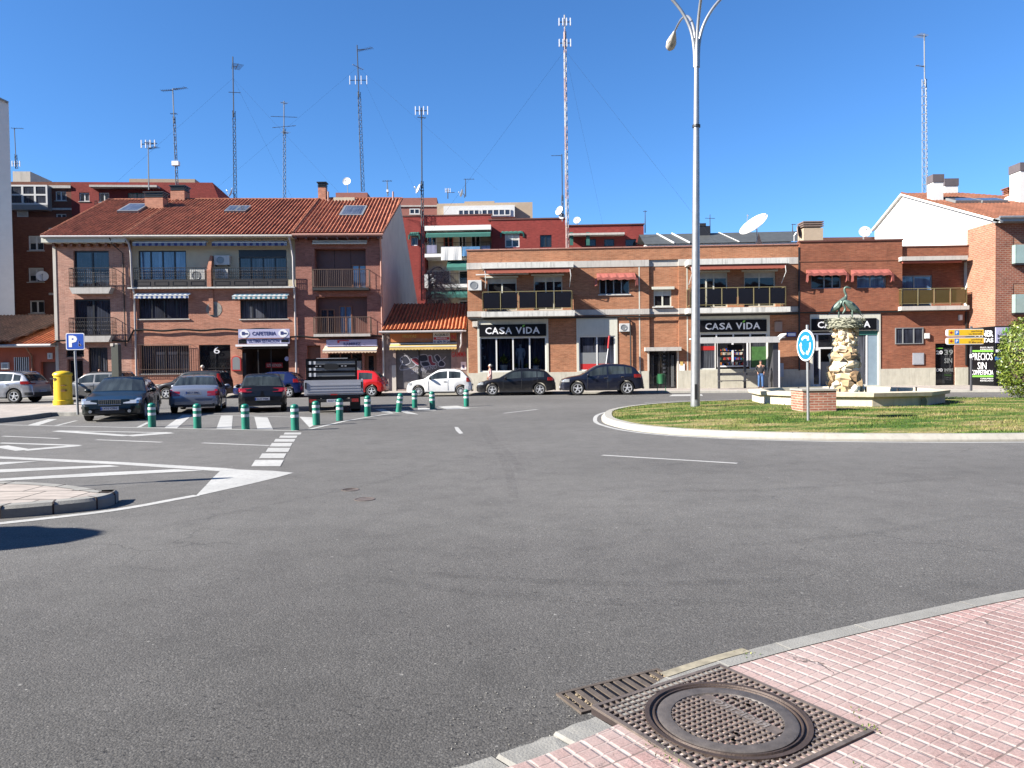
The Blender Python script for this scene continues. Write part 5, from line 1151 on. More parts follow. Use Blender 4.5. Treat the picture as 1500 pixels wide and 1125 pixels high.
def vida(r, label, v=-.12, par=None):
    t = sign(FC, r, v, .14, 'black', 'shop_sign', label, texts=[('C', (.09,.185,.2,.76), 'letters', .02), ('A', (.19,.29,.2,.76), 'letters', .02), ('S', (.30,.385,.2,.76), 'letters', .02), ('A', (.39,.49,.2,.76), 'letters', .02), ('V', (.545,.64,.2,.76), 'letters', .02), ('I', (.655,.68,.2,.70), 'letters', .02), ('D', (.70,.79,.2,.76), 'letters', .02), ('A', (.80,.905,.2,.76), 'letters', .02)])
    mb = FC.mb(); u = r[0]+(r[1]-r[0])*.665; z = r[2]+(r[3]-r[2])*.74; h = (r[3]-r[2])
    mb.poly([(u-.06,v-.013,z),(u+.02,v-.013,z+.02),(u+.10,v-.013,z+h*.22),(u-.02,v-.013,z+h*.2),(u-.09,v-.013,z+h*.1)]); mb.build('leaf_accent', MT['leafgreen'], t, recalc=False)
    return t
vida(FC.R(702,475,800,492.5,-.12), 'black sign reading CASA VÍDA over the shop window with the mannequins')
vida(FC.R(1024,468.5,1123,486,-.12), 'black sign reading CASA VÍDA behind the bus shelter')
# mannequins stand later (need the figure builder)
dd = W['dr']; dr = window(FC, hK, dd, .17, 3, frame='darkframe', glass='g_dark', fw=.06, name='entrance_door', split=[.38,.72])
for j in range(9): u = dd[0]+(dd[1]-dd[0])*.55; z = dd[2]+.7+j*.24; boxp(FC, dr, 'glass_brick', 'g_lace', u-.08, u+.08, .165, .17, z, z+.13)
for f_ in (.12, .85):
    mb = FC.mb(); u = dd[0]+(dd[1]-dd[0])*f_; [mb.tube([(u+k*.07,.16,dd[2]+.1),(u+k*.07,.16,dd[3]-.3)], .01, 4) for k in (-1,0,1)]; mb.build('door_bars', MT['greyframe'], dr)
s_ = FC.R(945,508.5,998,514,-.35); mb = FC.mb(); mb.box(s_[0], s_[1], -.4, 0, s_[2], s_[3]); mb.build('door_canopy', MT['band'], hK)
for a, b in ((dd[0]-.10, dd[0]), (dd[1], dd[1]+.10)): boxp(FC, hK, 'door_surround', 'gable', a, b, -.03, .16, ZB, dd[3])
pipe(FC, hK, [(uK0,-.1,zb0-.1),(U(913),-.1,zb0-.12),(U(922),-.1,zb0-.35),(U(923),-.1,zb0-.8),(U(923),-.1,zPl-.1)], 'cable', .045, 'cable_duct')
mb = FC.mb(); [mb.tube([(uK0+.1,-.09-.03*k,zb0-.08-.05*k),(U(900),-.09,zb0-.11-.03*k),(uK1,-.09,zb0-.06-.04*k)], .03, 5) for k in range(3)]; mb.build('cable_bundle', MT['cable'], hK)
ac_unit(FC, FC.R(686,411,706,426,-.1), -.02, 'air conditioner at the left corner of the orange brick block', depth=.35)
ac_unit(FC, FC.R(907,474,922,486,0), -.02, 'ventilation box beside the tall pale shop window with the red warning rod', depth=.12)
for (x0,y0,x1,y1,m_,lab) in ((1135,471,1146,486,'dishb','small ochre meter box under the right balcony'),(692,470,700,479,'gable','small pale junction box left of the shop with mannequins'),(1153,487,1166,493,'bluep','small blue street name plate on the brick wall beside the third shop')):
    r_ = FC.R(x0,y0,x1,y1,-.1); t = thing('wall_box' if m_ != 'bluep' else 'street_name_plate', lab, 'wall box' if m_ != 'bluep' else 'sign', FC.W(r_[0], 0, r_[2])); mb = FC.mb(); mb.box(r_[0], r_[1], -.12, 0, r_[2], r_[3]); mb.build('casing', MT[m_], t, bevel=.01)
    mb = FC.mb(); mb.box(r_[0]+.04, r_[1]-.04, -.128, -.12, r_[2]+.04, r_[3]-.04); mb.build('cover' if m_ != 'bluep' else 'lettering_band', MT[m_ if m_ != 'bluep' else 'letters'], t)
r_ = FC.R(1128,532,1147,552,-.05); t = thing('utility_cabinet', 'grey blue metal cabinet on the plinth right of the bus shelter', 'cabinet', FC.W(r_[0], 0, r_[2])); mb = FC.mb(); mb.box(r_[0], r_[1], -.16, -.05, r_[2], r_[3]); mb.build('casing', M('cabinet_blue', (.30,.36,.45), .5), t); mb = FC.mb(); mb.box(r_[0]+.45, r_[0]+.55, -.17, -.16, r_[2]+.3, r_[2]+.4); mb.build('lock', MT['trim'], t)
# ---- darker brick neighbour with the fourth front
hN = thing('brick_house', 'darker brick house with coral awnings behind the bird fountain', 'house', FC.W((uK1+uK2)/2, 0, 0))
zN = Z(1245, 354); zNb = Z(1245, 456)
N1 = hole(1187,402,1231,423); N2 = hole(1254,401,1297,422); N3 = hole(1187,461,1289,565); N3 = (N3[0],N3[1],ZB,N3[3])
mb = FC.mb(); grid_wall(mb, uK1, uK2, zNb, zN, [N1, N2], -.14, .2); mb.quad((uK1,-.14,zNb),(uK1,10,zNb),(uK1,10,zN),(uK1,-.14,zN)); mb.quad((uK2,-.14,zNb),(uK2,3,zNb),(uK2,3,zN),(uK2,-.14,zN)); mb.quad((uK1,-.14,zNb),(uK2,-.14,zNb),(uK2,0,zNb),(uK1,0,zNb)); mb.quad((uK1,10,ZB),(uK2,10,ZB),(uK2,10,zN),(uK1,10,zN))
zq = Z(1245,541); grid_wall(mb, uK1, uK2, zq, zNb, [N3], 0, .2); mb.build('wall', MT['brick_dark'], hN)
[boxp(FC, hN, 'stone_plinth', 'plinth', a, b, -.04, .1, ZB, zq) for a, b in ((uK1, N3[0]), (N3[1], uK2))]
mb = FC.mb(); mb.box(uK1-.03, uK2+.03, -.2, .2, zN, zN+.09); mb.build('parapet_coping', MT['brownpaint'], hN); boxp(FC, hN, 'brick_cornice', 'brick_dark', uK1, uK2, -.17, -.138, Z(1245,383), Z(1245,381))
mb = FC.mb(); mb.quad((uK1,.2,zN-.3),(uK2,.2,zN-.3),(uK2,10,zN-.3),(uK1,10,zN-.3)); mb.build('flat_roof', MT['gable'], hN)
window(FC, hN, N1, -.03, 3, frame='greyframe', glass='g_dark', fw=.06, sill='white_old', split=[.45,.72]); window(FC, hN, N2, -.03, 2, frame='greyframe', glass='g_blue', fw=.06, sill='white_old', split=[.47])
for x0, x1 in ((1183,1239), (1249,1305)):
    r_ = FC.R(x0, 394, x1, 402, -.4); mb_ = FC.M; FH = Fac(*(FC.W(0,-.14,0).xy), FC.a); hood(FH, hN, r_, 'awn_coral')
f4, g4 = shopfront(hN, N3, '', 0, 3, 1187, 1289, 485)
mb = FC.mb(); mb.box(g4[0]+.0, g4[1], 1.6, 1.65, ZB, g4[3]); mb.box(g4[0], g4[1], .1, 1.6, ZB, ZB+.02); mb.box(g4[0], g4[1], .1, 1.6, g4[3]-.05, g4[3]); mb.build('shop_interior', MT['castdark'], hN)
window(FC, f4, (g4[0],g4[1]-1.35,g4[3]-1.05,g4[3]-.1), .04, 3, frame='whiteframe', glass='g_dark', fw=.1, name='top_window', split=[.12,.62]); window(FC, f4, (g4[0],g4[0]+.5,ZB+.05,g4[3]-1.05), .04, 1, frame='whiteframe', glass='g_curt', fw=.09, name='shop_window')
window(FC, f4, (g4[1]-1.35,g4[1]-.6,ZB+.02,g4[3]-.1), .04, 1, frame='whiteframe', glass='g_lace', fw=.08, name='shop_door'); boxp(FC, f4, 'green_panel', 'awn_green', g4[1]-1.4, g4[1], .03, .05, g4[3]-.25, g4[3]-.02)
MT['pale_blue'] = M('pale_blue_door', (.26,.34,.40), .4); boxp(FC, f4, 'blue_door', 'pale_blue', g4[1]-.6, g4[1]-.02, .06, .1, ZB+.02, g4[3]-.25)
mb = FC.mb(); mb.box(g4[0]+.9, g4[0]+2.1, 1.0, 1.1, ZB, ZB+1.5); mb.build('display_shelf', MT['greyframe'], hN)
vida(FC.R(1189,466.5,1284,483.5,-.12), 'black shop sign partly hidden behind the stork fountain')
boxp(FC, hN, 'rain_pipe', 'cable', uK1-.06, uK1+.02, -.16, -.1, ZB+1, zN-.3)
mb = FC.mb(); [mb.tube([(uK1,-.09,zNb-.02-.05*k),(uK2,-.09,zNb-.05-.04*k)], .03, 5) for k in range(2)]; mb.build('cable_bundle', MT['cable'], hN)
# ---- third part with the corner balcony
hQ = thing('brick_house', 'low brick house with a glazed balcony and black shop door, next to the white gable', 'house', FC.W((uK2+uK3)/2, 0, 0))
zQ = Z(1370, 361.5); zQc = Z(1370,376); zQb = Z(1370, 452)
Q1 = hole(1322,402,1372,448); Q1 = (Q1[0],Q1[1],zQb+.02,Q1[3]); Q2 = hole(1311,480,1352,504); Q3 = hole(1370,503,1399,568); Q3 = (Q3[0],Q3[1],ZB,Q3[3])
mb = FC.mb(); grid_wall(mb, uK2, uK3, zQb, zQ, [Q1], .5, .15); zq2 = Z(1340,539)
grid_wall(mb, uK2, uK3, zq2, zQb-.15, [h for h in (Q3,)], 0, .15); mb.quad((uK2,.5,zQ-.9),(uK3,.5,zQ-.9),(uK3,-.05,zQ-.9),(uK2,-.05,zQ-.9)); grid_wall(mb, uK2, uK3, zQc, zQ, [], 0); mb.build('wall', MT['brick_dark'], hQ)
mb = FC.mb(); mb.box(uK2, uK3, -.04, .3, zQ, zQ+.07); mb.build('parapet_coping', MT['brownpaint'], hQ)
mb = FC.mb(); mb.quad((uK2,.2,zQ-.3),(uK3,.2,zQ-.3),(uK3,10,zQ-.3),(uK2,10,zQ-.3)); mb.build('flat_roof', MT['gable'], hQ)
[boxp(FC, hQ, 'stone_plinth', 'plinth', a, b, -.04, .1, ZB, zq2) for a, b in ((uK2, Q3[0]), (Q3[1], uK3))]
c_ = FC.R(1321,375,1418,381,-.55); boxp(FC, hQ, 'canopy_slab', 'band', c_[0], c_[1], -.55, .5, c_[2], c_[3]); s_ = FC.R(1320,448,1420,454,-.55); mb = FC.mb(); mb.box(s_[0]+.02, s_[1], -.55, .5, s_[2], s_[3]); b_ = mb.build('balcony', MT['band'], hQ)
rr = FC.R(1321,422,1416,448,-.5); railing(FC, b_, (rr[0],rr[1],s_[3]+.1,rr[3]), .5, 'yellow_rail', style='panel', panel='smoke_panel')
mb = FC.mb(); mb.tube([(c_[0]+.1,-.4,c_[2]-.08),(c_[1]-.3,-.4,c_[2]-.08)], .08, 8); mb.build('awning', MT['awn_red'], hQ)
window(FC, hQ, Q1, .55, 2, frame='greyframe', glass='g_blue', fw=.07, name='balcony_door', split=[.47]); w_ = window(FC, hQ, Q2, -.06, 3, frame='greyframe', glass='g_curt', fw=.05, name='window', split=[.27,.66])
dr = window(FC, hQ, Q3, .12, 1, frame='black', glass='g_dark', fw=.1, name='shop_door')
for s_t, za, zb2, ua, ub, m_ in (('20', 1.62,1.82,.08,.42,'letters'),('39', 1.58,1.86,.5,.95,'greyframe'),('SIN', 1.15,1.42,.5,.9,'greyframe'),('IMPRE', .72,.88,.5,.95,'greyframe'),('CIO', .72,.88,.08,.42,'letters')):
    mb = FC.mb(); text(mb, s_t, Q3[0]+(Q3[1]-Q3[0])*ua, Q3[0]+(Q3[1]-Q3[0])*ub, ZB+za*1.15, ZB+zb2*1.15, .10); mb.build('lettering', MT[m_], dr, recalc=False)
mb = FC.mb(); [mb.box(Q3[0]+.1, Q3[0]+.5, .095, .1, ZB+z_, ZB+z_+.05) for z_ in (2.2,)]; mb.build('green_stripe', MT['leafgreen'], dr)
for (x0,y0,x1,y1,lab) in ((1355,488,1362,496,'small white meter box right of the barred window'),(1405,461,1410,469,'small white lamp box under the corner balcony')):
    r_ = FC.R(x0,y0,x1,y1,-.1); t = thing('wall_box', lab, 'wall box', FC.W(r_[0],0,r_[2])); mb = FC.mb(); mb.box(r_[0], r_[1], -.12, 0, r_[2], r_[3]); mb.build('casing', MT['ac'], t, bevel=.01); mb = FC.mb(); mb.box(r_[0]+.03, r_[1]-.03, -.125, -.12, r_[2]+.03, r_[3]-.03); mb.build('cover', MT['white'], t)
r_ = FC.R(1337,517,1353,534,-.02); t = thing('utility_cabinet', 'square grey metal hatch on the brick wall under the barred window', 'cabinet', FC.W(r_[0],0,r_[2])); mb = FC.mb(); mb.box(r_[0], r_[1], -.06, 0, r_[2], r_[3]); mb.build('casing', M('hatch_grey', (.34,.36,.40), .5), t); mb = FC.mb(); mb.box(r_[0]+.05, r_[1]-.05, -.066, -.06, r_[2]+.05, r_[3]-.05); mb.build('door', M('hatch_door', (.38,.39,.42), .5), t)
boxp(FC, hQ, 'rain_pipe', 'cable', uK3-.25, uK3-.17, -.1, -.02, ZB+1.2, zQb-.2)
# =============== white gabled corner building (right) ===============
XW = 27.35; yF = 41.8
hW = thing('corner_building', 'corner building with white gable, brick lower walls and brown tile roof at the right edge', 'building', (XW, yF, 0))
zwe = P(1459,319,yF).z; zpk = P(1323,284,51.7).z; zbk = P(1282,336,55.7).z; ztop = P(1459,323,yF).z-.05; yP = 51.7; yB = 55.7
mb = MB(); mb.poly([(XW,yF+.02,ztop),(XW,yF+.02,zwe),(XW,yP,zpk),(XW,yB,zbk),(XW,yB,4),(XW,44.3,4),(XW,44.3,ztop)]); mb.quad((XW,yF+.02,ztop),(XW,44.3,ztop),(XW+.001,44.3,ztop),(XW+.001,yF+.02,ztop)); mb.build('gable_wall', MT['white'], hW)
zs = P(1440,478,yF).z
mb = MB(); mb.box(XW-.03, XW+2.5, yF, 44.4, zs, ztop); mb.build('corner_brick', MT['brick_corner_lit'], hW)
FW = Fac(XW, yF-.02, 0)
o = [FW.R(1484,343,1560,384), FW.R(1484,415,1560,456)]
mb = FW.mb(); grid_wall(mb, -.03, 14, zs, zwe-.1, o, 0, .25); mb.build('wall', MT['brick_corner_shaded'], hW)
for r in o:
    window(FW, hW, r, .2, 2, frame='darkframe', glass='g_dark', fw=.08, shut=.0); mb = FW.mb(); mb.box(r[0]-.08, r[1], -.3, .2, r[2]-.18, r[2]-.1); b_ = mb.build('balcony', MT['darkframe'], hW)
    mb = FW.mb(); mb.box(r[0]-.05, r[1], -.32, -.28, r[2]-.08, r[2]+.95); mb.box(r[0]-.08, r[0]-.04, -.32, -.02, r[2]-.08, r[2]+.95); mb.build('glass_balustrade', M('frosted_glass', (.30,.40,.37), .25, coat=.6), b_)
mb = FW.mb(); mb.box(-.2, 14, -.62, 0, zwe-.32, zwe-.08); mb.build('eave_board', MT['greyframe'], hW); mb = FW.mb(); mb.tube([(-.25,-.66,zwe-.1),(14,-.66,zwe-.1)], .08, 8); mb.build('gutter', MT['galv'], hW)
mb = FW.mb(); mb.box(-.03, 14, -.03, .02, ZB, zs); mb.build('shop_front', MT['black'], hW)
mb = MB(); mb.box(XW-.06, XW-.031, yF, 44.4, ZB, zs); mb.build('shop_side_front', MT['black'], hW)
slope = (zpk-zwe)/(yP-yF); xr = P(1402,283,yP).x
tile_roof(hW, (XW-.15,yF-.6,zwe-.6*slope), (XW+16,yF-.6,zwe-.6*slope), (xr,yP,zpk+.05), (XW-.15,yP,zpk+.05), 'tile_brown', amp=.025)
mb = MB(); mb.quad((XW-.1,yP,zpk),(xr,yP,zpk),(xr+4,yB,zbk),(XW-.1,yB,zbk)); mb.add([(xr,yP,zpk),(XW+16,yF-.6,zwe-.6*slope),(xr+4,yB,zbk)],[(0,1,2)]); mb.build('rear_roof', MT['tile_brown'], hW)
lips(hW, (XW-.1,yF-.5,zwe-.5*slope+.03), (XW-.1,yP,zpk+.08), 'tile_brown', .07, 'verge_tiles')
mb = MB(); mb.prism([(XW-.2,yF-.6,zwe-.6*slope-.16),(XW-.2,yP,zpk-.1),(XW-.2,yP,zpk+.02),(XW-.2,yF-.6,zwe-.6*slope-.04)], (.2,0,0)); mb.prism([(XW-.2,yP,zpk-.1),(XW-.2,yB+.2,zbk-.12),(XW-.2,yB+.2,zbk),(XW-.2,yP,zpk+.02)], (.2,0,0)); mb.build('verge_board', MT['white'], hW)
def onroof(px, py):
    d = ray(px, py); n = Vector((0,-slope,1)); a = Vector((0,yF,zwe)); t = (a-CP).dot(n)/d.dot(n); return CP+d*t
for px in (1411, 1450):
    c = onroof(px, 296.5); skylight(hW, [(c.x-.8,c.y-.5,c.z-.5*slope+.05),(c.x+.8,c.y-.5,c.z-.5*slope+.05),(c.x+.8,c.y+.6,c.z+.6*slope+.05),(c.x-.8,c.y+.6,c.z+.6*slope+.05)])
for px, pyb, pyt, w_ in ((1370.5,293,257,.66),(1390,283,263,.9)):
    c = onroof(px, pyb); ch = MB(); D = c.y; zt_ = P(px,pyt,D).z; ch.box(c.x-w_/2, c.x+w_/2, c.y-.3, c.y+.4, c.z-.6, zt_-.5); o_ = ch.build('chimney', MT['white'], hW); ch = MB(); ch.box(c.x-w_/2-.04, c.x+w_/2+.04, c.y-.34, c.y+.44, zt_-.5, zt_); ch.build('chimney_cowl', M('cowl_grey', (.12,.10,.105), .6), o_)
c = P(1498,292,47); ch = MB(); ch.box(c.x-.15, c.x+1.3, 47, 48, zwe, P(1498,250,47).z); o_ = ch.build('chimney', MT['white'], hW); ch = MB(); ch.box(c.x-.2, c.x+1.4, 46.95, 48.05, P(1498,250,47).z, P(1498,238,47).z); ch.build('chimney_cowl', M('cowl_grey2', (.12,.10,.105), .6), o_)
c = P(1486,292,50); chimney(hW, (c.x, 50.4), .7, .6, 9, P(1486,275,50).z, 'brick_corner_lit', 'brick_dark')
c0, c1 = P(1460,290,47.5), P(1500,297,47.5); mb = MB(); mb.prism([(c0.x-.8,47.6,c0.z-1.2),(c1.x+4,47.6,c0.z-1.2),(c1.x+4,47.6,c1.z+.4),(c1.x-.9,47.6,c1.z+.45),(c0.x+.3,47.6,c0.z-.55)], (0,.3,0)); mb.build('rear_gable', MT['white'], hW)
# lettering on the side and front of the black shop
def sidetext(par, s_, y0, y1, x0, x1, m_, name='lettering', bold=.02):
    # on the plane X = XW-.06: image left is the far end
    a = [P_side(x0, y0), P_side(x1, y0), P_side(x1, y1), P_side(x0, y1)]
    f = lambda p, q: Vector((XW-.072, a[0].y+(a[1].y-a[0].y)*p, (a[3].z+(a[2].z-a[3].z)*p)*(1-q)+(a[0].z+(a[1].z-a[0].z)*p)*q))
    mb = MB(); text(mb, s_, 0,1,0,1,0, bold, f); return mb.build(name, MT[m_], par, recalc=False)
def P_side(px, py):
    d = ray(px, py); t = (XW-.072)/d.x; return CP+d*t
t = thing('shop_lettering', 'white PRECIOS SIN COMPETENCIA lettering with green stripes on the black shop side', 'sign', (XW-.07, 43.6, .3))
sidetext(t, 'PRECIOS', 517, 527.5, 1424, 1454, 'letters', bold=0); sidetext(t, 'SIN', 530.5, 541, 1432, 1445, 'letters', bold=0); sidetext(t, 'COMPETENCIA', 542, 549, 1423, 1455, 'letters', bold=.01)
for y0, y1 in ((513,515.5),(550,552.3)):
    mb = MB(); a, b = P_side(1424,y1), P_side(1455,y1); c, d = P_side(1455,y0), P_side(1424,y0); mb.poly([a,b,c,d]); mb.build('green_stripe', MT['leafgreen'], t, recalc=False)
for s_, y0, y1 in (('ENVIOS GRATIS', 508,510), ('IMPRESORAS', 511,512.6), ('CONSUMIBLES', 553.6,555.5), ('REVELADO', 556.8,558.6)): sidetext(t, s_, y0, y1, 1436, 1455, 'letters', bold=0)
t = thing('shop_fascia', 'black fascia with white TONER and TINTAS lettering behind the yellow parking arrows', 'sign', (XW-.07, 43.6, 3))
sidetext(t, 'TONER', 484, 493, 1426, 1455, 'letters', bold=.03); sidetext(t, 'TINTAS', 495, 501.5, 1426, 1455, 'letters', bold=.03)
r_ = FW.R(1458,479.5,1480,502,-.06); t = sign(FW, r_, -.12, .08, 'lav', 'shop_sign', 'square pale sign reading de buena tinta with green dots on the shop corner', texts=[('de', (.1,.36,.62,.82), 'black', .02),('buena', (.1,.88,.34,.56), 'black', .02),('tinta', (.1,.78,.06,.28), 'black', .02)])
t.children[0].data.materials[0] = M('sign_grey', (.50,.52,.58), .5)
mb = FW.mb()
for k in range(9): a_ = k*.8; rr_ = .0 if k == 0 else .2+.06*(k % 2); s_ = .09 if k == 0 else .03+.015*(k % 3); mb.lathe([(s_,-.008),(s_,0),(.001,0)], c=(r_[0]+(r_[1]-r_[0])*.68+rr_*math.cos(a_), -.125, r_[2]+(r_[3]-r_[2])*.78+rr_*.6*math.sin(a_)), axis='y', n=8)
mb.build('logo_dots', MT['leafgreen'], t)
t = thing('shop_lettering', 'small white and blue marks on the black glass beside the hedge ball', 'sign', FW.W(.6,-.04,.5))
for k, (x, y, m_, s_) in enumerate(((1463,514,'letters',.16),(1463,525,'bluep2',.2),(1463,535,'letters',.08),(1463,545,'letters',.12))):
    q = FW.hit(x, y, -.04); mb = FW.mb(); mb.box(q[0]-s_, q[0]+s_, -.045, -.035, q[1]-s_*.5, q[1]+s_*.5); mb.build('mark', MT[m_], t)

# =============== background buildings ===============
def bgwin(F, par, rects, cols=2, frame='whiteframe', glass='g_dark', shut=.0, v=.1, sill='band', fw=.09):
    for r in rects: window(F, par, r, v, cols, frame=frame, glass=glass, fw=fw, shut=shut, sill=sill)
# far left: white wall block
FB0 = Fac(0, 52, 0); a = FB0.hit(17,300)[0]; zt_ = FB0.hit(13,152)[1]
t = thing('white_building', 'tall plain white building cut by the left edge of the photo', 'building', (a-5, 52, 0)); mb = MB(); mb.add([(a-14,46,0),(a,52,0),(a,52,zt_),(a-14,46,zt_+6.5),(a-26,70,0),(a*1.36,70,0),(a*1.36,70,zt_),(a-26,70,zt_+6.5)], [(0,1,2,3),(1,5,6,2),(4,7,6,5),(0,3,7,4),(3,2,6,7)]); mb.build('wall', MT['white'], t)
mb = MB(); mb.tube([(a-14,45.9,zt_+6.6),(a+.05,51.9,zt_+.05)], .08); mb.build('roof_edge', MT['greyframe'], t)
mb = MB(); mb.box(a-1.6,a-1.0,51.6,51.98,P(10,462,52).z,P(10,446,52).z); mb.build('wall_cabinet', MT['darkframe'], t)
# low red house, far left
FR = Fac(-26, 45.6, R(3)); u0, u1 = FR.hit(-60,520)[0], uA0 and FR.hit(84.5,520)[0]; t = hR = thing('low_house', 'low red rendered house with an old orange tile roof left of the terrace', 'house', FR.W((u0+u1)/2,0,0))
ze = FR.hit(40,508)[1]; R1 = FR.R(21,523,42,545); R2 = FR.R(60,530,82,574); R2 = (R2[0],R2[1],ZB,R2[3]); mb = FR.mb(); grid_wall(mb, u0, u1, ZB, ze, [R1,R2], 0, .3); mb.build('wall', MT['redwall'], t)
w_ = window(FR, t, R1, .2, 1, frame='brownpaint', glass='g_lace', fw=.05); mb = FR.mb(); [mb.box(R1[0]+(R1[1]-R1[0])*i/7-.02, R1[0]+(R1[1]-R1[0])*i/7+.02, .0, .03, R1[2], R1[3]) for i in range(8)]; mb.build('window_bars', MT['whiteframe'], w_)
window(FR, t, R2, .25, 1, frame='brownpaint', glass='g_dark', fw=.1, shut=.95, shmat='brownpaint', name='door')
tile_roof(t, FR.W(u0,-.6,ze+.1), FR.W(u1+.05,-.6,ze+.1), FR.W(u1+.05,5.2,ze+2.0), FR.W(u0,5.2,ze+2.0), 'tile_orange')
mb = FR.mb(); mb.quad((u0,5.2,ze+2),(u1,5.2,ze+2),(u1,10,ze),(u0,10,ze)); mb.box(u0, u1, -.6, 0, ze-.02, ze+.05); mb.build('eave_board', MT['band'], t); mb = FR.mb(); mb.tube([(u0,-.68,ze+.05),(u1,-.68,ze+.05)], .1, 8); mb.build('gutter', MT['pipe'], t)
pipe(FR, t, [(FR.hit(47,515)[0],-.65,ze),(FR.hit(48,520)[0],-.1,ze-.6),(FR.hit(49,560)[0],-.08,ZB)], 'wood', .06, 'downpipe')
pk = tile_roof(t, FR.W(u0-1,-.9,ze+.3), FR.W(FR.hit(-3,480)[0]+1.2,-.9,ze+.3), FR.W(FR.hit(30,480)[0]+.8,5.2,ze+2.3), FR.W(u0-1,5.2,ze+2.3), 'tile_dark', name='old_roof')
for (x0,y0,x1,y1,lab) in ((2,531,13,541,'square white gas meter box on the red wall, at the left edge'),(70,517,76,526,'narrow white letter box high on the red wall by the brown door')):
    r_ = FR.R(x0,y0,x1,y1,-.1); b = thing('wall_box', lab, 'wall box', FR.W(r_[0],0,r_[2])); mb = FR.mb(); mb.box(r_[0], r_[1], -.15, 0, r_[2], r_[3]); mb.build('casing', MT['ac'], b, bevel=.01); mb = FR.mb(); mb.box(r_[0]+.08, r_[1]-.06, -.156, -.15, r_[2]+.08, r_[3]-.1); mb.build('cover', MT['greyframe'], b)
# brown brick flats just behind
FB1 = Fac(-34, 58, R(2)); u0, u1 = FB1.hit(22,400)[0], FB1.hit(108,400)[0]; t = thing('apartment_building', 'brown brick flats with three roller shuttered windows, behind the pink brick house', 'building', FB1.W((u0+u1)/2,0,0))
zt_ = FB1.hit(60,318)[1]; hs = [FB1.R(41,345,64,367), FB1.R(41,392,64,413), FB1.R(43,440,65,459)]; mb = FB1.mb(); grid_wall(mb, u0, u1, 0, zt_, hs, 0, .2); mb.quad((u1,0,0),(u1,9,0),(u1,9,zt_),(u1,0,zt_)); mb.quad((u0,0,0),(u0,9,0),(u0,9,zt_),(u0,0,zt_)); mb.quad((u0,0,zt_),(u1,0,zt_),(u1,9,zt_),(u0,9,zt_)); mb.build('wall', MT['brick_brown_bg'], t)
for r, s_ in zip(hs, (.5,.55,.1)): window(FB1, t, r, .12, 2, fw=.1, shut=s_, sill='band')
mb = FB1.mb(); [mb.box(FB1.hit(72,y)[0], u1, -.06, 0, FB1.hit(85,y)[1], FB1.hit(85,y-3)[1]) for y in (337,432)]; mb.build('stone_band', MT['band'], t)
# long red and brown apartment block
FB2 = Fac(-48, 74, R(4)); u0, um, u1 = FB2.hit(-20,300)[0], FB2.hit(105,300)[0], FB2.hit(312,300)[0]; t = thing('apartment_building', 'long apartment block, half brown brick and half dark red, behind the left terrace', 'building', FB2.W((u0+u1)/2,0,0))
zt_ = FB2.hit(200,267)[1]; hb = [FB2.R(81,280,97,294), FB2.R(82,313,97,324)]; hr = [FB2.R(116,282,131,295), FB2.R(145,282,160,296), FB2.R(118,313,126,320)]
mb = FB2.mb(); grid_wall(mb, u0, um, 0, zt_, hb, 0, .2); mb.build('brown_wall', MT['brick_brown_bg'], t); mb = FB2.mb(); grid_wall(mb, um, u1, 0, zt_, hr, -.02, .2); mb.quad((u1,-.02,0),(u1+1,10,0),(u1-.5,10,zt_),(u1,-.02,zt_)); mb.add([(u1,-.02,zt_),(u1+.9,-.02,zt_-2.4),(u1,-.02,zt_-2.4)],[(0,1,2)]); mb.box(u1-.1,u1+.9,-.02,3,0,zt_-2.4); mb.build('red_wall', MT['brick_red_bg'], t)
bgwin(FB2, t, hb+hr, glass='g_curt')
mb = FB2.mb(); mb.box(u0, um, -.15, 0, FB2.hit(90,276)[1], FB2.hit(90,272)[1]); mb.box(u0, um, -.15, 0, FB2.hit(90,308)[1], FB2.hit(90,305)[1]); mb.box(FB2.hit(137,276)[0], FB2.hit(235,276)[0], -.9, 0, FB2.hit(180,277)[1], FB2.hit(180,274)[1]); mb.build('stone_band', MT['band'], t)
e_ = FB2.R(15,271,70,300,-.7); b_ = boxp(FB2, t, 'enclosed_balcony', 'greyframe', e_[0], e_[1], -.8, 0, e_[2]-.5, e_[2]); window(FB2, b_, (e_[0],e_[1],e_[2],e_[3]), -.78, 3, 2, frame='whiteframe', glass='g_curt', fw=.16, name='glazing'); boxp(FB2, b_, 'side_glazing', 'greyframe', e_[1]-.1, e_[1], -.7, 0, e_[2], e_[3])
e_ = FB2.R(139,294,160,306,-.6); mb = FB2.mb(); mb.box(e_[0], e_[1], -.7, 0, e_[2]-.2, e_[2]); b_ = mb.build('balcony', MT['band'], t); railing(FB2, b_, e_, .65, 'iron')
boxp(FB2, t, 'roof_room', 'beige', FB2.hit(170,262)[0], FB2.hit(270,262)[0], 3, 8, zt_-.2, FB2.hit(240,262,3)[1]); boxp(FB2, t, 'roof_room', 'gable', FB2.hit(10,262)[0], FB2.hit(36,262)[0], 1, 5, zt_-.2, FB2.hit(22,251,1)[1])
e_ = FB2.R(188,283,214,297,-.1); window(FB2, t, e_, -.12, 2, glass='g_lace', frame='awn_green'); e_ = FB2.R(26,306,42,318); window(FB2, t, e_, -.12, 1, shut=1)
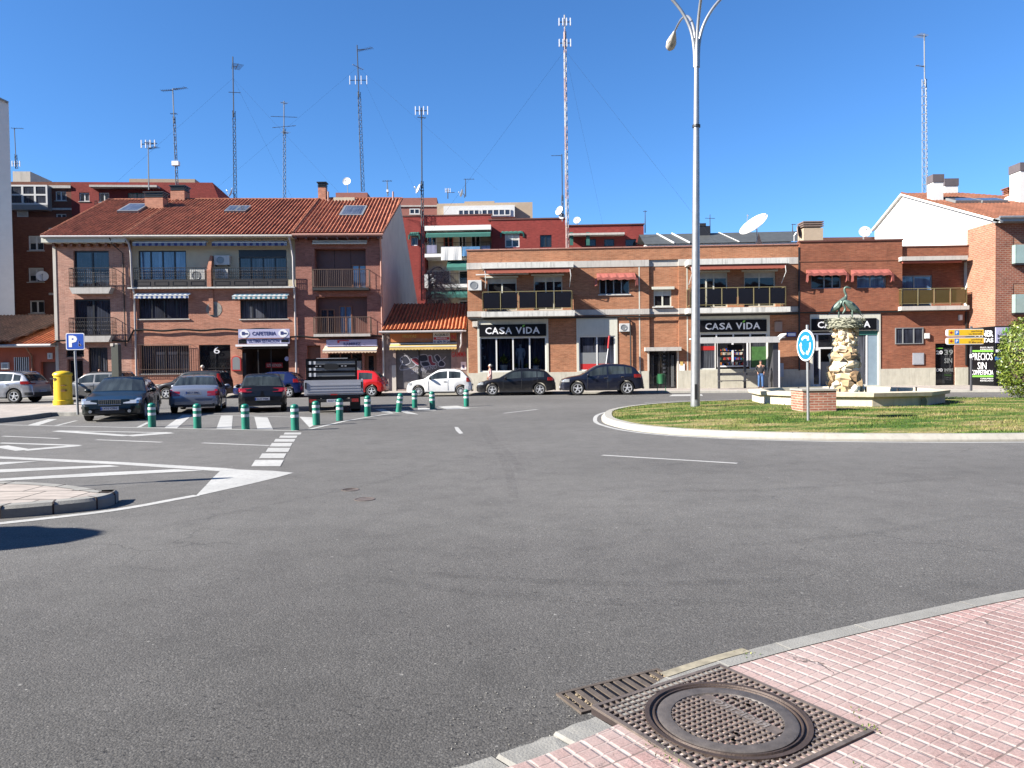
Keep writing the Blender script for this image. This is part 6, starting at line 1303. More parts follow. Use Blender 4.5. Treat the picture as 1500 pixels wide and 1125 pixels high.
# centre: pinkish rear blocks and the red apartment building
FB3 = Fac(-10, 80, R(2)); u0, u1 = FB3.hit(449,300)[0], FB3.hit(640,300)[0]; t = thing('apartment_building', 'rose brown block showing above the ridge of the corner house', 'building', FB3.W((u0+u1)/2,0,0))
zt_ = FB3.hit(560,290)[1]; mb = FB3.mb(); mb.box(u0, u1, 0, 8, 0, zt_); mb.box(FB3.hit(489,285)[0], FB3.hit(536,285)[0], 1, 6, zt_-.2, FB3.hit(510,279)[1]); mb.build('wall', M('rose_render', (.30,.115,.09), .85), t)
mb = FB3.mb(); mb.box(u0, u1, -.1, 0, FB3.hit(600,303)[1], FB3.hit(600,301)[1]); mb.build('stone_band', MT['band'], t); bgwin(FB3, t, [FB3.R(600,306,615,314)], v=-.12)
FB4 = Fac(-6, 76, R(-1)); u0, u1 = FB4.hit(590,300)[0], FB4.hit(780,300)[0]; t = thing('penthouse_block', 'beige set back upper storey with a white glazed gallery, above the red apartments', 'building', FB4.W((u0+u1)/2,0,0))
mb = FB4.mb(); mb.box(FB4.hit(640,300)[0], u1, 0, 8, 0, FB4.hit(720,297)[1]); mb.box(FB4.hit(678,290)[0], FB4.hit(723,290)[0], 2, 6, 10, FB4.hit(700,288.5)[1]); mb.build('wall', MT['beige'], t)
e_ = FB4.R(650,305,754,317,-.5); b_ = boxp(FB4, t, 'gallery', 'whiteframe', e_[0], e_[1], -.6, 0, e_[2]-.1, e_[3]+.25); window(FB4, b_, (FB4.hit(672,310)[0], FB4.hit(703,310)[0], e_[2], e_[3]-.15), -.72, 4, frame='whiteframe', glass='g_curt', fw=.1, name='glazing'); window(FB4, b_, (FB4.hit(706,310)[0], FB4.hit(748,310)[0], e_[2], e_[3]-.15), -.72, 5, frame='whiteframe', glass='g_curt', fw=.1, name='glazing')
FB5 = Fac(-4, 68, R(-2)); X = lambda x, y=360: FB5.hit(x, y)[0]; zz = lambda x, y, v=0: FB5.hit(x, y, v)[1]
t = hRed = thing('apartment_building', 'dark red apartment building with green awnings and washing on its balconies', 'building', FB5.W(X(760),0,0))
zc = zz(800,322); zd = zz(660,316)
window(FB5, t, FB5.R(602,343,612,360), .1, 1, shut=.3, fw=.09); hood(FB5, t, FB5.R(601,340,614,345), 'awn_green')
hs = [FB5.R(740,342,761,363), FB5.R(791,345,808,363)]
mb = FB5.mb(); grid_wall(mb, X(590), X(622), 0, zd, [FB5.R(602,343,612,360)], 0, .2); mb.quad((X(622),0,zz(640,333)),(X(720),0,zz(640,333)),(X(720),0,zd),(X(622),0,zd)); grid_wall(mb, X(720), X(828), 0, zc, hs, -.3, .3); mb.quad((X(720),-.3,0),(X(720),5,0),(X(720),5,zc),(X(720),-.3,zc)); mb.quad((X(622),0,0),(X(622),1.5,0),(X(622),1.5,zd),(X(622),0,zd)); mb.quad((X(622),1.5,0),(X(720),1.5,0),(X(720),1.5,zd),(X(622),1.5,zd)); mb.box(X(590),X(828),5,8,0,zc-.5); mb.build('wall', MT['brick_red_bg'], t)
mb = FB5.mb(); mb.box(X(716), X(829), -.36, .3, zc, zc+.12); mb.box(X(590), X(722), -.05, .3, zd, zd+.1); mb.build('parapet_coping', MT['brownpaint'], t)
bgwin(FB5, t, [hs[0]], shut=.5, v=-.2); bgwin(FB5, t, [hs[1]], v=-.2, shut=.0, frame='darkframe', sill=None); hood(FB5, t, (hs[0][0]-.3, hs[0][1]+.3, hs[0][3]+.0, hs[0][3]+.35), 'awn_green')
levels = [(332,338,344,0), (390,396,402,1), (424,428,434,2), (470,474,480,3)]
for (ya, yb, lab) in ((330,337,'canopy_slab'), (371,376,'balcony'), (416,421,'balcony'), (466,470,'balcony')):
    e_ = FB5.R(622,ya,719,yb,-1.1); o_ = boxp(FB5, t, lab, 'white', e_[0], e_[1], -1.1, 1.5, e_[2], e_[3])
    if lab == 'balcony':
        h_ = 1.0; railing(FB5, o_, (e_[0]+.05, e_[1]-.05, e_[3], e_[3]+h_), 1.05, 'iron'); 
        if ya == 371:
            for m_, xa, xb, y1_, y2_ in (('lav',625,640,360,376),('lav',705,718,361,376)): q = FB5.R(xa,y1_-1,xb,y2_-2,-1.0); boxp(FB5, o_, 'balcony_screen', m_, q[0], q[1], -1.0, -.97, q[2], q[3])
        else: boxp(FB5, o_, 'balcony_wall', 'whiteframe', e_[0], e_[0]+1.0, -1.1, -.95, e_[3], e_[3]+.9)
for (x0, y0, x1, y1, prot) in ((625,338,719,344,1.6), (655,380,719,392,1.5), (632,424,719,432,1.6)):
    e_ = FB5.R(x0,y0,x1,y1,-1.0); mb = FB5.mb(); mb.add([(e_[0],-.5,e_[3]),(e_[1],-.5,e_[3]),(e_[1],-prot,e_[2]),(e_[0],-prot,e_[2]),(e_[1],-prot,e_[2]-.3),(e_[0],-prot,e_[2]-.3)], [(0,1,2,3),(3,2,4,5)]); mb.build('awning', MT['awn_green'], t, recalc=False)
mb = FB5.mb(); mb.box(X(622)+.1, X(720), 1.44, 1.49, 0, zd-.5); mb.build('balcony_back_wall', MT['cream'], t)
for x0, x1, y0, y1 in ((626,640,344,374),(650,664,346,374),(672,683,344,374),(690,704,344,374),(626,660,396,418),(672,704,396,418),(626,650,438,466),(672,704,440,466)): q = FB5.R(x0,y0,x1,y1,1.4); window(FB5, t, q, 1.36, 2, glass='g_dark', frame='whiteframe' if x0 != 650 else 'awn_red', fw=.1, name='balcony_door')
for lab, xa, ya, xb, yb, m_ in (('white speckled bedspread hanging over the highest balcony rail',646,361,676,381,'whiteframe'),('blue blanket hanging beside the white bedspread',677,361,703,375,'bluecloth')):
    if m_ == 'bluecloth': MT[m_] = M('blue_blanket', (.08,.22,.42), .9, var=.3)
    q = FB5.R(xa,ya,xb,yb,-1.15); mb = FB5.mb(); n = 12
    for i in range(n):
        a_, b_2 = q[0]+(q[1]-q[0])*i/n, q[0]+(q[1]-q[0])*(i+1)/n; va, vb_ = -1.16-.03*math.sin(i*1.1), -1.16-.03*math.sin((i+1)*1.1)
        mb.quad((a_,va,q[2]),(b_2,vb_,q[2]),(b_2,-1.13,q[3]),(a_,-1.13,q[3])); mb.quad((a_,-1.13,q[3]),(b_2,-1.13,q[3]),(b_2,-1.0,q[3]-.5),(a_,-1.0,q[3]-.5))
    tag(mb.build('blanket', MT[m_], loc=FB5.W(q[0],-1.1,q[2]), recalc=False), lab, 'blanket')
FB6 = Fac(6, 72, R(-2)); X6 = lambda x: FB6.hit(x,340)[0]; t = thing('apartment_building', 'lower dark red wing with three dark windows, right of the tall red and white mast', 'building', FB6.W(X6(885),0,0))
z6 = FB6.hit(885,330)[1]; hs = [FB6.R(x0,350,x1,360.5) for x0, x1 in ((857,873),(885,900),(916,932))]; mb = FB6.mb(); grid_wall(mb, X6(820), X6(943), 0, z6, hs, 0, .2); mb.quad((X6(943),0,0),(X6(943),9,0),(X6(943),9,z6),(X6(943),0,z6)); mb.build('wall', MT['brick_red_bg'], t)
for r in hs: window(FB6, t, r, .12, 1, frame='darkframe', glass='g_dark', fw=.08, shut=.0)
q = FB6.R(830,341,915,344,-.9); boxp(FB6, t, 'canopy_slab', 'band', q[0], q[1], -.9, 0, q[2], q[3]); mb = FB6.mb(); [mb.box(X6(x), X6(x+5), -.7, -.6, FB6.hit(x,361)[1], FB6.hit(x,342)[1]) for x in (834,858)]; mb.build('folded_awning', MT['awn_green'], t); mb = FB6.mb(); mb.box(X6(820), X6(944), -.1, .3, z6, z6+.1); mb.build('parapet_coping', MT['brownpaint'], t)
FB7 = Fac(14, 66, R(-3)); X7 = lambda x: FB7.hit(x,345)[0]; t = thing('slate_roofed_building', 'long low building with a dark slate roof behind the orange brick block', 'building', FB7.W(X7(1050),0,0))
z70, z71 = FB7.hit(1060,356)[1], FB7.hit(1060,341,4)[1]; mb = FB7.mb(); mb.quad((X7(944),-.2,z70),(X7(1190),-.2,z70),(X7(1190),4,z71),(X7(944),4,z71)); mb.quad((X7(944),4,z71),(X7(1190),4,z71),(X7(1190),8,z70),(X7(944),8,z70)); mb.build('roof', MT['slate'], t)
mb = FB7.mb(); mb.box(X7(944), X7(1190), 0, 8, 0, z70-.02); mb.build('wall', MT['white'], t)
mb = FB7.mb(); [mb.tube([(X7(x)+.9,-.25,z70+.05),(X7(x),4,z71+.06)], .07, 5) for x in (972, 995)]; mb.tube([(X7(1074)+.5,-.2,z70+.05),(X7(1068),4,z71+.05)], .035, 5); mb.build('roof_flashing', MT['whiteframe'], t)
a_ = FB7.hit(1031,345,3); mb = FB7.mb(); mb.box(a_[0]-.6, a_[0]+.6, 3, 4, z70, FB7.hit(1031,331,3)[1]); o_ = mb.build('chimney', MT['darkframe'], t); mb = FB7.mb(); mb.box(a_[0]-.65, a_[0]+.2, 2.95, 4.05, FB7.hit(1031,331,3)[1], FB7.hit(1031,327,3)[1]); mb.build('chimney_cowl', MT['iron'], o_)
c = P(1187,352,50); t2 = thing('roof_chimney', 'beige rendered chimney with louvred cap on the flat brick roof', 'chimney', (c.x, 50, 8)); mb = MB(); mb.box(c.x-.65, c.x+.65, 49.5, 50.5, 7.6, P(1187,336,50).z); mb.build('stack', MT['beige'], t2); mb = MB(); [mb.box(c.x-.68, c.x+.68, 49.45, 50.55, P(1187,336,50).z+.1+.14*k, P(1187,336,50).z+.18+.14*k) for k in range(3)]; mb.box(c.x-.5, c.x+.5, 49.6, 50.4, P(1187,336,50).z, P(1187,336,50).z+.42); mb.build('louvre_cap', M('louvre', (.18,.13,.11), .7), t2)
boxp(Fac(0,56,0), hN, 'rear_parapet', 'brownpaint', P(1200,350,56).x, P(1282,350,56).x, 0, .3, 7, P(1240,347.5,56).z)
# ---------------------------------------------------------------- vehicles
def interp(keys, x):
    if x <= keys[0][0]: return keys[0][1]
    for (a, b), (c, d) in zip(keys, keys[1:]):
        if x <= c:
            s = (x-a)/(c-a) if c > a else 0; return b+(d-b)*s
    return keys[-1][1]
def car(name, label, cat, S, paintm, loc, yaw, group):
    """S: L W H(top keys) belt xw0 xw1 xr1 xr0 windows wheels r; front at x=0, built then centred"""
    t = thing(name, label, cat, (0,0,0), group)
    Lc, Wd = S['L'], S['W']; top = S['top']; r = S['r']; ax = S['ax']; zlo = S.get('zlo', .24)
    def plan(x):
        f = interp([(0,.76),(.06,.85),(.15,.91),(.35,.965),(.7,.99),(1.1,1),(Lc-.9,1),(Lc-.4,.975),(Lc-.15,.93),(Lc-.05,.88),(Lc,.80)], x); return f*Wd/2
    def low(x):
        z = interp([(0,zlo+.02),(.1,zlo-.03),(.5,zlo-.04),(Lc-.5,zlo-.02),(Lc-.1,zlo+.04),(Lc,zlo+.10)], x)
        for a in ax:
            d = abs(x-a); R_ = r*1.16
            if d < R_: z = max(z, r+math.sqrt(R_*R_-d*d))
        return z
    tpz = lambda x: interp(top, x)
    belt = lambda x: interp([(0,S['belt'][0]-.1),(1.2,S['belt'][0]),(Lc-.5,S['belt'][1]),(Lc,S['belt'][1]-.03)], x)
    xw0, xw1, xr1, xr0 = S['xw0'], S['xw1'], S['xr1'], S['xr0']
    xs = set([0,.03,.08,.15,.25,Lc,Lc-.03,Lc-.08,Lc-.15,Lc-.28] + [k[0] for k in top] + [xw0+.04,xw1,xr1,xr0-.04]); [xs.update(w_) for w_ in S['win']]
    for a in ax:
        for k in range(-6, 7): xs.add(a+r*1.16*math.sin(k*math.pi/12)); 
        xs.update((a-r*1.165, a+r*1.165))
    xs = sorted(x for x in xs if 0 <= x <= Lc); out = [xs[0]]
    for x in xs[1:]:
        if x-out[-1] < .012: continue
        while x-out[-1] > .2: out.append(out[-1]+.16)
        out.append(x)
    xs = out
    def ring(x):
        w = plan(x); zl = low(x); zt = tpz(x); zs = min(belt(x), zt-.05); ze = max(zt-.055, zs+.004); ye = w*.965-(ze-zs)*S.get('tum', .36)
        q = [(0,zl),(w*.90,zl),(w*.985,zl+.03),(w*.995,zl+(zs-zl)*.3),(w,zl+(zs-zl)*.55),(w*.99,zl+(zs-zl)*.8),(w*.965,zs)]
        for s_ in (.08,.5,.88,1): q.append((w*.955-(ze-zs)*S.get('tum', .36)*s_, zs+(ze-zs)*s_))
        q += [(ye*.93,zt-.018),(ye*.86,zt-.004),(ye*.45,zt+.012),(0,zt+.018)]
        return q
    rings = [ring(x) for x in xs]; nr = len(rings[0])
    bv = []; bf = []; gv = {}; glass = {'windscreen': [], 'rear_window': []}
    for i, w_ in enumerate(S['win']): glass[f'w{i}1'] = []; glass[f'w{i}-1'] = []
    for sgn in (1, -1):
        o = len(bv); bv += [(x, sgn*y, z) for x, rg_ in zip(xs, rings) for y, z in rg_]
        for i in range(len(xs)-1):
            xm = (xs[i]+xs[i+1])/2
            for j in range(nr-1):
                f = (o+i*nr+j, o+(i+1)*nr+j, o+(i+1)*nr+j+1, o+i*nr+j+1); key = None
                if j in (7, 8):
                    for k, (a, b) in enumerate(S['win']):
                        if a <= xm <= b: key = f'w{k}{sgn}'
                if j >= 11 and xw0+.03 <= xm <= xw1: key = 'windscreen'
                if j >= 11 and xr1 <= xm <= xr0-.03: key = 'rear_window'
                (glass[key] if key else bf).append(f)
        bf.append(tuple(o+j for j in range(nr))); bf.append(tuple(o+(len(xs)-1)*nr+j for j in range(nr)))
    def emit(fs, nm, mt, par, sm=30):
        ids = sorted({i for f in fs for i in f}); mp_ = {i: k for k, i in enumerate(ids)}; mb = MB(); mb.v = [Vector(bv[i]) for i in ids]; mb.f = [tuple(mp_[i] for i in f) for f in fs]
        return mb.build(nm, mt, par, smooth=sm)
    body = emit(bf, 'body', paintm, t, 40)
    bm = bmesh.new(); bm.from_mesh(body.data); bmesh.ops.remove_doubles(bm, verts=bm.verts, dist=.0005); bmesh.ops.recalc_face_normals(bm, faces=bm.faces); bm.to_mesh(body.data); bm.free(); body.data.set_sharp_from_angle(angle=R(38))
    for k, fs in glass.items():
        if fs: emit(fs, k if k[0] != 'w' or k == 'windscreen' else 'side_window', S.get('glass', MT['carglass']), t, 30)
    def wrap(nm, m_, ya, yb, z0, z1, o_=.012, end=0, nz=3, par=None, n=10):
        """patch hugging the front (end=0) or rear (end=1) between y=ya..yb (fractions of half width; >1 continues along the side by metres)"""
        path = []
        for k in range(n+1):
            s_ = ya+(yb-ya)*k/n; sg = 1 if s_ >= 0 else -1; a = abs(s_); w0 = plan(0 if end == 0 else Lc)
            if a <= .8: path.append((0, sg*w0*a/.8))
            else:
                d = (a-.8)*1.0; path.append((d, sg*plan(d if end == 0 else Lc-d)))
        mb = MB(); rows_ = []
        for j in range(nz+1):
            z = z0+(z1-z0)*j/nz; row = []; x_ = 0
            while x_ < 1.2 and (tpz(x_ if end == 0 else Lc-x_)-.01 < z): x_ += .01
            for d, y in path:
                dd = max(d, x_); 
                nx = 1 if d < .05 else .45; ny = 0 if d < .05 else .9*(1 if y > 0 else -1)
                X = dd-o_*nx; row.append(((X if end == 0 else Lc-X), (y if d > 0 else y)*1.0+o_*ny, z))
            rows_.append(row)
        for j in range(nz):
            for k in range(n): mb.quad(rows_[j][k], rows_[j][k+1], rows_[j+1][k+1], rows_[j+1][k])
        # thickness
        a0 = [Vector(p) for p in rows_[0]]; b0 = [Vector(p) for p in rows_[-1]]; dx = Vector((.05 if end == 0 else -.05, 0, 0))
        for k in range(n): mb.quad(a0[k], a0[k+1], a0[k+1]+dx, a0[k]+dx); mb.quad(b0[k], b0[k+1], b0[k+1]+dx, b0[k]+dx)
        for rr_ in (0, n): 
            for j in range(nz): mb.quad(Vector(rows_[j][rr_]), Vector(rows_[j+1][rr_]), Vector(rows_[j+1][rr_])+dx, Vector(rows_[j][rr_])+dx)
        return mb.build(nm, m_, par or t, smooth=40)
    for sg in (1, -1):
        h = S.get('hl', (.42, 1.12, .60, .74)); wrap('headlight', MT['head'], sg*h[0], sg*h[1], h[2], h[3], .012, 0)
        h = S.get('tl', (.5, 1.05, .75, .95)); wrap('taillight', MT['tail'], sg*h[0], sg*h[1], h[2], h[3], .014, 1)
    wrap('front_grille', MT['trim'], -.32, .32, S.get('grz', (.52,.62))[0], S.get('grz', (.52,.62))[1], .008, 0); wrap('lower_grille', MT['trim'], -.5, .5, .27, .40, .01, 0)
    g_ = None
    wrap('front_bumper', MT['trim'] if S.get('dkb') else paintm, -1.1, 1.1, .42, .50, .016, 0, 2, n=16); wrap('rear_bumper', MT['trim'] if S.get('dkb') else paintm, -1.15, 1.15, zlo+.10, .56, .022, 1, 2, n=16)
    wrap('rear_valance', MT['trim'], -.8, .8, zlo+.02, zlo+.13, .02, 1, 2)
    for end in (0, 1):
        z = S.get('pz', (.44, .62))[end]; X = -.035 if end == 0 else Lc+.035; mb = MB(); mb.box(min(X, X+(.02 if end == 0 else -.02)), max(X, X+(.02 if end == 0 else -.02)), -.26, .26, z-.055, z+.055); pl = mb.build('number_plate', MT['plate'], t)
        mb = MB(); s_ = S.get('plate', '4821 FKM'); sg = 1 if end else -1; f = lambda a, b: (X+(.002 if end else -.002), sg*(-.2+.4*a), z-.035+.07*b); text(mb, s_, 0,1,0,1,0,.02, f); mb.build('plate_characters', MT['letters_d'], pl, recalc=False)
        mb = MB(); sgx = X+(.0015 if end else -.0015); y0 = -.26*sg; mb.quad((sgx,y0,z-.05),(sgx,y0+.04*sg,z-.05),(sgx,y0+.04*sg,z+.05),(sgx,y0,z+.05)); mb.build('plate_band', MT['bluep'], pl, recalc=False)
    for a in ax:
        for sg in (1, -1):
            y = sg*(Wd/2-.115); mb = MB(); mb.lathe([(r*.66,-.02),(r*.68,-.10),(r*.9,-.105),(r*.985,-.085),(r,-.05),(r,.05),(r*.985,.085),(r*.9,.105),(r*.68,.10),(r*.66,.02)], c=(a,y,r), axis='y', n=32); wh = mb.build('wheel', MT['tyre'], t, smooth=40)
            mb = MB(); rr_ = r*.67; yo = y+sg*.055
            mb.lathe([(rr_,.0),(rr_,.045*sg),(rr_*.9,.045*sg),(rr_*.88,.0)], c=(a,yo,r), axis='y', n=28); ns = S.get('spokes', 5)
            for k in range(ns):
                an = 2*math.pi*k/ns+.3; c_, s_ = math.cos(an), math.sin(an); w_ = rr_*.17*5/ns
                mb.prism([(a+c_*.03-s_*w_, yo, r+s_*.03+c_*w_),(a+c_*rr_*.92-s_*w_*.6, yo, r+s_*rr_*.92+c_*w_*.6),(a+c_*rr_*.92+s_*w_*.6, yo, r+s_*rr_*.92-c_*w_*.6),(a+c_*.03+s_*w_, yo, r+s_*.03-c_*w_)], (0,.035*sg,0))
            mb.lathe([(.055,0),(.055,.045*sg),(.001,.05*sg)], c=(a,yo,r), axis='y', n=14); mb.build('rim', MT['rim'], wh, smooth=30)
            mb = MB(); mb.lathe([(rr_*.9,0),(.001,0)], c=(a,yo-.03*sg,r), axis='y', n=18); mb.build('brake_disc', MT['castdark'], wh)
    for sg in (1, -1):
        x = xw0+.38; zb = belt(x)+.02; w_ = plan(x); mb = MB(); mb.blob((x, sg*(w_+.10), zb+.07), .07, .11, .075, 10, 6); mb.box(x-.02, x+.02, min(sg*(w_-.06), sg*(w_+.04)), max(sg*(w_-.06), sg*(w_+.04)), zb-.01, zb+.05); mb.build('wing_mirror', paintm if not S.get('dkm') else MT['trim'], t, smooth=True)
        for xh in S['handles']:
            mb = MB(); w_ = plan(xh)*.985; mb.box(xh-.08, xh+.08, min(sg*(w_-.01), sg*(w_+.025)), max(sg*(w_-.01), sg*(w_+.025)), belt(xh)-.14, belt(xh)-.11); mb.build('door_handle', MT['chrome'] if S.get('chr') else paintm, t)
        for xd in S['doors']:
            mb = MB(); pts = []
            for k in range(9): z = .34+(belt(xd)-.02-.34)*k/8; pts.append((xd, sg*(plan(xd)*interp([(.3,.997),(.55,1.001),(.8,.992),(1.1,.968)], z)+.0035), z))
            mb.tube(pts, .006, 4); mb.build('door_gap', MT['trim'], t)
    mb = MB(); a, b = ax[0]+r*1.2, ax[1]-r*1.2; mb.box(a, b, -Wd/2-.004, Wd/2+.004, zlo-.05, zlo+.03); mb.build('sill', MT['trim'], t)
    if S.get('rails'):
        for sg in (1,-1): mb = MB(); y = sg*(Wd/2*.965-(tpz(2)-belt(2))*.36-.02); mb.tube([(xw1+.1,y,tpz(xw1+.1)),(xw1+.3,y,tpz(xw1+.3)+.04),(xr1-.2,y,tpz(xr1-.2)+.05),(xr1+.02,y,tpz(xr1)+.0)], .016, 6); mb.build('roof_rail', MT['chrome'], t)
    if S.get('extra'): S['extra'](t, wrap, S, plan, tpz)
    for ch in t.children: 
        ch.location = (-Lc/2, 0, 0)
    t.location = loc; t.rotation_euler = (0, 0, yaw); return t
def D(a): return a
hatch = lambda H, Lc, **k: dict(dict(L=Lc, W=1.74, top=[(0,.50),(.04,.62),(.12,.70),(.5,.84),(.95,.94),(1.02,.96),(1.35,1.17),(1.75,H-.06),(2.0,H-.015),(2.4,H),(3.0,H-.02),(Lc-.62,H-.08),(Lc-.5,H-.13),(Lc-.2,1.02),(Lc-.13,.9),(Lc-.03,.8),(Lc,.55)],
    belt=(.86,.94), xw0=1.02, xw1=1.85, xr1=Lc-.6, xr0=Lc-.2, win=[(1.42,2.35),(2.45,Lc-.95)], ax=(.78,Lc-.72), r=.31, handles=(2.2,), doors=(1.3,2.4), tl=(.55,1.15,.80,.98)), **k)
fiat = dict(L=3.55, W=1.63, top=[(0,.48),(.03,.62),(.10,.74),(.3,.84),(.6,.90),(.92,.95),(1.25,1.17),(1.62,1.40),(1.8,1.455),(2.15,1.488),(2.6,1.47),(2.9,1.42),(3.06,1.34),(3.3,1.08),(3.42,.95),(3.5,.80),(3.55,.58)],
    belt=(.90,.96), xw0=.92, xw1=1.68, xr1=2.95, xr0=3.36, win=[(1.28,2.22),(2.30,2.95)], ax=(.66,2.96), r=.29, handles=(2.1,), doors=(1.2,2.26), tl=(.66,1.05,.78,1.02), hl=(.5,1.05,.62,.76), chr=True, dkm=True, spokes=10, tum=.38, plate='2207 GHS')
audi = dict(L=4.29, W=1.77, top=[(0,.48),(.04,.62),(.12,.71),(.5,.82),(1.1,.93),(1.2,.95),(1.6,1.17),(2.0,1.36),(2.3,1.41),(2.8,1.425),(3.4,1.39),(3.72,1.32),(3.85,1.25),(4.08,1.02),(4.17,.95),(4.25,.80),(4.29,.55)],
    belt=(.88,.97), xw0=1.2, xw1=2.05, xr1=3.74, xr0=4.08, win=[(1.6,2.42),(2.48,3.26),(3.32,3.66)], ax=(.85,3.43), r=.32, handles=(2.3,3.15), doors=(1.45,2.45,3.3), tl=(.5,1.2,.80,.98), tum=.40, rails=True, plate='3094 GNB')
suv = dict(L=4.41, W=1.82, top=[(0,.55),(.04,.75),(.12,.86),(.5,.97),(.95,1.04),(1.05,1.06),(1.5,1.32),(1.95,1.56),(2.3,1.635),(2.8,1.66),(3.4,1.62),(3.8,1.53),(3.95,1.45),(4.2,1.13),(4.28,1.05),(4.36,.88),(4.41,.60)],
    belt=(.98,1.12), xw0=1.05, xw1=2.05, xr1=3.85, xr0=4.22, win=[(1.52,2.45),(2.52,3.38),(3.44,3.78)], ax=(.88,3.52), r=.36, handles=(2.35,3.25), doors=(1.4,2.48,3.36), tl=(.45,1.3,.92,1.10), hl=(.4,1.2,.72,.88), zlo=.30, chr=True, tum=.38, plate='7716 HFC', dkb=False)
kuga = dict(suv, L=4.52, rails=True, plate='5530 KCD', dkb=True, belt=(1.0,1.14), tl=(.45,1.35,.98,1.14), top=[(a*(4.52/4.41), b+.01) for a, b in suv['top']], ax=(.9,3.58), xw0=1.08, xw1=2.1, xr1=3.95, xr0=4.33, win=[(1.56,2.5),(2.58,3.46),(3.52,3.9)], tum=.34)
cube_ = [(0,.52),(.04,.68),(.12,.80),(.5,.90),(1.0,1.0),(1.08,1.02),(1.5,1.33),(1.8,1.52),(2.1,1.58),(2.8,1.6),(3.4,1.59),(3.75,1.55),(3.85,1.48),(4.0,1.12),(4.05,1.0),(4.1,.8),(4.12,.55)]
dacia = dict(L=4.12, W=1.73, top=[(a,b-.05) for a,b in cube_], belt=(.92,.98), xw0=1.08, xw1=1.9, xr1=3.76, xr0=4.02, win=[(1.5,2.3),(2.38,3.12),(3.18,3.66)], ax=(.8,3.36), r=.32, handles=(2.2,3.0), doors=(1.38,2.34,3.14), tl=(.7,1.1,.85,1.2), dkb=True, rails=True, tum=.28, plate='9945 JKL')
mpv = dict(dacia, L=3.95, top=[(a*.96,b-.03) for a,b in cube_], xw0=1.04, xw1=1.8, xr1=3.6, xr0=3.86, win=[(1.45,2.2),(2.28,2.95),(3.0,3.5)], ax=(.78,3.25), tl=(.75,1.1,.9,1.4), rails=False, plate='6102 DVR', dkb=False)
sedan = dict(L=4.75, W=1.82, top=[(0,.46),(.04,.60),(.12,.70),(.6,.80),(1.3,.90),(1.42,.93),(1.9,1.18),(2.25,1.37),(2.5,1.41),(2.9,1.42),(3.3,1.38),(3.5,1.33),(4.0,1.04),(4.1,1.0),(4.55,.97),(4.68,.90),(4.72,.75),(4.75,.52)],
    belt=(.86,.93), xw0=1.42, xw1=2.3, tum=.50, xr1=3.42, xr0=4.0, win=[(1.85,2.75),(2.82,3.6)], ax=(.92,3.62), r=.32, handles=(2.6,3.5), doors=(1.7,2.78,3.66), tl=(.45,1.15,.68,.88), hl=(.44,1.12,.58,.74), grz=(.56,.70), pz=(.43,.66), chr=True, plate='1416 CFH')
coupe = dict(sedan, L=4.6, W=1.80, top=[(0,.46),(.04,.60),(.12,.70),(.6,.80),(1.3,.90),(1.42,.93),(1.9,1.18),(2.2,1.35),(2.45,1.40),(2.8,1.41),(3.1,1.38),(3.3,1.33),(3.85,1.02),(3.95,.98),(4.35,.96),(4.5,.88),(4.57,.72),(4.6,.52)], xr1=3.2, xr0=3.86, ax=(.9,3.6), win=[(1.85,2.7),(2.78,3.4)], handles=(2.6,), doors=(1.7,2.72), tl=(.52,1.12,.66,.90), pz=(.44,.78), plate='8317 BMK')
rearhatch = hatch(1.44, 4.0, tum=.46, xr0=3.86, tl=(.42,1.2,.78,.92), pz=(.44,.52), plate='0677 FBM', r=.32, zlo=.26)
P_ = {k: paint('paint_'+k, *v) for k, v in dict(white=((.78,.78,.77),), black=((.006,.006,.008),), navy=((.006,.008,.02),), silver=((.42,.43,.46),.6,.3), grey=((.16,.16,.16),.5,.35), blue=((.005,.013,.075),.1,.3), red=((.55,.012,.010),), green=((.004,.008,.006),0,.3), silverblue=((.30,.32,.38),.55,.3), dark=((.012,.013,.018),)).items()}
g1_ = 'cars parked along the far kerb'; g2_ = 'cars parked nose or tail to the bollards'
def put(name, label, S, p, D_near, px_front=None, px_rear=None):
    W_ = S['W']; hy = D_near; X = (px_front-750)/F_PX*hy if px_front is not None else (px_rear-750)/F_PX*hy-S['L']
    t = car(name, label, 'car', S, P_[p], (X+S['L']/2, D_near+W_/2, 0), 0, g1_); return t
put('parked_car', 'silver SUV with roof rails, leftmost of the parked cars', kuga, 'silver', 38.2, px_rear=46)
put('parked_car', 'dark grey estate car half hidden behind the yellow post box', dacia, 'grey', 40.5, px_front=74)
put('parked_car', 'black people carrier with tall red tail lamps behind the silver saloon', mpv, 'dark', 40.9, px_front=222)
put('parked_car', 'dark blue hatchback parked behind the black hatchback', hatch(1.45,3.85, r=.30, plate='1938 CXP', tl=(.6,1.2,.85,1.05)), 'blue', 41.0, px_front=339)
put('parked_car', 'bright red hatchback sticking out to the right of the flatbed truck', hatch(1.47,3.99, plate='4450 GRT', win=[(1.42,2.45),(2.55,3.3)], tl=(.62,1.15,.86,1.1)), 'red', 40.9, px_rear=563)
put('parked_car', 'small white hatchback with rounded roof in front of the graffiti shutter', fiat, 'white', 40.1, px_front=595)
put('parked_car', 'black estate hatchback with silver wheels under the shop window with mannequins', audi, 'black', 40.1, px_front=698)
put('parked_car', 'large black SUV, rightmost of the cars parked along the kerb', suv, 'navy', 39.2, px_front=822)
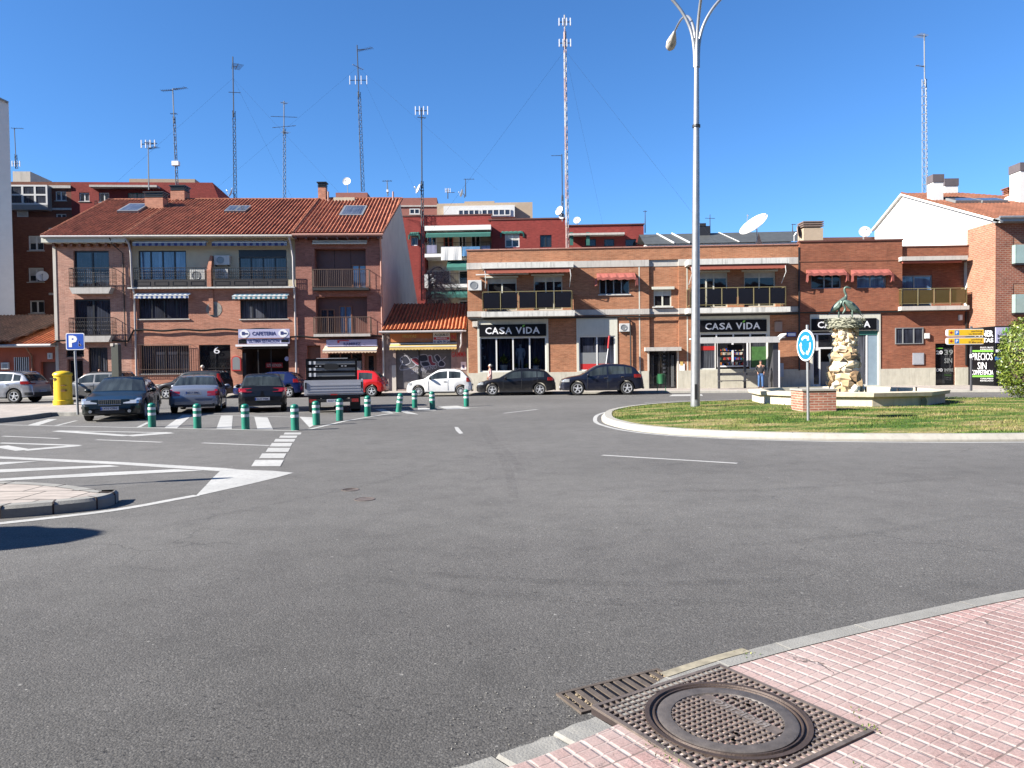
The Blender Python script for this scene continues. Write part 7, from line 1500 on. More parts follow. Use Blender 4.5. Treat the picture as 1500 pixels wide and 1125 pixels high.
def sonata_extra(t, wrap, S, plan, tpz):
    mb = MB(); [mb.box(-.03, -.015, -.30+.06*k-.008, -.30+.06*k+.008, .565, .695) for k in range(11)]; mb.build('grille_bars', MT['chrome'], t)
    mb = MB(); mb.tube([(-.03,-.33,.705),(-.035,0,.715),(-.03,.33,.705)], .012, 6); mb.tube([(-.03,-.33,.555),(-.035,0,.55),(-.03,.33,.555)], .012, 6); mb.build('grille_frame', MT['chrome'], t)
    for sg in (1,-1): mb = MB(); mb.lathe([(.05,0),(.05,-.03),(.001,-.03)], c=(.0,sg*.56,.34), axis='x', n=14); mb.build('fog_lamp', MT['head'], t)
axis = Vector((-.30,.95)).normalized(); ya = math.atan2(axis.y, axis.x)
def putp(name, label, S, p, px, Dp, front, dy=0, cat='car'):
    X = (px-750)/F_PX*Dp; e = Vector((X, Dp)); a = axis; c = e+a*S['L']/2
    # local x runs front->rear
    return car(name, label, cat, S, P_[p], (c.x, c.y, 0), (ya if front else ya+math.pi)+dy, g2_)
sd = dict(sedan, extra=sonata_extra); putp('parked_car', 'dark green saloon facing the camera with chrome grille, beside the parking sign', sd, 'green', 160, 23.6, True)
putp('parked_car', 'silver blue saloon seen from behind with rounded red tail lamps', coupe, 'silverblue', 283, 27.4, False)
putp('parked_car', 'black hatchback seen from behind, between the silver saloon and the flatbed truck', rearhatch, 'black', 384, 27.4, False)
# flatbed truck
t = thing('flatbed_truck', 'small flatbed truck with grey dropside tailgate and black framed load, seen from behind', 'truck', (0,0,0), None)
mb = MB(); mb.box(-1.02,1.02,0,.04,.72,1.20)
for z in (.80,.90,1.0): mb.box(-.95,.95,-.012,0,z,z+.05)
tg = mb.build('tailgate', MT['alu'], t); mb = MB(); [mb.box(s_*.98-.03, s_*.98+.03, -.03, -.002, .9, 1.12) for s_ in (1,-1)]; mb.build('latch', MT['trim'], tg)
mb = MB(); mb.box(-1.04,1.04,.05,3.2,.66,.74); mb.build('load_bed', MT['alu'], t)
for s_ in (1,-1): mb = MB(); mb.box(s_*1.02-.02, s_*1.02+.02, .05, 3.2, .745, 1.18); mb.build('dropside', MT['alu'], t)
ld = thing('load_rack', 'black framed rack with three pale panels and white straps, standing on the truck bed', 'rack', (0,0,0)); 
mb = MB()
for z0, z1 in ((.76,1.33),(1.46,1.54),(1.645,1.76),(1.885,1.97)): mb.box(-.94,.80,.10,.16,z0,z1)
mb.box(-.97,-.90,.08,.5,.76,1.97); mb.box(.76,.83,.08,.5,.76,1.97); mb.box(-.90,.76,1.8,1.9,.76,1.9); mb.box(-.97,-.9,1.75,1.9,.76,1.9); mb.box(.76,.83,1.75,1.9,.76,1.9); mb.box(-.97,-.9,.5,1.75,1.84,1.9); mb.box(.76,.83,.5,1.75,1.84,1.9); mb.build('frame', MT['black'], ld)
mb = MB(); [mb.box(-.9,.76,.12,.14,z0,z1) for z0, z1 in ((1.33,1.46),(1.54,1.645),(1.76,1.885))]; mb.build('panel', MT['greyframe'], ld)
mb = MB(); [mb.box(x-.035, x+.035, .085, .095, z0, z1) for x in (-.82,-.66) for z0, z1 in ((1.33,1.46),(1.55,1.64),(1.77,1.88))]; mb.build('strap', MT['letters'], ld)
mb = MB(); q = [(-.08+.26*math.copysign(abs(math.cos(a))**.5,math.cos(a)), .08, 1.69+.10*math.copysign(abs(math.sin(a))**.5,math.sin(a))) for a in [i*math.pi/12 for i in range(24)]]; mb.prism(q, (0,.02,0)); mb.build('oval_badge', MT['trim'], ld)
mb = MB(); [mb.box(x-.035, x+.035, .085, .099, 1.69, 1.71) for x in (-.6,-.47,.3,.42)]; mb.box(-.6,.5,.1,.2,1.975,1.99); mb.build('reflector', MT['letters'], ld)
mb = MB(); mb.box(-.45,.45,.1,5.0,.42,.62); mb.box(-.85,.85,.02,.08,.40,.52); mb.box(-.9,.9,.08,.25,.55,.655); mb.build('chassis', MT['trim'], t)
for s_ in (1,-1):
    mb = MB(); mb.box(min(s_*.62,s_*.86), max(s_*.62,s_*.86), -.03, .02, .40, .52); mb.build('taillight', MT['tail'], t)
    mb = MB(); mb.box(min(s_*.55,s_*.92), max(s_*.55,s_*.92), .5, .53, .12, .62); mb.build('mudguard', MT['trim'], t)
    for y, w_ in ((1.0,.34),(4.1,.2)):
        mb = MB(); mb.lathe([(.2,-w_/2),(.32,-w_/2),(.34,-w_/2+.03),(.34,w_/2-.03),(.32,w_/2),(.2,w_/2)], c=(s_*.76,y,.34), axis='x', n=24); wh = mb.build('wheel', MT['tyre'], t, smooth=40); mb = MB(); mb.lathe([(.2,-w_/2+.04),(.001,-w_/2+.04),(.001,w_/2-.04),(.2,w_/2-.04)], c=(s_*.76,y,.34), axis='x', n=20); mb.build('rim', MT['rim'], wh)
mb = MB(); mb.box(-.26,.26,-.02,.0,.40,.51); pl = mb.build('number_plate', MT['plate'], t); mb = MB(); text(mb, '6527 BTN', -.22,.22,.425,.485,-.023,.02); mb.build('plate_characters', MT['letters_d'], pl, recalc=False)
mb = MB(); prof = [(0,.45),(0,1.80),(.25,1.88),(1.3,1.85),(1.55,1.7),(1.95,1.05),(2.0,.45)]; mb.prism([(-.9,3.35+y,z) for y, z in prof], (1.7,0,0)); cb = mb.build('cab', P_['grey'], t, bevel=.05); mb = MB(); mb.box(-.6,.6,3.34,3.35,1.35,1.85); mb.build('rear_window', MT['carglass'], cb)
mb = MB(); mb.box(-.12,.12,-.03,.0,.66,.69); mb.build('badge', MT['redp'], tg)
X = (489-750)/F_PX*26.6
for o_ in (t, ld): o_.location = (X, 26.6, 0); o_.rotation_euler = (0,0,R(12))
ld.location = (X, 26.6, 0)
# ---------------------------------------------------------------- people
def skin(name, pts, edges, rad, mat, parent, root=0, sub=2):
    me = bpy.data.meshes.new(name); bm = bmesh.new(); ly = bm.verts.layers.skin.verify(); vs = [bm.verts.new(p) for p in pts]
    for a, b in edges: bm.edges.new((vs[a], vs[b]))
    for i, v in enumerate(vs): v[ly].radius = rad[i] if isinstance(rad[i], tuple) else (rad[i], rad[i]); v[ly].use_root = (i == root)
    bm.to_mesh(me); bm.free(); me.materials.append(mat); o = bpy.data.objects.new(name, me); COL.objects.link(o); o.parent = parent
    m1 = o.modifiers.new('skin', 'SKIN'); m1.use_smooth_shade = True; m2 = o.modifiers.new('sub', 'SUBSURF'); m2.levels = sub; m2.render_levels = sub
    return o
def person(label, loc, yaw, h=1.7, top='jacket', legs='jeans', hair='hair_d', body='skin', pose='stand', cat='person', name='person', group=None, longcoat=False, hairlen=0):
    t = thing(name, label, cat, (0,0,0), group); k = h/1.72
    # local: faces -y ; x right
    arm = {'stand': ((.20,0,1.38),(.27,.03,1.12),(.22,-.12,.92)), 'pocket': ((.20,0,1.38),(.30,.06,1.14),(.18,-.12,1.0))}[pose]
    pts = [(0,0,.95),(0,0,1.15),(0,0,1.36),(0,0,1.47),(0,-.01,1.53),(0,-.02,1.62)]; rad = [(.15,.11),(.13,.10),(.14,.10),(.055,.055),(.06,.065),(.078,.095)]; ed = [(0,1),(1,2),(2,3),(3,4),(4,5)]
    pts.append((0,-.01,1.68)); rad.append((.06,.07)); ed.append((5,6))
    hands = []
    for s_ in (1,-1):
        b = len(pts); a1, a2, a3 = arm; pts += [(s_*a1[0],a1[1],a1[2]),(s_*a2[0],a2[1],a2[2]),(s_*a3[0],a3[1],a3[2]),(s_*a3[0],a3[1]-.03,a3[2]-.07)]; rad += [.055,.042,.03,(.035,.02)]; ed += [(2,b),(b,b+1),(b+1,b+2),(b+2,b+3)]
        for f_ in range(5):
            i = len(pts); off = (-.026+.0145*f_) if f_ < 4 else 0; q = Vector(pts[b+3]); ln = (.075,.082,.078,.062,.05)[f_]
            if f_ < 4: pts += [tuple(q+Vector((off*.5,off,-.04))), tuple(q+Vector((off*.5-s_*.012,off,-.04-ln*.55))), tuple(q+Vector((off*.5-s_*.03,off,-.04-ln*.95)))]
            else: pts += [tuple(q+Vector((-s_*.02,-.035,.0))), tuple(q+Vector((-s_*.03,-.05,-.025))), tuple(q+Vector((-s_*.035,-.052,-.05)))]
            rad += [.010,.009,.007]; ed += [(b+3,i),(i,i+1),(i+1,i+2)]
        b = len(pts); st = .05*s_; pts += [(s_*.09,0,.88),(s_*.10,-.02-st*.6,.50),(s_*.11,.03-st,.10),(s_*.125,-.10-st,.045)]; rad += [.085,.058,.04,(.04,.032)]; ed += [(0,b),(b,b+1),(b+1,b+2),(b+2,b+3)]
    pts = [tuple(Vector(p)*k) for p in pts]; rad = [tuple(x*k for x in r_) if isinstance(r_, tuple) else r_*k for r_ in rad]
    skin('body', pts, ed, rad, MT[body], t, 0, 1)
    mb = MB(); hz = 1.625*k
    for s_ in (1,-1): mb.blob((s_*.03*k,-.098*k,hz+.01), .011*k,.008*k,.008*k,6,4)
    mb.build('eyes', MT['black'] if body == 'skin' else MT[body], t, smooth=True); mb = MB(); mb.blob((0,-.112*k,hz-.015), .012*k,.022*k,.022*k,6,5); [mb.blob((s_*.083*k,-.01*k,hz), .01*k,.02*k,.03*k,6,5) for s_ in (1,-1)]; mb.build('nose_and_ears', MT[body], t, smooth=True)
    mb = MB(); mb.blob((0,-.10*k,hz-.052*k), .024*k,.01*k,.006*k,6,4); mb.build('mouth', MT['redp'] if body == 'skin' else MT[body], t)
    if hair: mb = MB(); mb.blob((0,.018*k,hz+.03*k), .092*k,.105*k,.095*k,12,8,.04); mb.build('hair', MT[hair], t, smooth=True)
    if top:
        zb = .72 if longcoat else .86; p2 = [(0,.005,zb),(0,.005,1.1),(0,.005,1.36),(0,.005,1.45)]; r2 = [(.20,.15),(.175,.135),(.18,.13),(.09,.085)]; e2 = [(0,1),(1,2),(2,3)]
        for s_ in (1,-1): b = len(p2); a1,a2,a3 = arm; p2 += [(s_*a1[0],a1[1],a1[2]),(s_*a2[0],a2[1],a2[2]),(s_*a3[0],a3[1],a3[2]+.01)]; r2 += [.078,.062,.05]; e2 += [(2,b),(b,b+1),(b+1,b+2)]
        skin('jacket', [tuple(Vector(p)*k) for p in p2], e2, [tuple(x*k for x in r_) if isinstance(r_, tuple) else r_*k for r_ in r2], MT[top], t, 0, 2)
    if legs:
        p2 = [(0,0,.98),(0,0,.90)]; r2 = [(.155,.115),(.165,.12)]; e2 = [(0,1)]
        for s_ in (1,-1): b = len(p2); st = .05*s_; p2 += [(s_*.09,0,.80),(s_*.10,-.02-st*.6,.50),(s_*.11,.03-st,.08)]; r2 += [.10,.075,.062]; e2 += [(1,b),(b,b+1),(b+1,b+2)]
        skin('trousers', [tuple(Vector(p)*k) for p in p2], e2, [tuple(x*k for x in r_) if isinstance(r_, tuple) else r_*k for r_ in r2], MT[legs], t, 0, 2)
        for s_ in (1,-1): mb = MB(); st = .05*s_; mb.blob((s_*.12*k,(-.05-st)*k,.045*k), .05*k,.13*k,.045*k,10,6); mb.build('shoe', MT['shoe'], t, smooth=True)
    t.location = loc; t.rotation_euler = (0,0,yaw); return t
g = G(1114.5, 569, .13); person('man in a black jacket and blue jeans standing under the bus shelter', (g.x, g.y, .126), R(-15), 1.62, pose='pocket')
g = P(718, 560, 43.6); person('walker in a pink hooded coat passing behind the black estate hatchback', (g.x, 43.6, .126), R(-80), 1.58, top='pinkcoat', legs='greycloth', hair='hair_w', longcoat=True)
g = P(296, 535, 44.3); person('white haired person whose head shows above the black people carrier', (g.x, 44.3, .126), R(-60), 1.74, top='greycloth', legs='greycloth', hair='hair_w')
g = P(146, 538, 44.6); person('brown haired person whose head shows above the grey estate car', (g.x, 44.6, .126), R(70), 1.58, top='jacket', legs='greycloth', hair='wood')
zfl = g1[2]-.0
for px, lab, tp, lg in ((699+4, 'mannequin in a dark grey dress behind the left pane of the shop window', 'greycloth', 'greycloth'), (760.5, 'white mannequin in pale clothes in the middle of the shop window', 'mannequin', 'mannequin')):
    u = FC.hit(px+2, 520, .5)[0]; q = FC.W(u, .5, zfl); person(lab, q, 0, 1.72 if tp == 'mannequin' else 1.8, top=tp, legs=lg, hair=None, body='mannequin', cat='mannequin', name='mannequin', group='mannequins in the shop window')
def potplant(x, y, v, s_, lab, flower=None):
    u, z = FC.hit(x, y, v); q = FC.W(u, v, zfl); t = thing('potted_plant', lab, 'plant', q, 'plants in the shop window'); rnd = random.Random(int(x)); mb = MB(); mb.lathe([(.09*s_,0),(.13*s_,.22*s_),(.001,.2*s_)], c=q, n=12); mb.build('pot', MT['white'], t); mb = MB()
    for i in range(70):
        a = rnd.uniform(0,6.28); e = rnd.uniform(.1,1.2); d = Vector((math.cos(a)*math.sin(e), math.sin(a)*math.sin(e), math.cos(e)))*rnd.uniform(.15,.4)*s_; c = q+Vector((0,0,.22*s_)); p = c+d; sd_ = Vector((-d.y,d.x,0)).normalized()*.03*s_; mb.quad(c+d*.4, p-d*.3+sd_, p, p-d*.3-sd_)
    mb.build('leaves', MT['leaf'], t, recalc=False)
potplant(755, 543, .3, 1.0, 'low green potted plant left of the white mannequin'); potplant(770.5, 543, .3, .9, 'low green potted plant right of the white mannequin'); potplant(785, 540, .4, 1.6, 'tall potted plant in the rightmost pane of the shop window'); potplant(738, 530, .5, 1.9, 'potted plant in the second pane of the shop window')
# ---------------------------------------------------------------- street furniture
bol = thing('bollard', '', 'bollard', (0,0,0), 'green bollards along the car park edge'); mb = MB(); mb.lathe([(.105,0),(.105,.58),(.098,.585),(.098,.60),(.105,.605),(.104,.63),(.09,.665),(.05,.69),(.001,.698)], n=20); mb.build('post', MT['bollard'], bol, smooth=40)
for z in (.34,.50): mb = MB(); mb.lathe([(.1075,z),(.1075,z+.075),(.10,z+.075)], n=20); mb.v = mb.v; mb.build('reflective_band', MT['reflect'], bol, smooth=40)
bs = [(223,625.5,'leftmost green bollard, in front of the dark green saloon'),(289.5,627.5,'green bollard in front of the silver saloon'),(360,629,'green bollard standing on the white stripes in front of the black hatchback'),(432.5,630.3,'green bollard at the corner where the dashed line begins'),(463.6,622.6,'green bollard in front of the left wheel of the flatbed truck'),(497.5,616.3,'green bollard in front of the right half of the flatbed truck'),(538.5,610,'green bollard in front of the red hatchback wheel'),(583.7,603.8,'green bollard leaning to one side, right of the flatbed truck'),(607.6,597,'green bollard standing farthest back, near the front of the white car'),(633.7,599.8,'green bollard in front of the door of the white car'),(683.3,595.4,'rightmost green bollard, under the rear wheel of the white car')]
for i, (x, y, lab) in enumerate(bs):
    o = bol if i == 0 else copy_tree(bol); g = G(x, y); o.location = g; o['label'] = lab; o.rotation_euler = (R([0,1,-1,1.5,0,-2,1,3,0,1,0][i]), R([0,-2,0,0,-3,1,0,-7,0,-1,0][i]), i*1.3)
# street lamp
g = G(1018.5, 604.5); tl = thing('street_lamp', 'tall galvanised street lamp with four curved arms on the roundabout', 'street lamp', (g.x, g.y, .1)); lean = Vector((.010, 0, 1))
bz = Vector((g.x, g.y, .1)); pp = lambda h: bz+lean*h; HT = P(1025,92,g.y).z
mb = MB(); mb.tube([pp(0), pp(4), pp(8), pp(HT)], [.155,.135,.108,.075], 20); pole = mb.build('pole', MT['galv'], tl, smooth=40)
mb = MB(); mb.lathe([(.13,HT-2.1),(.13,HT-2.02)], c=(pp(HT-2.1).x,g.y,0), n=16); mb.build('collar', MT['trim'], pole); mb = MB(); mb.box(g.x-.05,g.x+.03,g.y-.165,g.y-.14,.45,.95); mb.build('service_door', MT['trim'], pole)
def lamp_arm(az, reach=3.5, rise=3.0, drop=.45):
    d = Vector((math.cos(az), math.sin(az), 0)); b = pp(HT-.25); q = [b+d*.05, b+d*.08+Vector((0,0,.7))]
    for s_ in [.15,.3,.45,.6,.75,.88,1]: q.append(b+d*(.08+(reach-.1)*(s_**1.7))+Vector((0,0,.7+(rise-.7)*math.sin(s_*math.pi*.56)/1.0)))
    q = catmull(q, n=4); mb = MB(); n = len(q); mb.tube(q, [.06-.028*i/n for i in range(n)], 10); a = mb.build('arm', MT['galv'], tl, smooth=60); e = q[-1]; tdir = (q[-1]-q[-3]).normalized()
    Mx = Matrix.Translation(e)@(Vector((d.x,d.y,-.35)).to_track_quat('X','Z').to_matrix().to_4x4()); mb = MB(Mx); mb.lathe([(.04,-.05),(.07,.05),(.14,.3),(.19,.52),(.17,.72),(.09,.84),(.001,.86)], axis='x', n=16); o = mb.build('lamp_head', MT['gable'], a, smooth=60)
    mb = MB(Mx); mb.add([(.28+.27*math.cos(k*math.pi/8)+.22,.15*math.sin(k*math.pi/8),-.10-.06*math.cos(k*math.pi/4)*0) for k in range(16)]+[(.5,0,-.2)], [(k,(k+1)%16,16) for k in range(16)]); mb.build('lamp_glass', MT['greyframe'], o, smooth=True)
for az, re_, ri in ((2,3.45,3.0), (91,3.0,2.5), (181,3.4,3.0), (271,3.4,3.0)): lamp_arm(R(az), re_, ri)
# roundabout sign
g = G(1184, 620.5, .12); t = thing('roundabout_sign', 'round blue roundabout sign with white arrows, turned to the left on its post', 'traffic sign', (g.x,g.y,.12)); mb = MB(); mb.tube([(g.x,g.y,.1),(g.x-.02,g.y,2.55)], .035, 10); mb.build('post', MT['galv'], t, smooth=40)
zc = P(1181.5,506,g.y).z; rd = .385; nd = Vector((-.985,-.17,0)).normalized(); td = Vector((-nd.y, nd.x, 0)); td = td if td.x > 0 else -td; C0 = Vector((g.x-.05,g.y-.03,zc))+nd*.03
def onsign(a, b, o): return C0+td*a+Vector((0,0,b))+nd*o
mb = MB(); N_ = 40; mb.prism([onsign(rd*math.cos(i*2*math.pi/N_), rd*math.sin(i*2*math.pi/N_), 0) for i in range(N_)], -nd*.025); mb.build('disc_rim', MT['letters'], t); mb = MB(); mb.poly([onsign(rd*.9*math.cos(i*2*math.pi/N_), rd*.9*math.sin(i*2*math.pi/N_), .003) for i in range(N_)]); mb.build('disc_face', MT['bluep2'], t, recalc=False); mb = MB()
for k in range(3):
    a0 = R(90+55-120*k-8); a1 = R(90-38-120*k+8); n_ = 12
    for i in range(n_): p, q = a0+(a1-a0)*i/n_, a0+(a1-a0)*(i+1)/n_; mb.poly([onsign(rd*r_*math.cos(w_), rd*r_*math.sin(w_), .006) for r_, w_ in ((.46,p),(.62,p),(.62,q),(.46,q))])
    aw = a1; mb.poly([onsign(rd*r_*math.cos(w_), rd*r_*math.sin(w_), .006) for r_, w_ in ((.36,aw),(.72,aw),(.54,aw-R(24)))])
mb.build('arrows', MT['letters'], t, recalc=False)
# parking sign
g = G(112, 607.5, .146); t = thing('parking_sign', 'square blue parking sign with white P on a grey post behind the dark green saloon', 'traffic sign', (g.x,g.y,.146)); z0, z1 = P(110,512.5,g.y).z, P(110,488,g.y).z; x0, x1 = P(97,500,g.y).x, P(124,500,g.y).x; mb = MB(); mb.tube([(g.x+.03,g.y+.04,.14),(g.x-.02,g.y+.04,z1-.05)], .04, 10); mb.build('post', MT['galv'], t, smooth=40)
def rrect(x0,x1,z0,z1,r,y): return [(cx+r*math.cos(a),y,cz+r*math.sin(a)) for cx,cz,s_ in ((x1-r,z1-r,0),(x0+r,z1-r,1),(x0+r,z0+r,2),(x1-r,z0+r,3)) for a in [s_*math.pi/2+k*math.pi/8 for k in range(5)]]
mb = MB(); mb.prism(rrect(x0,x1,z0,z1,.05,g.y-.02), (0,.02,0)); mb.build('plate_rim', MT['letters'], t); mb = MB(); mb.poly(rrect(x0+.025,x1-.025,z0+.025,z1-.025,.04,g.y-.024)); mb.build('plate_face', MT['bluep'], t, recalc=False); mb = MB(); w_ = x1-x0; text(mb, 'P', x0+w_*.16,x0+w_*.62,z0+w_*.15,z1-w_*.13,g.y-.028,.05); mb.build('letter', MT['letters'], t, recalc=False)
mb = MB(); c = (x0+w_*.74, z0+w_*.32); mb.tube([(c[0]-.02,g.y-.028,c[1]+.1),(c[0]-.02,g.y-.028,c[1]),(c[0]+.04,g.y-.028,c[1]-.01),(c[0]+.07,g.y-.028,c[1]-.07)], .008, 4); mb.lathe([(.045,0),(.045,.004),(.037,.004),(.037,0)], c=(c[0],g.y-.03,c[1]-.04), axis='y', n=14); mb.build('wheelchair_symbol', MT['lav'], t)
# post box
g = G(93, 593, .146); t = thing('post_box', 'yellow cylindrical post box with domed cap on the left pavement', 'post box', (g.x,g.y,.146)); mb = MB(); mb.lathe([(.40,.146),(.40,.34),(.36,.37),(.355,1.42),(.39,1.44),(.395,1.50),(.36,1.56),(.25,1.62),(.1,1.65),(.001,1.655)], c=(g.x,g.y,0), n=32); mb.build('body', MT['yellowp'], t, smooth=35)
mb = MB(); mb.box(g.x-.34,g.x-.10,g.y-.375,g.y-.30,1.28,1.34); mb.build('slot', MT['trim'], t); mb = MB(); [mb.box(g.x+.1,g.x+.3,g.y-.345,g.y-.2,z,z+.02) for z in (.75,.8,1.0)]; mb.build('marking', MT['brownpaint'], t)
# dark parking meter column
g = P(171, 560, 31); t = thing('parking_column', 'tall dark metal column behind the dark green saloon', 'parking meter', (g.x,31,.0)); zt_ = P(171,503,31).z; mb = MB(); mb.box(g.x-.15,g.x+.15,30.9,31.15,0,zt_-.05); mb.build('column', M('column_olive', (.06,.065,.05), .5), t, bevel=.01); mb = MB(); mb.box(g.x-.17,g.x-.05,30.88,31.17,zt_-.12,zt_); mb.box(g.x+.02,g.x+.12,30.9,31.15,zt_-.04,zt_); mb.build('cap', MT['gable'], t)
# yellow direction arrows
g = G(1422.5, 572.5, .13); t = thing('direction_sign', 'two yellow parking arrow signs on a dark post before the black shop', 'direction sign', (g.x,g.y,.13)); mb = MB(); zt_ = P(1422,478,g.y).z; mb.tube([(g.x,g.y,.13),(g.x,g.y,zt_)], .055, 10); mb.build('post', MT['shelter'], t, smooth=40); mb = MB(); zz_ = P(1422,522,g.y).z; mb.lathe([(.06,zz_-.08),(.06,zz_+.1)], c=(g.x,g.y,0), n=12); mb.build('sticker', MT['letters'], t)
for i, (ya_, yb_, s_) in enumerate(((482,492.5,''),(494.5,504.5,'EL MERCADO'))):
    z0, z1 = P(1420,yb_,g.y).z, P(1420,ya_,g.y).z; x0, x1 = P(1384,ya_+5,g.y).x, P(1440,ya_+5,g.y).x; y_ = g.y-.09
    mb = MB(); mb.prism(rrect(x0,x1,z0,z1,.09,y_), (0,.03,0)); b_ = mb.build('arrow_board', MT['letters'], t); mb = MB(); mb.poly(rrect(x0+.12,x1-.02,z0+.03,z1-.03,.02,y_-.004)); mb.build('board_face', MT['yellows'], b_, recalc=False)
    zc_ = (z0+z1)/2; mb = MB(); mb.add([(x0+.16,y_-.008,zc_),(x0+.30,y_-.008,zc_+.09),(x0+.26,y_-.008,zc_),(x0+.30,y_-.008,zc_-.09)], [(0,1,2),(0,2,3)]); mb.box(x0+.24,x0+.36,y_-.008,y_-.006,zc_-.02,zc_+.02); mb.build('arrow', MT['redp'], b_, recalc=False)
    mb = MB(); mb.box(x0+.42,x0+.63,y_-.008,y_-.005,zc_-.11,zc_+.11); mb.build('parking_symbol', MT['bluep2'], b_); mb = MB(); text(mb, 'P', x0+.47,x0+.59,zc_-.07,zc_+.07,y_-.011,.04); mb.build('symbol_letter', MT['letters'], b_, recalc=False)
    mb = MB(); text(mb, 'parking', x1-.62,x1-.1,zc_+.01,zc_+.11,y_-.008,.01); text(mb, 'El Mercado' if s_ else 'La Estrella', x1-.75,x1-.1,zc_-.10,zc_-.02,y_-.008,.01); mb.build('lettering', MT['brownpaint'], b_, recalc=False)
# bus shelter
t = thing('bus_shelter', 'grey bus shelter with thin curved roof in front of the third shop window', 'bus shelter', (13,43.2,.13)); Ds = 43.4; Pz = lambda y, x=1080: P(x,y,Ds).z; Px = lambda x, y=540: P(x,y,Ds).x
mb = MB(); xa, xb = Px(1013,498), Px(1141,493); z_ = Pz(497); mb.prism([(xa,Ds-1.0,z_+.02),(xa,Ds+.6,z_+.02),(xb,Ds+.6,z_+.02),(xb,Ds-1.0,z_+.02)], (0,0,.07)); mb.prism([(xa,Ds-1.03,z_+.10),(xa,Ds-.97,z_-.24),(xa,Ds-.90,z_-.24),(xa,Ds-.96,z_+.10)], (xb-xa-.3,0,0)); mb.prism([(xb-.35,Ds-1.1,z_-.02),(xb+.05,Ds-1.05,z_+.28),(xb+.02,Ds-.2,z_+.28),(xb-.35,Ds-.2,z_-.02)], (.02,0,-.06)); rf = mb.build('roof', MT['shelter_w'], t)
for x in (1053, 1091): mb = MB(); u = Px(x); mb.box(u-.06,u+.06,Ds-.06,Ds+.06,.126,z_-.05); mb.build('post', MT['shelter'], t)
mb = MB(); u0, u1 = Px(1126), Px(1133); mb.box(u0,u1+.02,Ds-.75,Ds+.08,.126,z_-.05); mb.build('end_panel', MT['shelter'], t); mb = MB(); mb.box(u1+.03,u1+.09,Ds-.8,Ds+.1,.126,Pz(514)); mb.build('end_panel_edge', MT['letters'], t)
mb = MB(); mb.box(Px(1051),Px(1128),Ds-.03,Ds+.03,Pz(550),Pz(546)); mb.build('back_rail', MT['shelter'], t); mb = MB(); mb.box(Px(1051),Px(1094),Ds-.45,Ds-.1,Pz(558),Pz(557)); [mb.tube([(Px(x),Ds-.25,Pz(558)),(Px(x),Ds,Pz(558)-.05)], .02) for x in (1056,1088)]; mb.build('bench', MT['shelter'], t)
mb = MB(); mb.box(Px(1062),Px(1083),Ds-.55,Ds-.4,Pz(513),Pz(505)); mb.build('display_case', MT['black'], t)
# green bin
g = G(969, 573.5, .13); t = thing('litter_bin', 'green litter bin on a thin post in front of the brick block entrance door', 'litter bin', (g.x,g.y,.126)); mb = MB(); mb.lathe([(.16,.55),(.2,1.05),(.21,1.07),(.18,1.08),(.001,.9)], c=(g.x,g.y,0), n=16); mb.build('basket', MT['binp'], t, smooth=40); mb = MB(); [mb.tube([(g.x+s_*.22,g.y,.126),(g.x+s_*.22,g.y,1.0)], .02, 6) for s_ in (1,-1)]; mb.build('frame', MT['binp'], t)
# red and white rod by the shop
a = P(886,531,43.8); b = P(891,492,44.2); t = thing('warning_rod', 'white rod with red tip leaning against the tall pale shop window', 'rod', (a.x,43.8,.126)); mb = MB(); mb.tube([(a.x-.15,43.8,.126),(b.x-.02,44.15,b.z-.75)], .022, 6); mb.build('rod', MT['letters'], t); mb = MB(); mb.tube([(b.x-.02,44.15,b.z-.75),(b.x+.06,44.2,b.z)], .055, 8); mb.build('tip', MT['redp'], t)
r_ = FC.R(995,533,1003,545,-.02); t = sign(FC, (r_[0],r_[1],r_[2],r_[3]), -.03, .02, 'letters', 'paper_notice', 'small paper notices taped to the brick beside the block entrance', 'notice'); boxp(FC, t, 'small_sheet', 'awn_yellow', r_[0]+.05, r_[1]-.1, -.036, -.03, r_[3]-.1, r_[3]+.14)
# ---------------------------------------------------------------- fountain
fc = Vector((11.75, 26.2, 0)); t = thing('fountain', 'pale octagonal stone fountain basin on the roundabout lawn', 'fountain', fc); ns = 10
def oct_(r_, z, rot=.16): return [(fc.x+r_*math.cos(rot+i*2*math.pi/ns), fc.y+r_*math.sin(rot+i*2*math.pi/ns), z) for i in range(ns)]
def loft(mb, loops):
    for A, B in zip(loops, loops[1:]):
        for i in range(len(A)): j = (i+1) % len(A); mb.quad(A[i], A[j], B[j], B[i])
mb = MB(); loft(mb, [oct_(3.12,.1), oct_(3.12,.50), oct_(3.25,.52), oct_(3.28,.64), oct_(2.80,.66), oct_(2.78,.2)]); mb.build('basin', MT['stone'], t); mb = MB(); mb.poly(oct_(2.79,.48)); mb.build('water', MT['water'], t, recalc=False)
mb = MB(); rnd = random.Random(2)
for k in range(7): a = rnd.uniform(0,6.28); r_ = rnd.uniform(.9,2.4); mb.tube([(fc.x+r_*math.cos(a), fc.y+r_*math.sin(a), .5),(fc.x+r_*math.cos(a), fc.y+r_*math.sin(a), .72)], .035, 6)
mb.box(fc.x+1.1,fc.x+1.9,fc.y-2.2,fc.y-1.9,.49,.56); mb.build('nozzles', MT['iron'], t)
q = G(1226,606,.14); mb = MB(); an = -1.15; c_ = Vector((fc.x+3.12*math.cos(an), fc.y+3.12*math.sin(an), .32)); nn = Vector((math.cos(an), math.sin(an), 0)); tt = Vector((-nn.y,nn.x,0))
mb.poly([c_+nn*.0+tt*.14*math.cos(i*.7)+Vector((0,0,.16*math.sin(i*.7))) for i in range(9)])
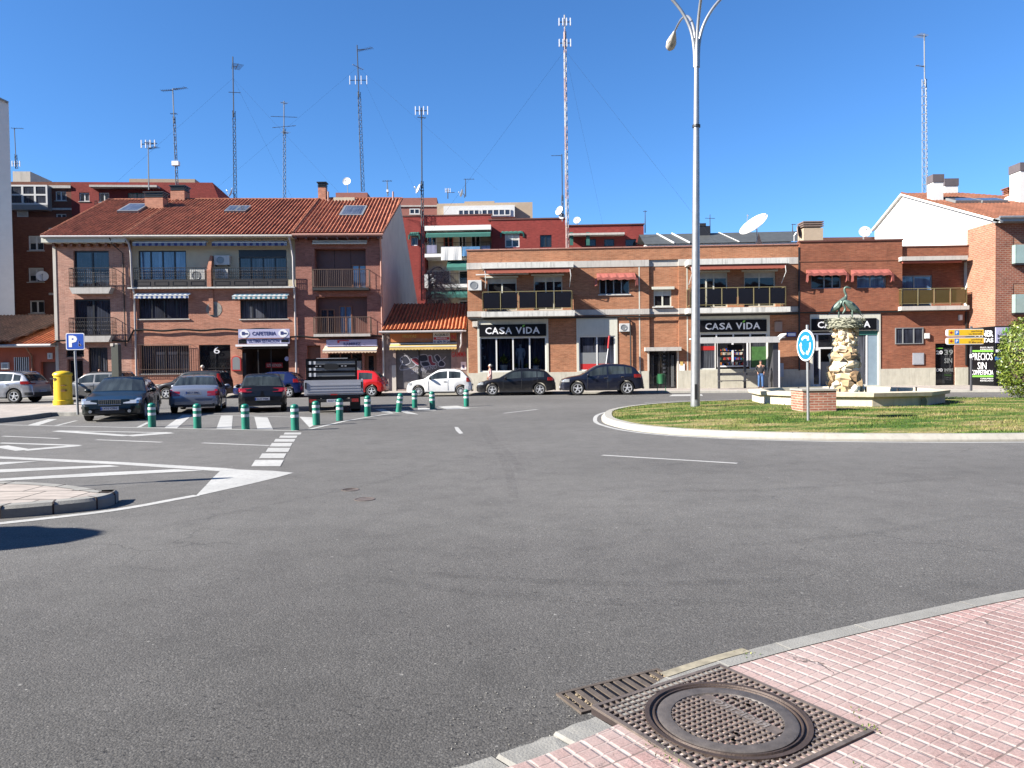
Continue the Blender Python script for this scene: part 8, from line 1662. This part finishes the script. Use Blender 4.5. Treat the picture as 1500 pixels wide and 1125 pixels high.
c2_ = P(1297,597,23.3); mb.blob((c2_.x,c2_.y+.05,.36), .17,.06,.19,8,6,.2); mb.blob((c2_.x,c2_.y,.36), .08,.07,.09,8,6,.1); mb.build('bronze_mask', MT['bronze'], t)
g0 = G(1200,607,.12); x0, x1 = P(1176,590,g0.y).x, P(1225,590,g0.y).x; bp_ = thing('brick_pier', 'small square red brick pier with pale cap in front of the fountain', 'pier', ((x0+x1)/2,g0.y,.1)); zt_ = P(1200,570,g0.y).z
mb = MB(); mb.box(x0,x1,g0.y,g0.y+.9,.05,zt_-.05); mb.build('pier', MT['brick_pier'], bp_); mb = MB(); mb.box(x0-.03,x1+.03,g0.y-.03,g0.y+.93,zt_-.05,zt_); mb.build('cap', MT['kerb_w'], bp_)
# rock column
cx, cy = P(1237.5,560,26.2).x, 26.2; col = thing('rock_column', 'rough stone column rising from the fountain and carrying the nest', 'column', (cx,cy,.5)); rnd = random.Random(11); mb = MB(); mb.tube([(cx,cy,.3),(cx,cy,3.0)], [.46,.28], 12); mb.build('core', MT['rock'], col); mb = MB(); z = .45; row = 0
ztop_ = P(1237,481,26.2).z
while z < ztop_-.05:
    R0 = interp([(.4,.49),(1.0,.47),(1.6,.41),(2.1,.35),(3,.29)], z); hh = rnd.uniform(.22,.33) if z < 2.1 else rnd.uniform(.13,.19); nn_ = max(7, int(2*math.pi*R0/ (hh*1.5)))
    for k in range(nn_):
        a = 2*math.pi*(k+.5*(row % 2)+rnd.uniform(-.2,.2))/nn_; rr_ = R0+rnd.uniform(-.08,.07); c = Vector((cx+rr_*math.cos(a), cy+rr_*math.sin(a), z+rnd.uniform(-.03,.03)))
        Mx = Matrix.Translation(c)@Matrix.Rotation(a,4,'Z')@Matrix.Rotation(rnd.uniform(-.4,.4),4,'Y')@Matrix.Rotation(rnd.uniform(-.3,.3),4,'X'); m2 = MB(Mx); s1, s2, s3 = rnd.uniform(.10,.17), hh*rnd.uniform(.65,1.0), hh*rnd.uniform(.45,.62)
        m2.blob((0,0,0), s1, s2, s3, 5, 4, .34, rnd); mb.add(m2.v, m2.f)
    z += hh*.82; row += 1
mb.build('stones', MT['rock'], col)
nz_ = ztop_+.08; nst = thing('stork_nest', 'wide nest of metal twigs on top of the rock column', 'nest', (cx,cy,nz_-.1)); mb = MB(); mb.lathe([(.34,nz_-.10),(.54,nz_+.0),(.59,nz_+.12),(.50,nz_+.24),(.001,nz_+.22)], c=(cx,cy,0), n=18); mb.build('base', MT['twig'], nst); mb = MB()
for k in range(620):
    a = rnd.uniform(0,6.28); rr_ = rnd.uniform(.40,.61); z = nz_+rnd.uniform(-.07,.27); p = Vector((cx+rr_*math.cos(a), cy+rr_*math.sin(a), z)); d = Vector((-math.sin(a)+rnd.uniform(-.6,.6), math.cos(a)+rnd.uniform(-.6,.6), rnd.uniform(-.35,.35))).normalized()*rnd.uniform(.06,.17); mb.tube([p-d, p+d], rnd.uniform(.008,.016), 4, cap=False)
mb.build('twigs', MT['twig'], nst, recalc=False)
def stork(label, q, neck, yaw, leg=.42):
    t = thing('stork_statue', label, 'statue', (0,0,0), 'bronze storks on the nest'); z = leg
    body = [(.42,0,z+.62-.3),(.25,0,z+.40),(.0,0,z+.55),(-.14,0,z+.66)]   # tail to breast
    body = [(.40,0,z+.06),(.22,0,z+.20),(0,0,z+.38),(-.13,0,z+.52)]
    pts = body+neck; rad = [.04,.16,.21,.13]+[.05]*(len(neck)-2)+[.06,.014]; ed = [(i,i+1) for i in range(len(pts)-1)]
    for s_ in (1,-1): b = len(pts); pts += [(.08,s_*.06,z+.22),(.09+.02*s_,s_*.06,z*.5),(.05,s_*.06,.0)]; rad += [.05,.018,.018]; ed += [(2,b),(b,b+1),(b+1,b+2)]
    skin('body', pts, ed, rad, MT['bronze'], t, 2, 2)
    for s_ in (1,-1): mb = MB(); mb.add([(-.10,s_*.11,z+.50),(.0,s_*.19,z+.42),(.22,s_*.17,z+.22),(.52,s_*.05,z-.06),(.30,s_*.12,z+.12),(.12,s_*.2,z+.20),(.04,s_*.15,z+.50)], [(0,1,6),(1,5,6),(1,5,2),(5,4,2),(2,4,3)]); o = mb.build('wing', MT['bronze'], t, recalc=True); md = o.modifiers.new('s','SOLIDIFY'); md.thickness = .03
    t.location = q; t.rotation_euler = (0,0,yaw); t.scale = (.88,.88,.90)
zN_ = nz_+.2; z = .45
stork('bronze stork with raised head and curved neck, left of the pair', (cx-.08,cy+.1,zN_), [(-.20,0,z+.52),(-.13,0,z+.68),(-.12,0,z+.82),(-.2,0,z+.87),(-.38,0,z+.80)], R(180-15), .30)
stork('bronze stork bending its neck down to the nest, right of the pair', (cx+.12,cy-.15,zN_), [(-.24,0,z+.30),(-.26,0,z+.14),(-.18,0,z+.02),(-.2,0,z-.08),(-.30,0,z-.2)], R(-5), .20)
# ---------------------------------------------------------------- plants
ctr_ = P(1525, 535, 27.5); bsh = thing('clipped_bush', 'large egg shaped clipped green bush at the right edge of the lawn', 'bush', (ctr_.x,27.5,.15)); rg = np.random.RandomState(8); mb = MB(); rx, rz_ = 1.38, 1.62; zc = .06+rz_
mb.blob((ctr_.x,27.5,zc-.02), rx*.76, rx*.76, rz_*.80, 24, 16, .04); mb.tube([(ctr_.x,27.5,.1),(ctr_.x,27.5,.6)], .5, 12); mb.build('twig_mass', MT['bark'], bsh, smooth=True); mb = MB(); vs = []; fs = []
for k in range(19000):
    d = Vector(rg.normal(size=3)).normalized(); e = rg.uniform(.80,1.0)+.05*math.sin(d.x*9+d.z*7)*math.sin(d.y*8)+.035*math.sin(d.x*23+1)*math.sin(d.z*19)
    if math.sin(d.x*17+d.y*11)*math.sin(d.z*15+d.x*5) > .72 and e > .86: continue
    e = e*(1.05 if rg.rand() < .03 else 1); az_ = abs(d.z); fl = (1-az_**(3.2 if d.z < 0 else 2.3))**(1/2.3)/max(.05, math.sqrt(1-az_*az_)); p = Vector((ctr_.x+d.x*fl*rx*e, 27.5+d.y*fl*rx*e, zc+d.z*rz_*e))
    n = (d+Vector(rg.normal(size=3))*.55).normalized(); u = n.cross(Vector(rg.normal(size=3))).normalized(); v = n.cross(u); s_ = rg.uniform(.028,.055); b = len(vs); vs += [p-u*s_*1.25, p+v*s_*.5, p+u*s_*1.25, p-v*s_*.5]; fs.append((b,b+1,b+2,b+3))
mb.v = vs; mb.f = fs; mb.build('leaves', MT['leaf'], bsh, recalc=False)
tr = thing('bare_tree', 'leafless drooping tree rising behind the low shop roof', 'tree', (P(629,460,54).x,54,0)); rnd = random.Random(4); tb = Vector((P(629,460,54).x,54,0)); mb = MB(); tp = P(629,398,54).z; mb.tube([tb, tb+Vector((.1,0,tp*.6)), tb+Vector((.0,.1,tp))], [.16,.12,.08], 8); mb.build('trunk', MT['bark'], tr, smooth=True); br = MB(); tw = MB()
for i in range(26):
    a = rnd.uniform(-1.9,1.3); L_ = rnd.uniform(1.2,3.4); b0 = tb+Vector((0,0,tp*rnd.uniform(.70,1.0))); q = [b0]; d = Vector((math.cos(a)*.9+.35, math.sin(a), rnd.uniform(.6,1.5))).normalized()
    for k in range(9): q.append(q[-1]+d*L_/9); d = (d+Vector((rnd.uniform(-.2,.2), rnd.uniform(-.2,.2), -.30))).normalized()
    br.tube(q, [.045-.004*k for k in range(10)], 5)
    for j in range(44):
        p = q[rnd.randint(2,9)]; d2 = Vector((rnd.uniform(-.7,.7), rnd.uniform(-.7,.7), rnd.uniform(-.4,.7))).normalized(); w_ = [p]; l2 = rnd.uniform(.4,1.4)
        for k in range(5): w_.append(w_[-1]+d2*l2/5); d2 = (d2+Vector((rnd.uniform(-.25,.25),rnd.uniform(-.25,.25),-.42))).normalized()
        tw.tube(w_, [.010,.008,.007,.006,.005,.003], 3, cap=False)
bo = br.build('branches', MT['bark'], tr, recalc=False); tw.build('crown', MT['twigs'], tr, recalc=False)
# off-frame crown shape added to cast a rounded shadow on the road, and the sign on the island
sh_ = G(75, 792); k_ = 3.3/-SUN_D.z
def shade_from(px, py, h): g = G(px, py); return g - SUN_D*(h/-SUN_D.z)
c_ = shade_from(285, 702.3, 2.35); t = thing('traffic_sign', 'round sign on the left island just outside the photo', 'traffic sign', (c_.x,c_.y,.13)); mb = MB(); mb.tube([(c_.x,c_.y,.1),(c_.x,c_.y,2.3)], .03, 8); mb.build('post', MT['galv'], t); mb = MB(); mb.lathe([(.30,-.01),(.30,.01)], c=(c_.x,c_.y-.04,2.35), axis='y', n=28); o = mb.build('disc', MT['bluep2'], t)
c_ = shade_from(-12, 792, 3.2); t = thing('shadow_crown', 'unseen round crown added to cast the rounded road shadow at the left', 'tree', (c_.x-.5,c_.y,0)); mb = MB(); mb.tube([(c_.x-.5,c_.y,0),(c_.x-.45,c_.y,2.8)], [.09,.06], 8); mb.build('trunk', MT['bark'], t); mb = MB(); mb.blob((c_.x-.6,c_.y,3.2), 1.1,.62,.48,14,9,.06); mb.blob((c_.x+.05,c_.y+.03,3.2), .62,.5,.42,12,8,.06); mb.build('crown', MT['leaf'], t)
# ---------------------------------------------------------------- manhole plate and gutter grate
c0, c1, c3 = Vector((1.048,3.757,0)), Vector((1.48,3.07,0)), Vector((.354,3.25,0)); e1 = (c1-c0).normalized(); e2 = Vector((-e1.y*-1, 0, 0)); e2 = Vector((e1.y, -e1.x, 0)); S_ = .835; zt_ = KZ+.006
MP = Matrix(((e1.x,e2.x,0,c0.x),(e1.y,e2.y,0,c0.y),(0,0,1,0),(0,0,0,1)))
t = thing('manhole_cover', 'square cast iron manhole cover with a round lid lettered REGISTRO, set in the pink pavement', 'manhole cover', (.917,3.16,KZ)); Cc = S_/2; R1_ = .352; Zp = zt_-.012
mb = MB(MP); mb.box(0,S_,0,S_,Zp-.03,Zp); mb.build('base_plate', MT['castdark'], t)
mb = MB(MP); [mb.box(*b) for b in ((0,S_,0,.022,Zp,zt_),(0,S_,S_-.022,S_,Zp,zt_),(0,.022,.022,S_-.022,Zp,zt_),(S_-.022,S_,.022,S_-.022,Zp,zt_))]
n = 23; cell = (S_-.044)/n
for i in range(1, n):
    x = .022+cell*i; d = x-Cc; hh = math.sqrt(max(R1_**2-d*d,0)); segs = [(.022,Cc-hh),(Cc+hh,S_-.022)] if hh > 0 else [(.022,S_-.022)]
    for a, b in segs:
        if b-a > .004: mb.box(x-.0042,x+.0042,a,b,Zp,zt_-.0005); mb.box(a,b,x-.0036,x+.0036,Zp,zt_-.001)
mb.build('frame_grid', MT['castworn'], t)
cm = MP@Vector((Cc,Cc,0)); mb = MB(); mb.lathe([(R1_,Zp),(R1_,zt_+.004),(R1_-.02,zt_+.004),(R1_-.026,zt_-.006),(R1_-.034,zt_-.006),(R1_-.038,zt_+.003),(R1_-.044,zt_+.003),(R1_-.05,Zp)], c=(cm.x,cm.y,0), n=72); mb.f = mb.f[:-2]; mb.build('rim_ring', MT['castiron'], t, smooth=30)
mb = MB(); mb.lathe([(.297,Zp),(.297,zt_),(.29,zt_+.003),(.238,zt_+.001),(.232,Zp+.002)], c=(cm.x,cm.y,0), n=72); mb.f = mb.f[:-2]; lid = mb.build('lid', MT['castring'], t, smooth=30)
mb = MB(MP); R2_ = .234; cell = .031; ML = lambda x, y: (Cc+x, Cc+y)
def chord(d): return math.sqrt(max(R2_**2-d*d, 0))
yb0, yb1 = -.115, -.055            # lettering bar along e1
k = -7
for i in range(-7, 8):
    d = i*cell; h = chord(d)
    if h > .01:
        for a, b in ((-h, yb0), (yb1, h)):
            if b-a > .004: mb.box(Cc+d-.004,Cc+d+.004,Cc+a,Cc+b,Zp,zt_)
    if h > .01 and not (yb0-.01 < d < yb1+.01): mb.box(Cc-h,Cc+h,Cc+d-.0036,Cc+d+.0036,Zp,zt_-.0006)
hb_ = chord(.10); mb.box(Cc-hb_,Cc+hb_,Cc+yb0,Cc+yb1,Zp,zt_-.003); mb.build('lid_grid', MT['castworn'], lid)
mb = MB(MP); f = lambda a, b: (Cc+.15-.30*a, Cc+yb1-.008-.042*b, zt_-.0005) ; text(mb, 'REGISTRO', 0,1,0,1,0,.03, f); vsn = len(mb.v); mb.build('lettering', M('cast_letters', (.36,.31,.27), .5, metal=.4, var=.2), lid, recalc=False)
mb = MB(MP)
for x, y in ((-.10,-.165),(-.03,-.17),(.12,.08),(.15,.13)): q = MP@Vector((Cc+x,Cc+y,0)); m2 = MB(); m2.lathe([(.010,zt_+.002),(.001,zt_+.002)], c=(q.x,q.y,0), n=12); mb.v += m2.v; n0 = len(mb.v)-len(m2.v); mb.f += [tuple(i+n0 for i in f_) for f_ in m2.f]
mb.build('lifting_holes', MT['black'], lid)
# grate
a0, a1, a3 = Vector((.199,3.65,0)), Vector((.764,3.94,0)), Vector((.325,3.454,0)); L1 = (a1-a0).length; e1g = (a1-a0).normalized(); e2g = Vector((e1g.y,-e1g.x,0)); Wg = .235; MG = Matrix(((e1g.x,e2g.x,0,a0.x),(e1g.y,e2g.y,0,a0.y),(0,0,1,0),(0,0,0,1)))
t = thing('drain_grate', 'rusty cast iron gutter grate at the kerb beside the manhole cover', 'drain grate', (a0.x,a0.y,0)); mb = MB(MG); zg = .012
mb.box(0,L1,0,.02,-.02,zg); mb.box(0,L1,Wg-.02,Wg,-.02,zg); mb.box(0,.02,.02,Wg-.02,-.02,zg); mb.box(L1-.02,L1,.02,Wg-.02,-.02,zg); nb = 11
for i in range(1, nb): x = L1*i/nb; mb.box(x-.0155,x+.0155,.02,Wg-.02,-.03,zg-.002)
mb.build('grate', M('rust_iron', (.14,.112,.09), .7, metal=.3, var=.35, vs=14, bump=.3), t); mb = MB(MG); mb.box(.01,L1-.01,.01,Wg-.01,.0035,.0042); mb.build('pit', MT['black'], t); rnd = random.Random(9); mb = MB(MG)
for k in range(90): i = rnd.choice([0,1,1,9,9,10,10]); x = L1*(i+.5)/nb+rnd.uniform(-.012,.012); y = rnd.uniform(.03,Wg-.03); s_ = rnd.uniform(.004,.010); mb.blob((x,y,.006), s_, s_*.8, s_*.5, 5, 3, .2, rnd)
mb.build('debris', M('dry_debris', (.32,.25,.16), .9, var=.3), t)
# weeds and litter in the joints
mb = MB(); rnd = random.Random(3)
for (x, y, sp_, n) in ((1.475,3.075,.02,26),(1.23,3.90,.03,18),(1.30,2.75,.03,14),(.55,2.95,.03,14),(.62,2.86,.03,18),(1.50,3.22,.03,8),(1.20,2.63,.04,8)):
    for k in range(n):
        p = Vector((x+rnd.gauss(0,sp_), y+rnd.gauss(0,sp_), KZ-.004)); d = Vector((rnd.uniform(-1,1), rnd.uniform(-1,1), .9)).normalized()*rnd.uniform(.008,.022); s_ = Vector((-d.y,d.x,0)).normalized()*.0035; mb.quad(p-s_*.4, p+d*.6-s_, p+d, p+d*.6+s_)
tag(mb.build('weeds', MT['leaf'], recalc=False), kind='stuff', label='tiny weeds in the pavement joints', cat='weeds')
mb = MB()
for k in range(160):
    i = rnd.randint(0, len(near)-1); p = near[i]+Vector((rnd.uniform(-.1,.2), rnd.uniform(.02,.16))); s_ = rnd.uniform(.002,.005); mb.blob((p.x,p.y,.003), s_,s_*.8,s_*.7,5,3,.2,rnd)
for k in range(150):
    p = Vector((rnd.uniform(-.3,.5), rnd.uniform(3.0,3.75), 0)); s_ = rnd.uniform(.002,.005)
    if p.y-3.05-p.x*.6 > .08: mb.blob((p.x,p.y,.004), s_,s_*.8,s_*.7,5,3,.2,rnd)
tag(mb.build('grit', MT['kerb'], recalc=False), kind='stuff', label='loose grit along the kerb', cat='grit')
# ---------------------------------------------------------------- masts, aerials and dishes
def yagi(mb, c, L_, az, n=8, w=.5, tilt=0):
    d = Vector((math.cos(az), math.sin(az), tilt)); s_ = Vector((-math.sin(az), math.cos(az), 0)); c = Vector(c); mb.tube([c-d*L_/2, c+d*L_/2], .022, 4)
    for k in range(n): p = c-d*L_/2+d*L_*(k+.5)/n; w_ = w*(.7+.3*(k/n)); mb.tube([p-s_*w_/2, p+s_*w_/2], .014, 3, cap=False)
def mast(label, pxb, pyb, pxt, pyt, D_, mat='mast', lattice=None, heads=(), wd=.3, guys=0, dish=None):
    b = P(pxb, pyb, D_); tp = P(pxt, pyt, D_); t = thing('antenna_mast', label, 'antenna', b, None); mb = MB(); d = tp-b; Ls = (lattice or 0)
    if Ls:
        e = b+d*Ls; k = 3; n = max(4, int((e-b).length/.6)); legs = [Vector((wd/2*math.cos(a), wd/2*math.sin(a), 0)) for a in (.3, 2.4, 4.5)]
        for l in legs: mb.tube([b+l, e+l*.8], .022, 4)
        for i in range(n):
            for j in range(3): mb.tube([b+(e-b)*(i/n)+legs[j], b+(e-b)*((i+1)/n)+legs[(j+1) % 3]], .018, 3, cap=False); mb.tube([b+(e-b)*(i/n)+legs[j], b+(e-b)*(i/n)+legs[(j+1) % 3]], .018, 3, cap=False)
        mb.tube([e-d.normalized()*.5, tp], .045, 6)
    else: mb.tube([b, b+d*.5, tp], [.055,.045,.03], 6)
    mb.build('mast', MT[mat], t); hb = MB(); wh = MB()
    for h in heads:
        s_, kind = h[0], h[1]; p = b+d*s_
        if kind == 'y': yagi(hb, p+Vector((h[2],0,0)), h[3], R(h[4]), h[5] if len(h) > 5 else 8, h[6] if len(h) > 6 else .5); hb.tube([p, p+Vector((h[2],0,0))], .025, 4)
        elif kind == 'p':
            for x in (-h[2]/2, -h[2]/6, h[2]/6, h[2]/2): wh.box(p.x+x-.028, p.x+x+.028, p.y-.07, p.y+.03, p.z-h[3]*.42, p.z+h[3]*.42)
            hb.tube([p-Vector((h[2]/2,0,0)), p+Vector((h[2]/2,0,0))], .03, 4)
        elif kind == 'b': wh.box(p.x-h[2]/2, p.x+h[2]/2, p.y-.15, p.y+.15, p.z-h[3]/2, p.z+h[3]/2)
    if hb.v: hb.build('aerials', MT['mast_dark'], t)
    if wh.v: wh.build('panel_antennas', MT['letters'], t)
    if guys:
        g_ = MB(); p = b+d*.85
        for sx, sy in ((-guys,-3),(guys,-2),(guys*.4,6)): g_.tube([p, b+Vector((sx,sy,-.5))], .0045, 3, cap=False)
        g_.build('guy_wires', MT['mast_dark'], t)
    return t
mast('short mast on the flats beside the white building at the left edge', 24, 247, 21, 188, 78, 'mast_dark', .35, [(1,'y',.3,1.2,10,5),(.12,'p',.8,.7)])
mast('stubby mast with four white panel aerials over the left chimney', 218, 278, 217, 206, 56, 'mast', 0, [(.93,'p',1.0,.7),(.85,'y',.35,1.1,-30,6,.6),(.95,'y',.2,.9,20,6,.5)])
mast('slim mast with a T of aerials, rising from the second chimney of the left roof', 259, 276, 253, 130, 55, 'mast', .72, [(.985,'y',-.45,.9,170,6),(1.0,'y',.55,1.2,-20,7),(.25,'b',.5,.32),(.75,'y',0,.5,0,4)], .22)
mast('tall dark lattice mast, second tallest over the left roofs', 344, 292, 341, 83, 58, 'mast_dark', .62, [(.93,'y',.3,1.3,-60,8,.9),(.75,'y',.1,.9,10,4,.2)], .3, 9)
mast('pale lattice mast with layered aerials over the middle of the tiled roof', 416, 292, 416, 148, 64, 'mast', .72, [(.98,'y',0,.6,40,5,.7),(.84,'y',0,2.2,8,5,.2),(.74,'y',0,2.2,-12,5,.3),(.68,'y',.1,.6,60,5,.8)], .3)
mast('tallest dark lattice mast left of the white gable, leaning slightly', 531, 280, 523, 66, 66, 'mast_dark', .68, [(.97,'y',.7,1.6,-25,10,.6),(.85,'y',0,1.4,60,5,.4),(.76,'p',1.5,.9)], .36, 12)
mast('mast with panel aerials standing beside the bare tree', 619, 440, 617.5, 158, 52, 'mast_dark', .62, [(.985,'p',.85,.7),(.95,'y',0,.6,20,4)], .24, 0)
mast('tall red and white lattice mast on the orange brick block', 831, 362, 827, 22, 46.5, 'mast_rw', .93, [(.97,'p',.7,.55),(.88,'p',.7,.55)], .2, 9)
mast('thin dark mast with a side arm, close beside the red and white mast', 824, 318, 823, 226, 66, 'mast_dark', .35, [(.98,'y',-.5,.9,180,3,.3)], .22)
mast('pale lattice mast on the roof of the white gabled building', 1355.5, 283, 1354, 50, 55, 'mast', .72, [(.99,'y',-.2,.9,200,9,.8),(.80,'y',-.3,.9,200,4,.4)], .42)
mast('little aerial on the beige penthouse roof', 682, 288, 682, 262, 76, 'mast_dark', 0, [(.98,'y',.35,1.1,0,4)])
mast('tiny aerial left of the penthouse', 656, 291, 656, 276, 76, 'mast_dark', 0, [(.8,'p',.5,.5),(.6,'y',.3,.8,0,5)])
mast('thin aerial beside the vent pipe of the corner house', 568, 287, 567, 264, 60, 'mast', 0, [(.95,'y',0,.8,0,4),(.3,'b',.15,.2)])
mast('thin aerial at the corner of the dark red wing', 945, 341, 945, 308, 72, 'mast_dark', 0, [(.95,'y',.0,.4,0,3)])
mast('faint aerial on the slate roof behind the street lamp', 1040, 343, 1040, 314, 70, 'mast_dark', 0, [(.8,'y',0,1.0,10,5,.3)])
mast('little aerial left of the beige roof chimney', 1161, 344, 1161, 328, 62, 'mast_dark', 0, [(.95,'y',.1,.4,0,3)])
def dish(label, px, py, D_, r_, nrm, mat='dish', stand=1.0, group='satellite dishes on the roofs'):
    c = P(px, py, D_); n = Vector(nrm).normalized(); q = n.to_track_quat('Z','Y').to_matrix().to_4x4(); t = thing('satellite_dish', label, 'satellite dish', (c.x,c.y,c.z-stand), group); Mx = Matrix.Translation(c)@q
    mb = MB(Mx); prof = [(r_*k/8, r_*.22*(k/8)**2) for k in range(9)]; prof = [(max(a,.001),b) for a,b in prof]; mb.lathe(prof+[(r_*1.0,r_*.22-.03)]+[(max(a,.001),b-.04) for a,b in prof[::-1][1:]], n=28); mb.build('reflector', MT[mat], t, smooth=40)
    mb = MB(); f_ = c+n*r_*.9; e_ = Mx@Vector((0,-r_*.95,r_*.2)); mb.tube([e_, f_], .02, 5); mb.blob(f_, .06,.06,.07,8,6); mb.build('feed_arm', MT['galv'], t); mb = MB(); mb.tube([c-n*.1, (c.x-n.x*.25,c.y-n.y*.25,c.z-.2), (c.x-n.x*.25,c.y-n.y*.25,c.z-stand)], .04, 6); mb.build('mount', MT['galv'], t); return t
sd_ = (-.55,-.45,.72)
t = dish('huge white satellite dish tilted on the flat roof above the second balcony', 1106, 331.5, 52, 1.08, (-.62,-.30,.72), stand=1.1)
c = P(1112,356,52); mb = MB(); mb.add([(c.x-.7,51.6,7.4),(c.x+.9,51.6,7.4),(c.x+.9,53,7.4),(c.x-.7,53,7.4),(c.x+.0,52.1,P(1112,341,52).z)], [(0,1,4),(1,2,4),(2,3,4),(3,0,4)]); mb.build('base', MT['dishb'], t)
dish('beige satellite dish seen nearly edge on beside the roof chimney', 1169, 340, 50, .42, (.75,-.55,.15), 'dishb', .6)
dish('round white satellite dish facing the camera on the parapet of the darker brick house', 1266.5, 340, 50, .39, (-.15,-.95,.3), stand=.6)
dish('white dish on the mast beside the bare tree, above the gable', 613.5, 277, 52, .34, (-.85,-.35,.35), stand=.1)
dish('white dish on the red roof left of the red and white mast', 820, 309, 66, .42, (-.7,-.6,.3), stand=.6); dish('small white dish just under the larger one on the red roof', 823, 317, 66, .28, (-.2,-.9,.3), stand=.4)
dish('small white dish on the dark red wing, right of the red and white mast', 845, 323, 72, .35, (-.2,-.9,.3), stand=.6); dish('small round dish on the rose block over the corner house', 508, 266, 82, .45, (-.1,-.95,.2), stand=1.2)
dish('small dish at the foot of the second mast on the left roof', 339, 282, 56, .36, (-.8,-.4,.3), stand=.4); dish('pale dish fixed to the brown flats by the middle shuttered window', 62, 405, 57.4, .42, (.5,-.8,.3), stand=.1)
dish('small pale dish on the penthouse roof beside its aerial', 677, 283, 76.5, .4, (-.9,.1,.3), stand=.5)

# ---------------------------------------------------------------- houses on the photographer's side (unseen, added to darken reflections and cut sky fill)
for (x0, x1, y0, y1, h, m_, lab) in ((-70,12,-28,-17,14,'brick_brown_bg','brown brick row behind the photographer, outside the photo'),(14,66,-28,-18,13,'brick_orange','orange brick row behind the photographer at the right, outside the photo'),(-88,-76,-10,30,8,'brick_left','brick row beyond the left edge, outside the photo'),(62,74,-12,30,9,'brick_dark','dark brick row beyond the right edge, outside the photo')):
    t = thing('brick_row', lab, 'building', ((x0+x1)/2,(y0+y1)/2,0)); mb = MB(); mb.box(x0,x1,y0,y1,0,h); mb.build('wall', MT[m_], t); mb = MB()
    for k in range(int((x1-x0)/3)):
        for z in (1.2, 4.6, 7.4):
            if z+1.6 < h: mb.box(x0+1+3*k, x0+2.6+3*k, y1-.1, y1+.03, z, z+1.5)
    mb.build('windows', MT['g_dark'], t)

# every diffuse colour a little deeper, the exposure carries the rest
for m in bpy.data.materials:
    if not m.use_nodes: continue
    b = m.node_tree.nodes.get('Principled BSDF')
    if b is None: continue
    i = b.inputs['Base Color']; K = .70
    if i.is_linked:
        src = i.links[0].from_socket; L(m.node_tree, mix(m.node_tree, src, (K, K, K), 1.0, 'MULTIPLY'), i)
    else: c = i.default_value; i.default_value = (c[0]*K, c[1]*K, c[2]*K, 1)
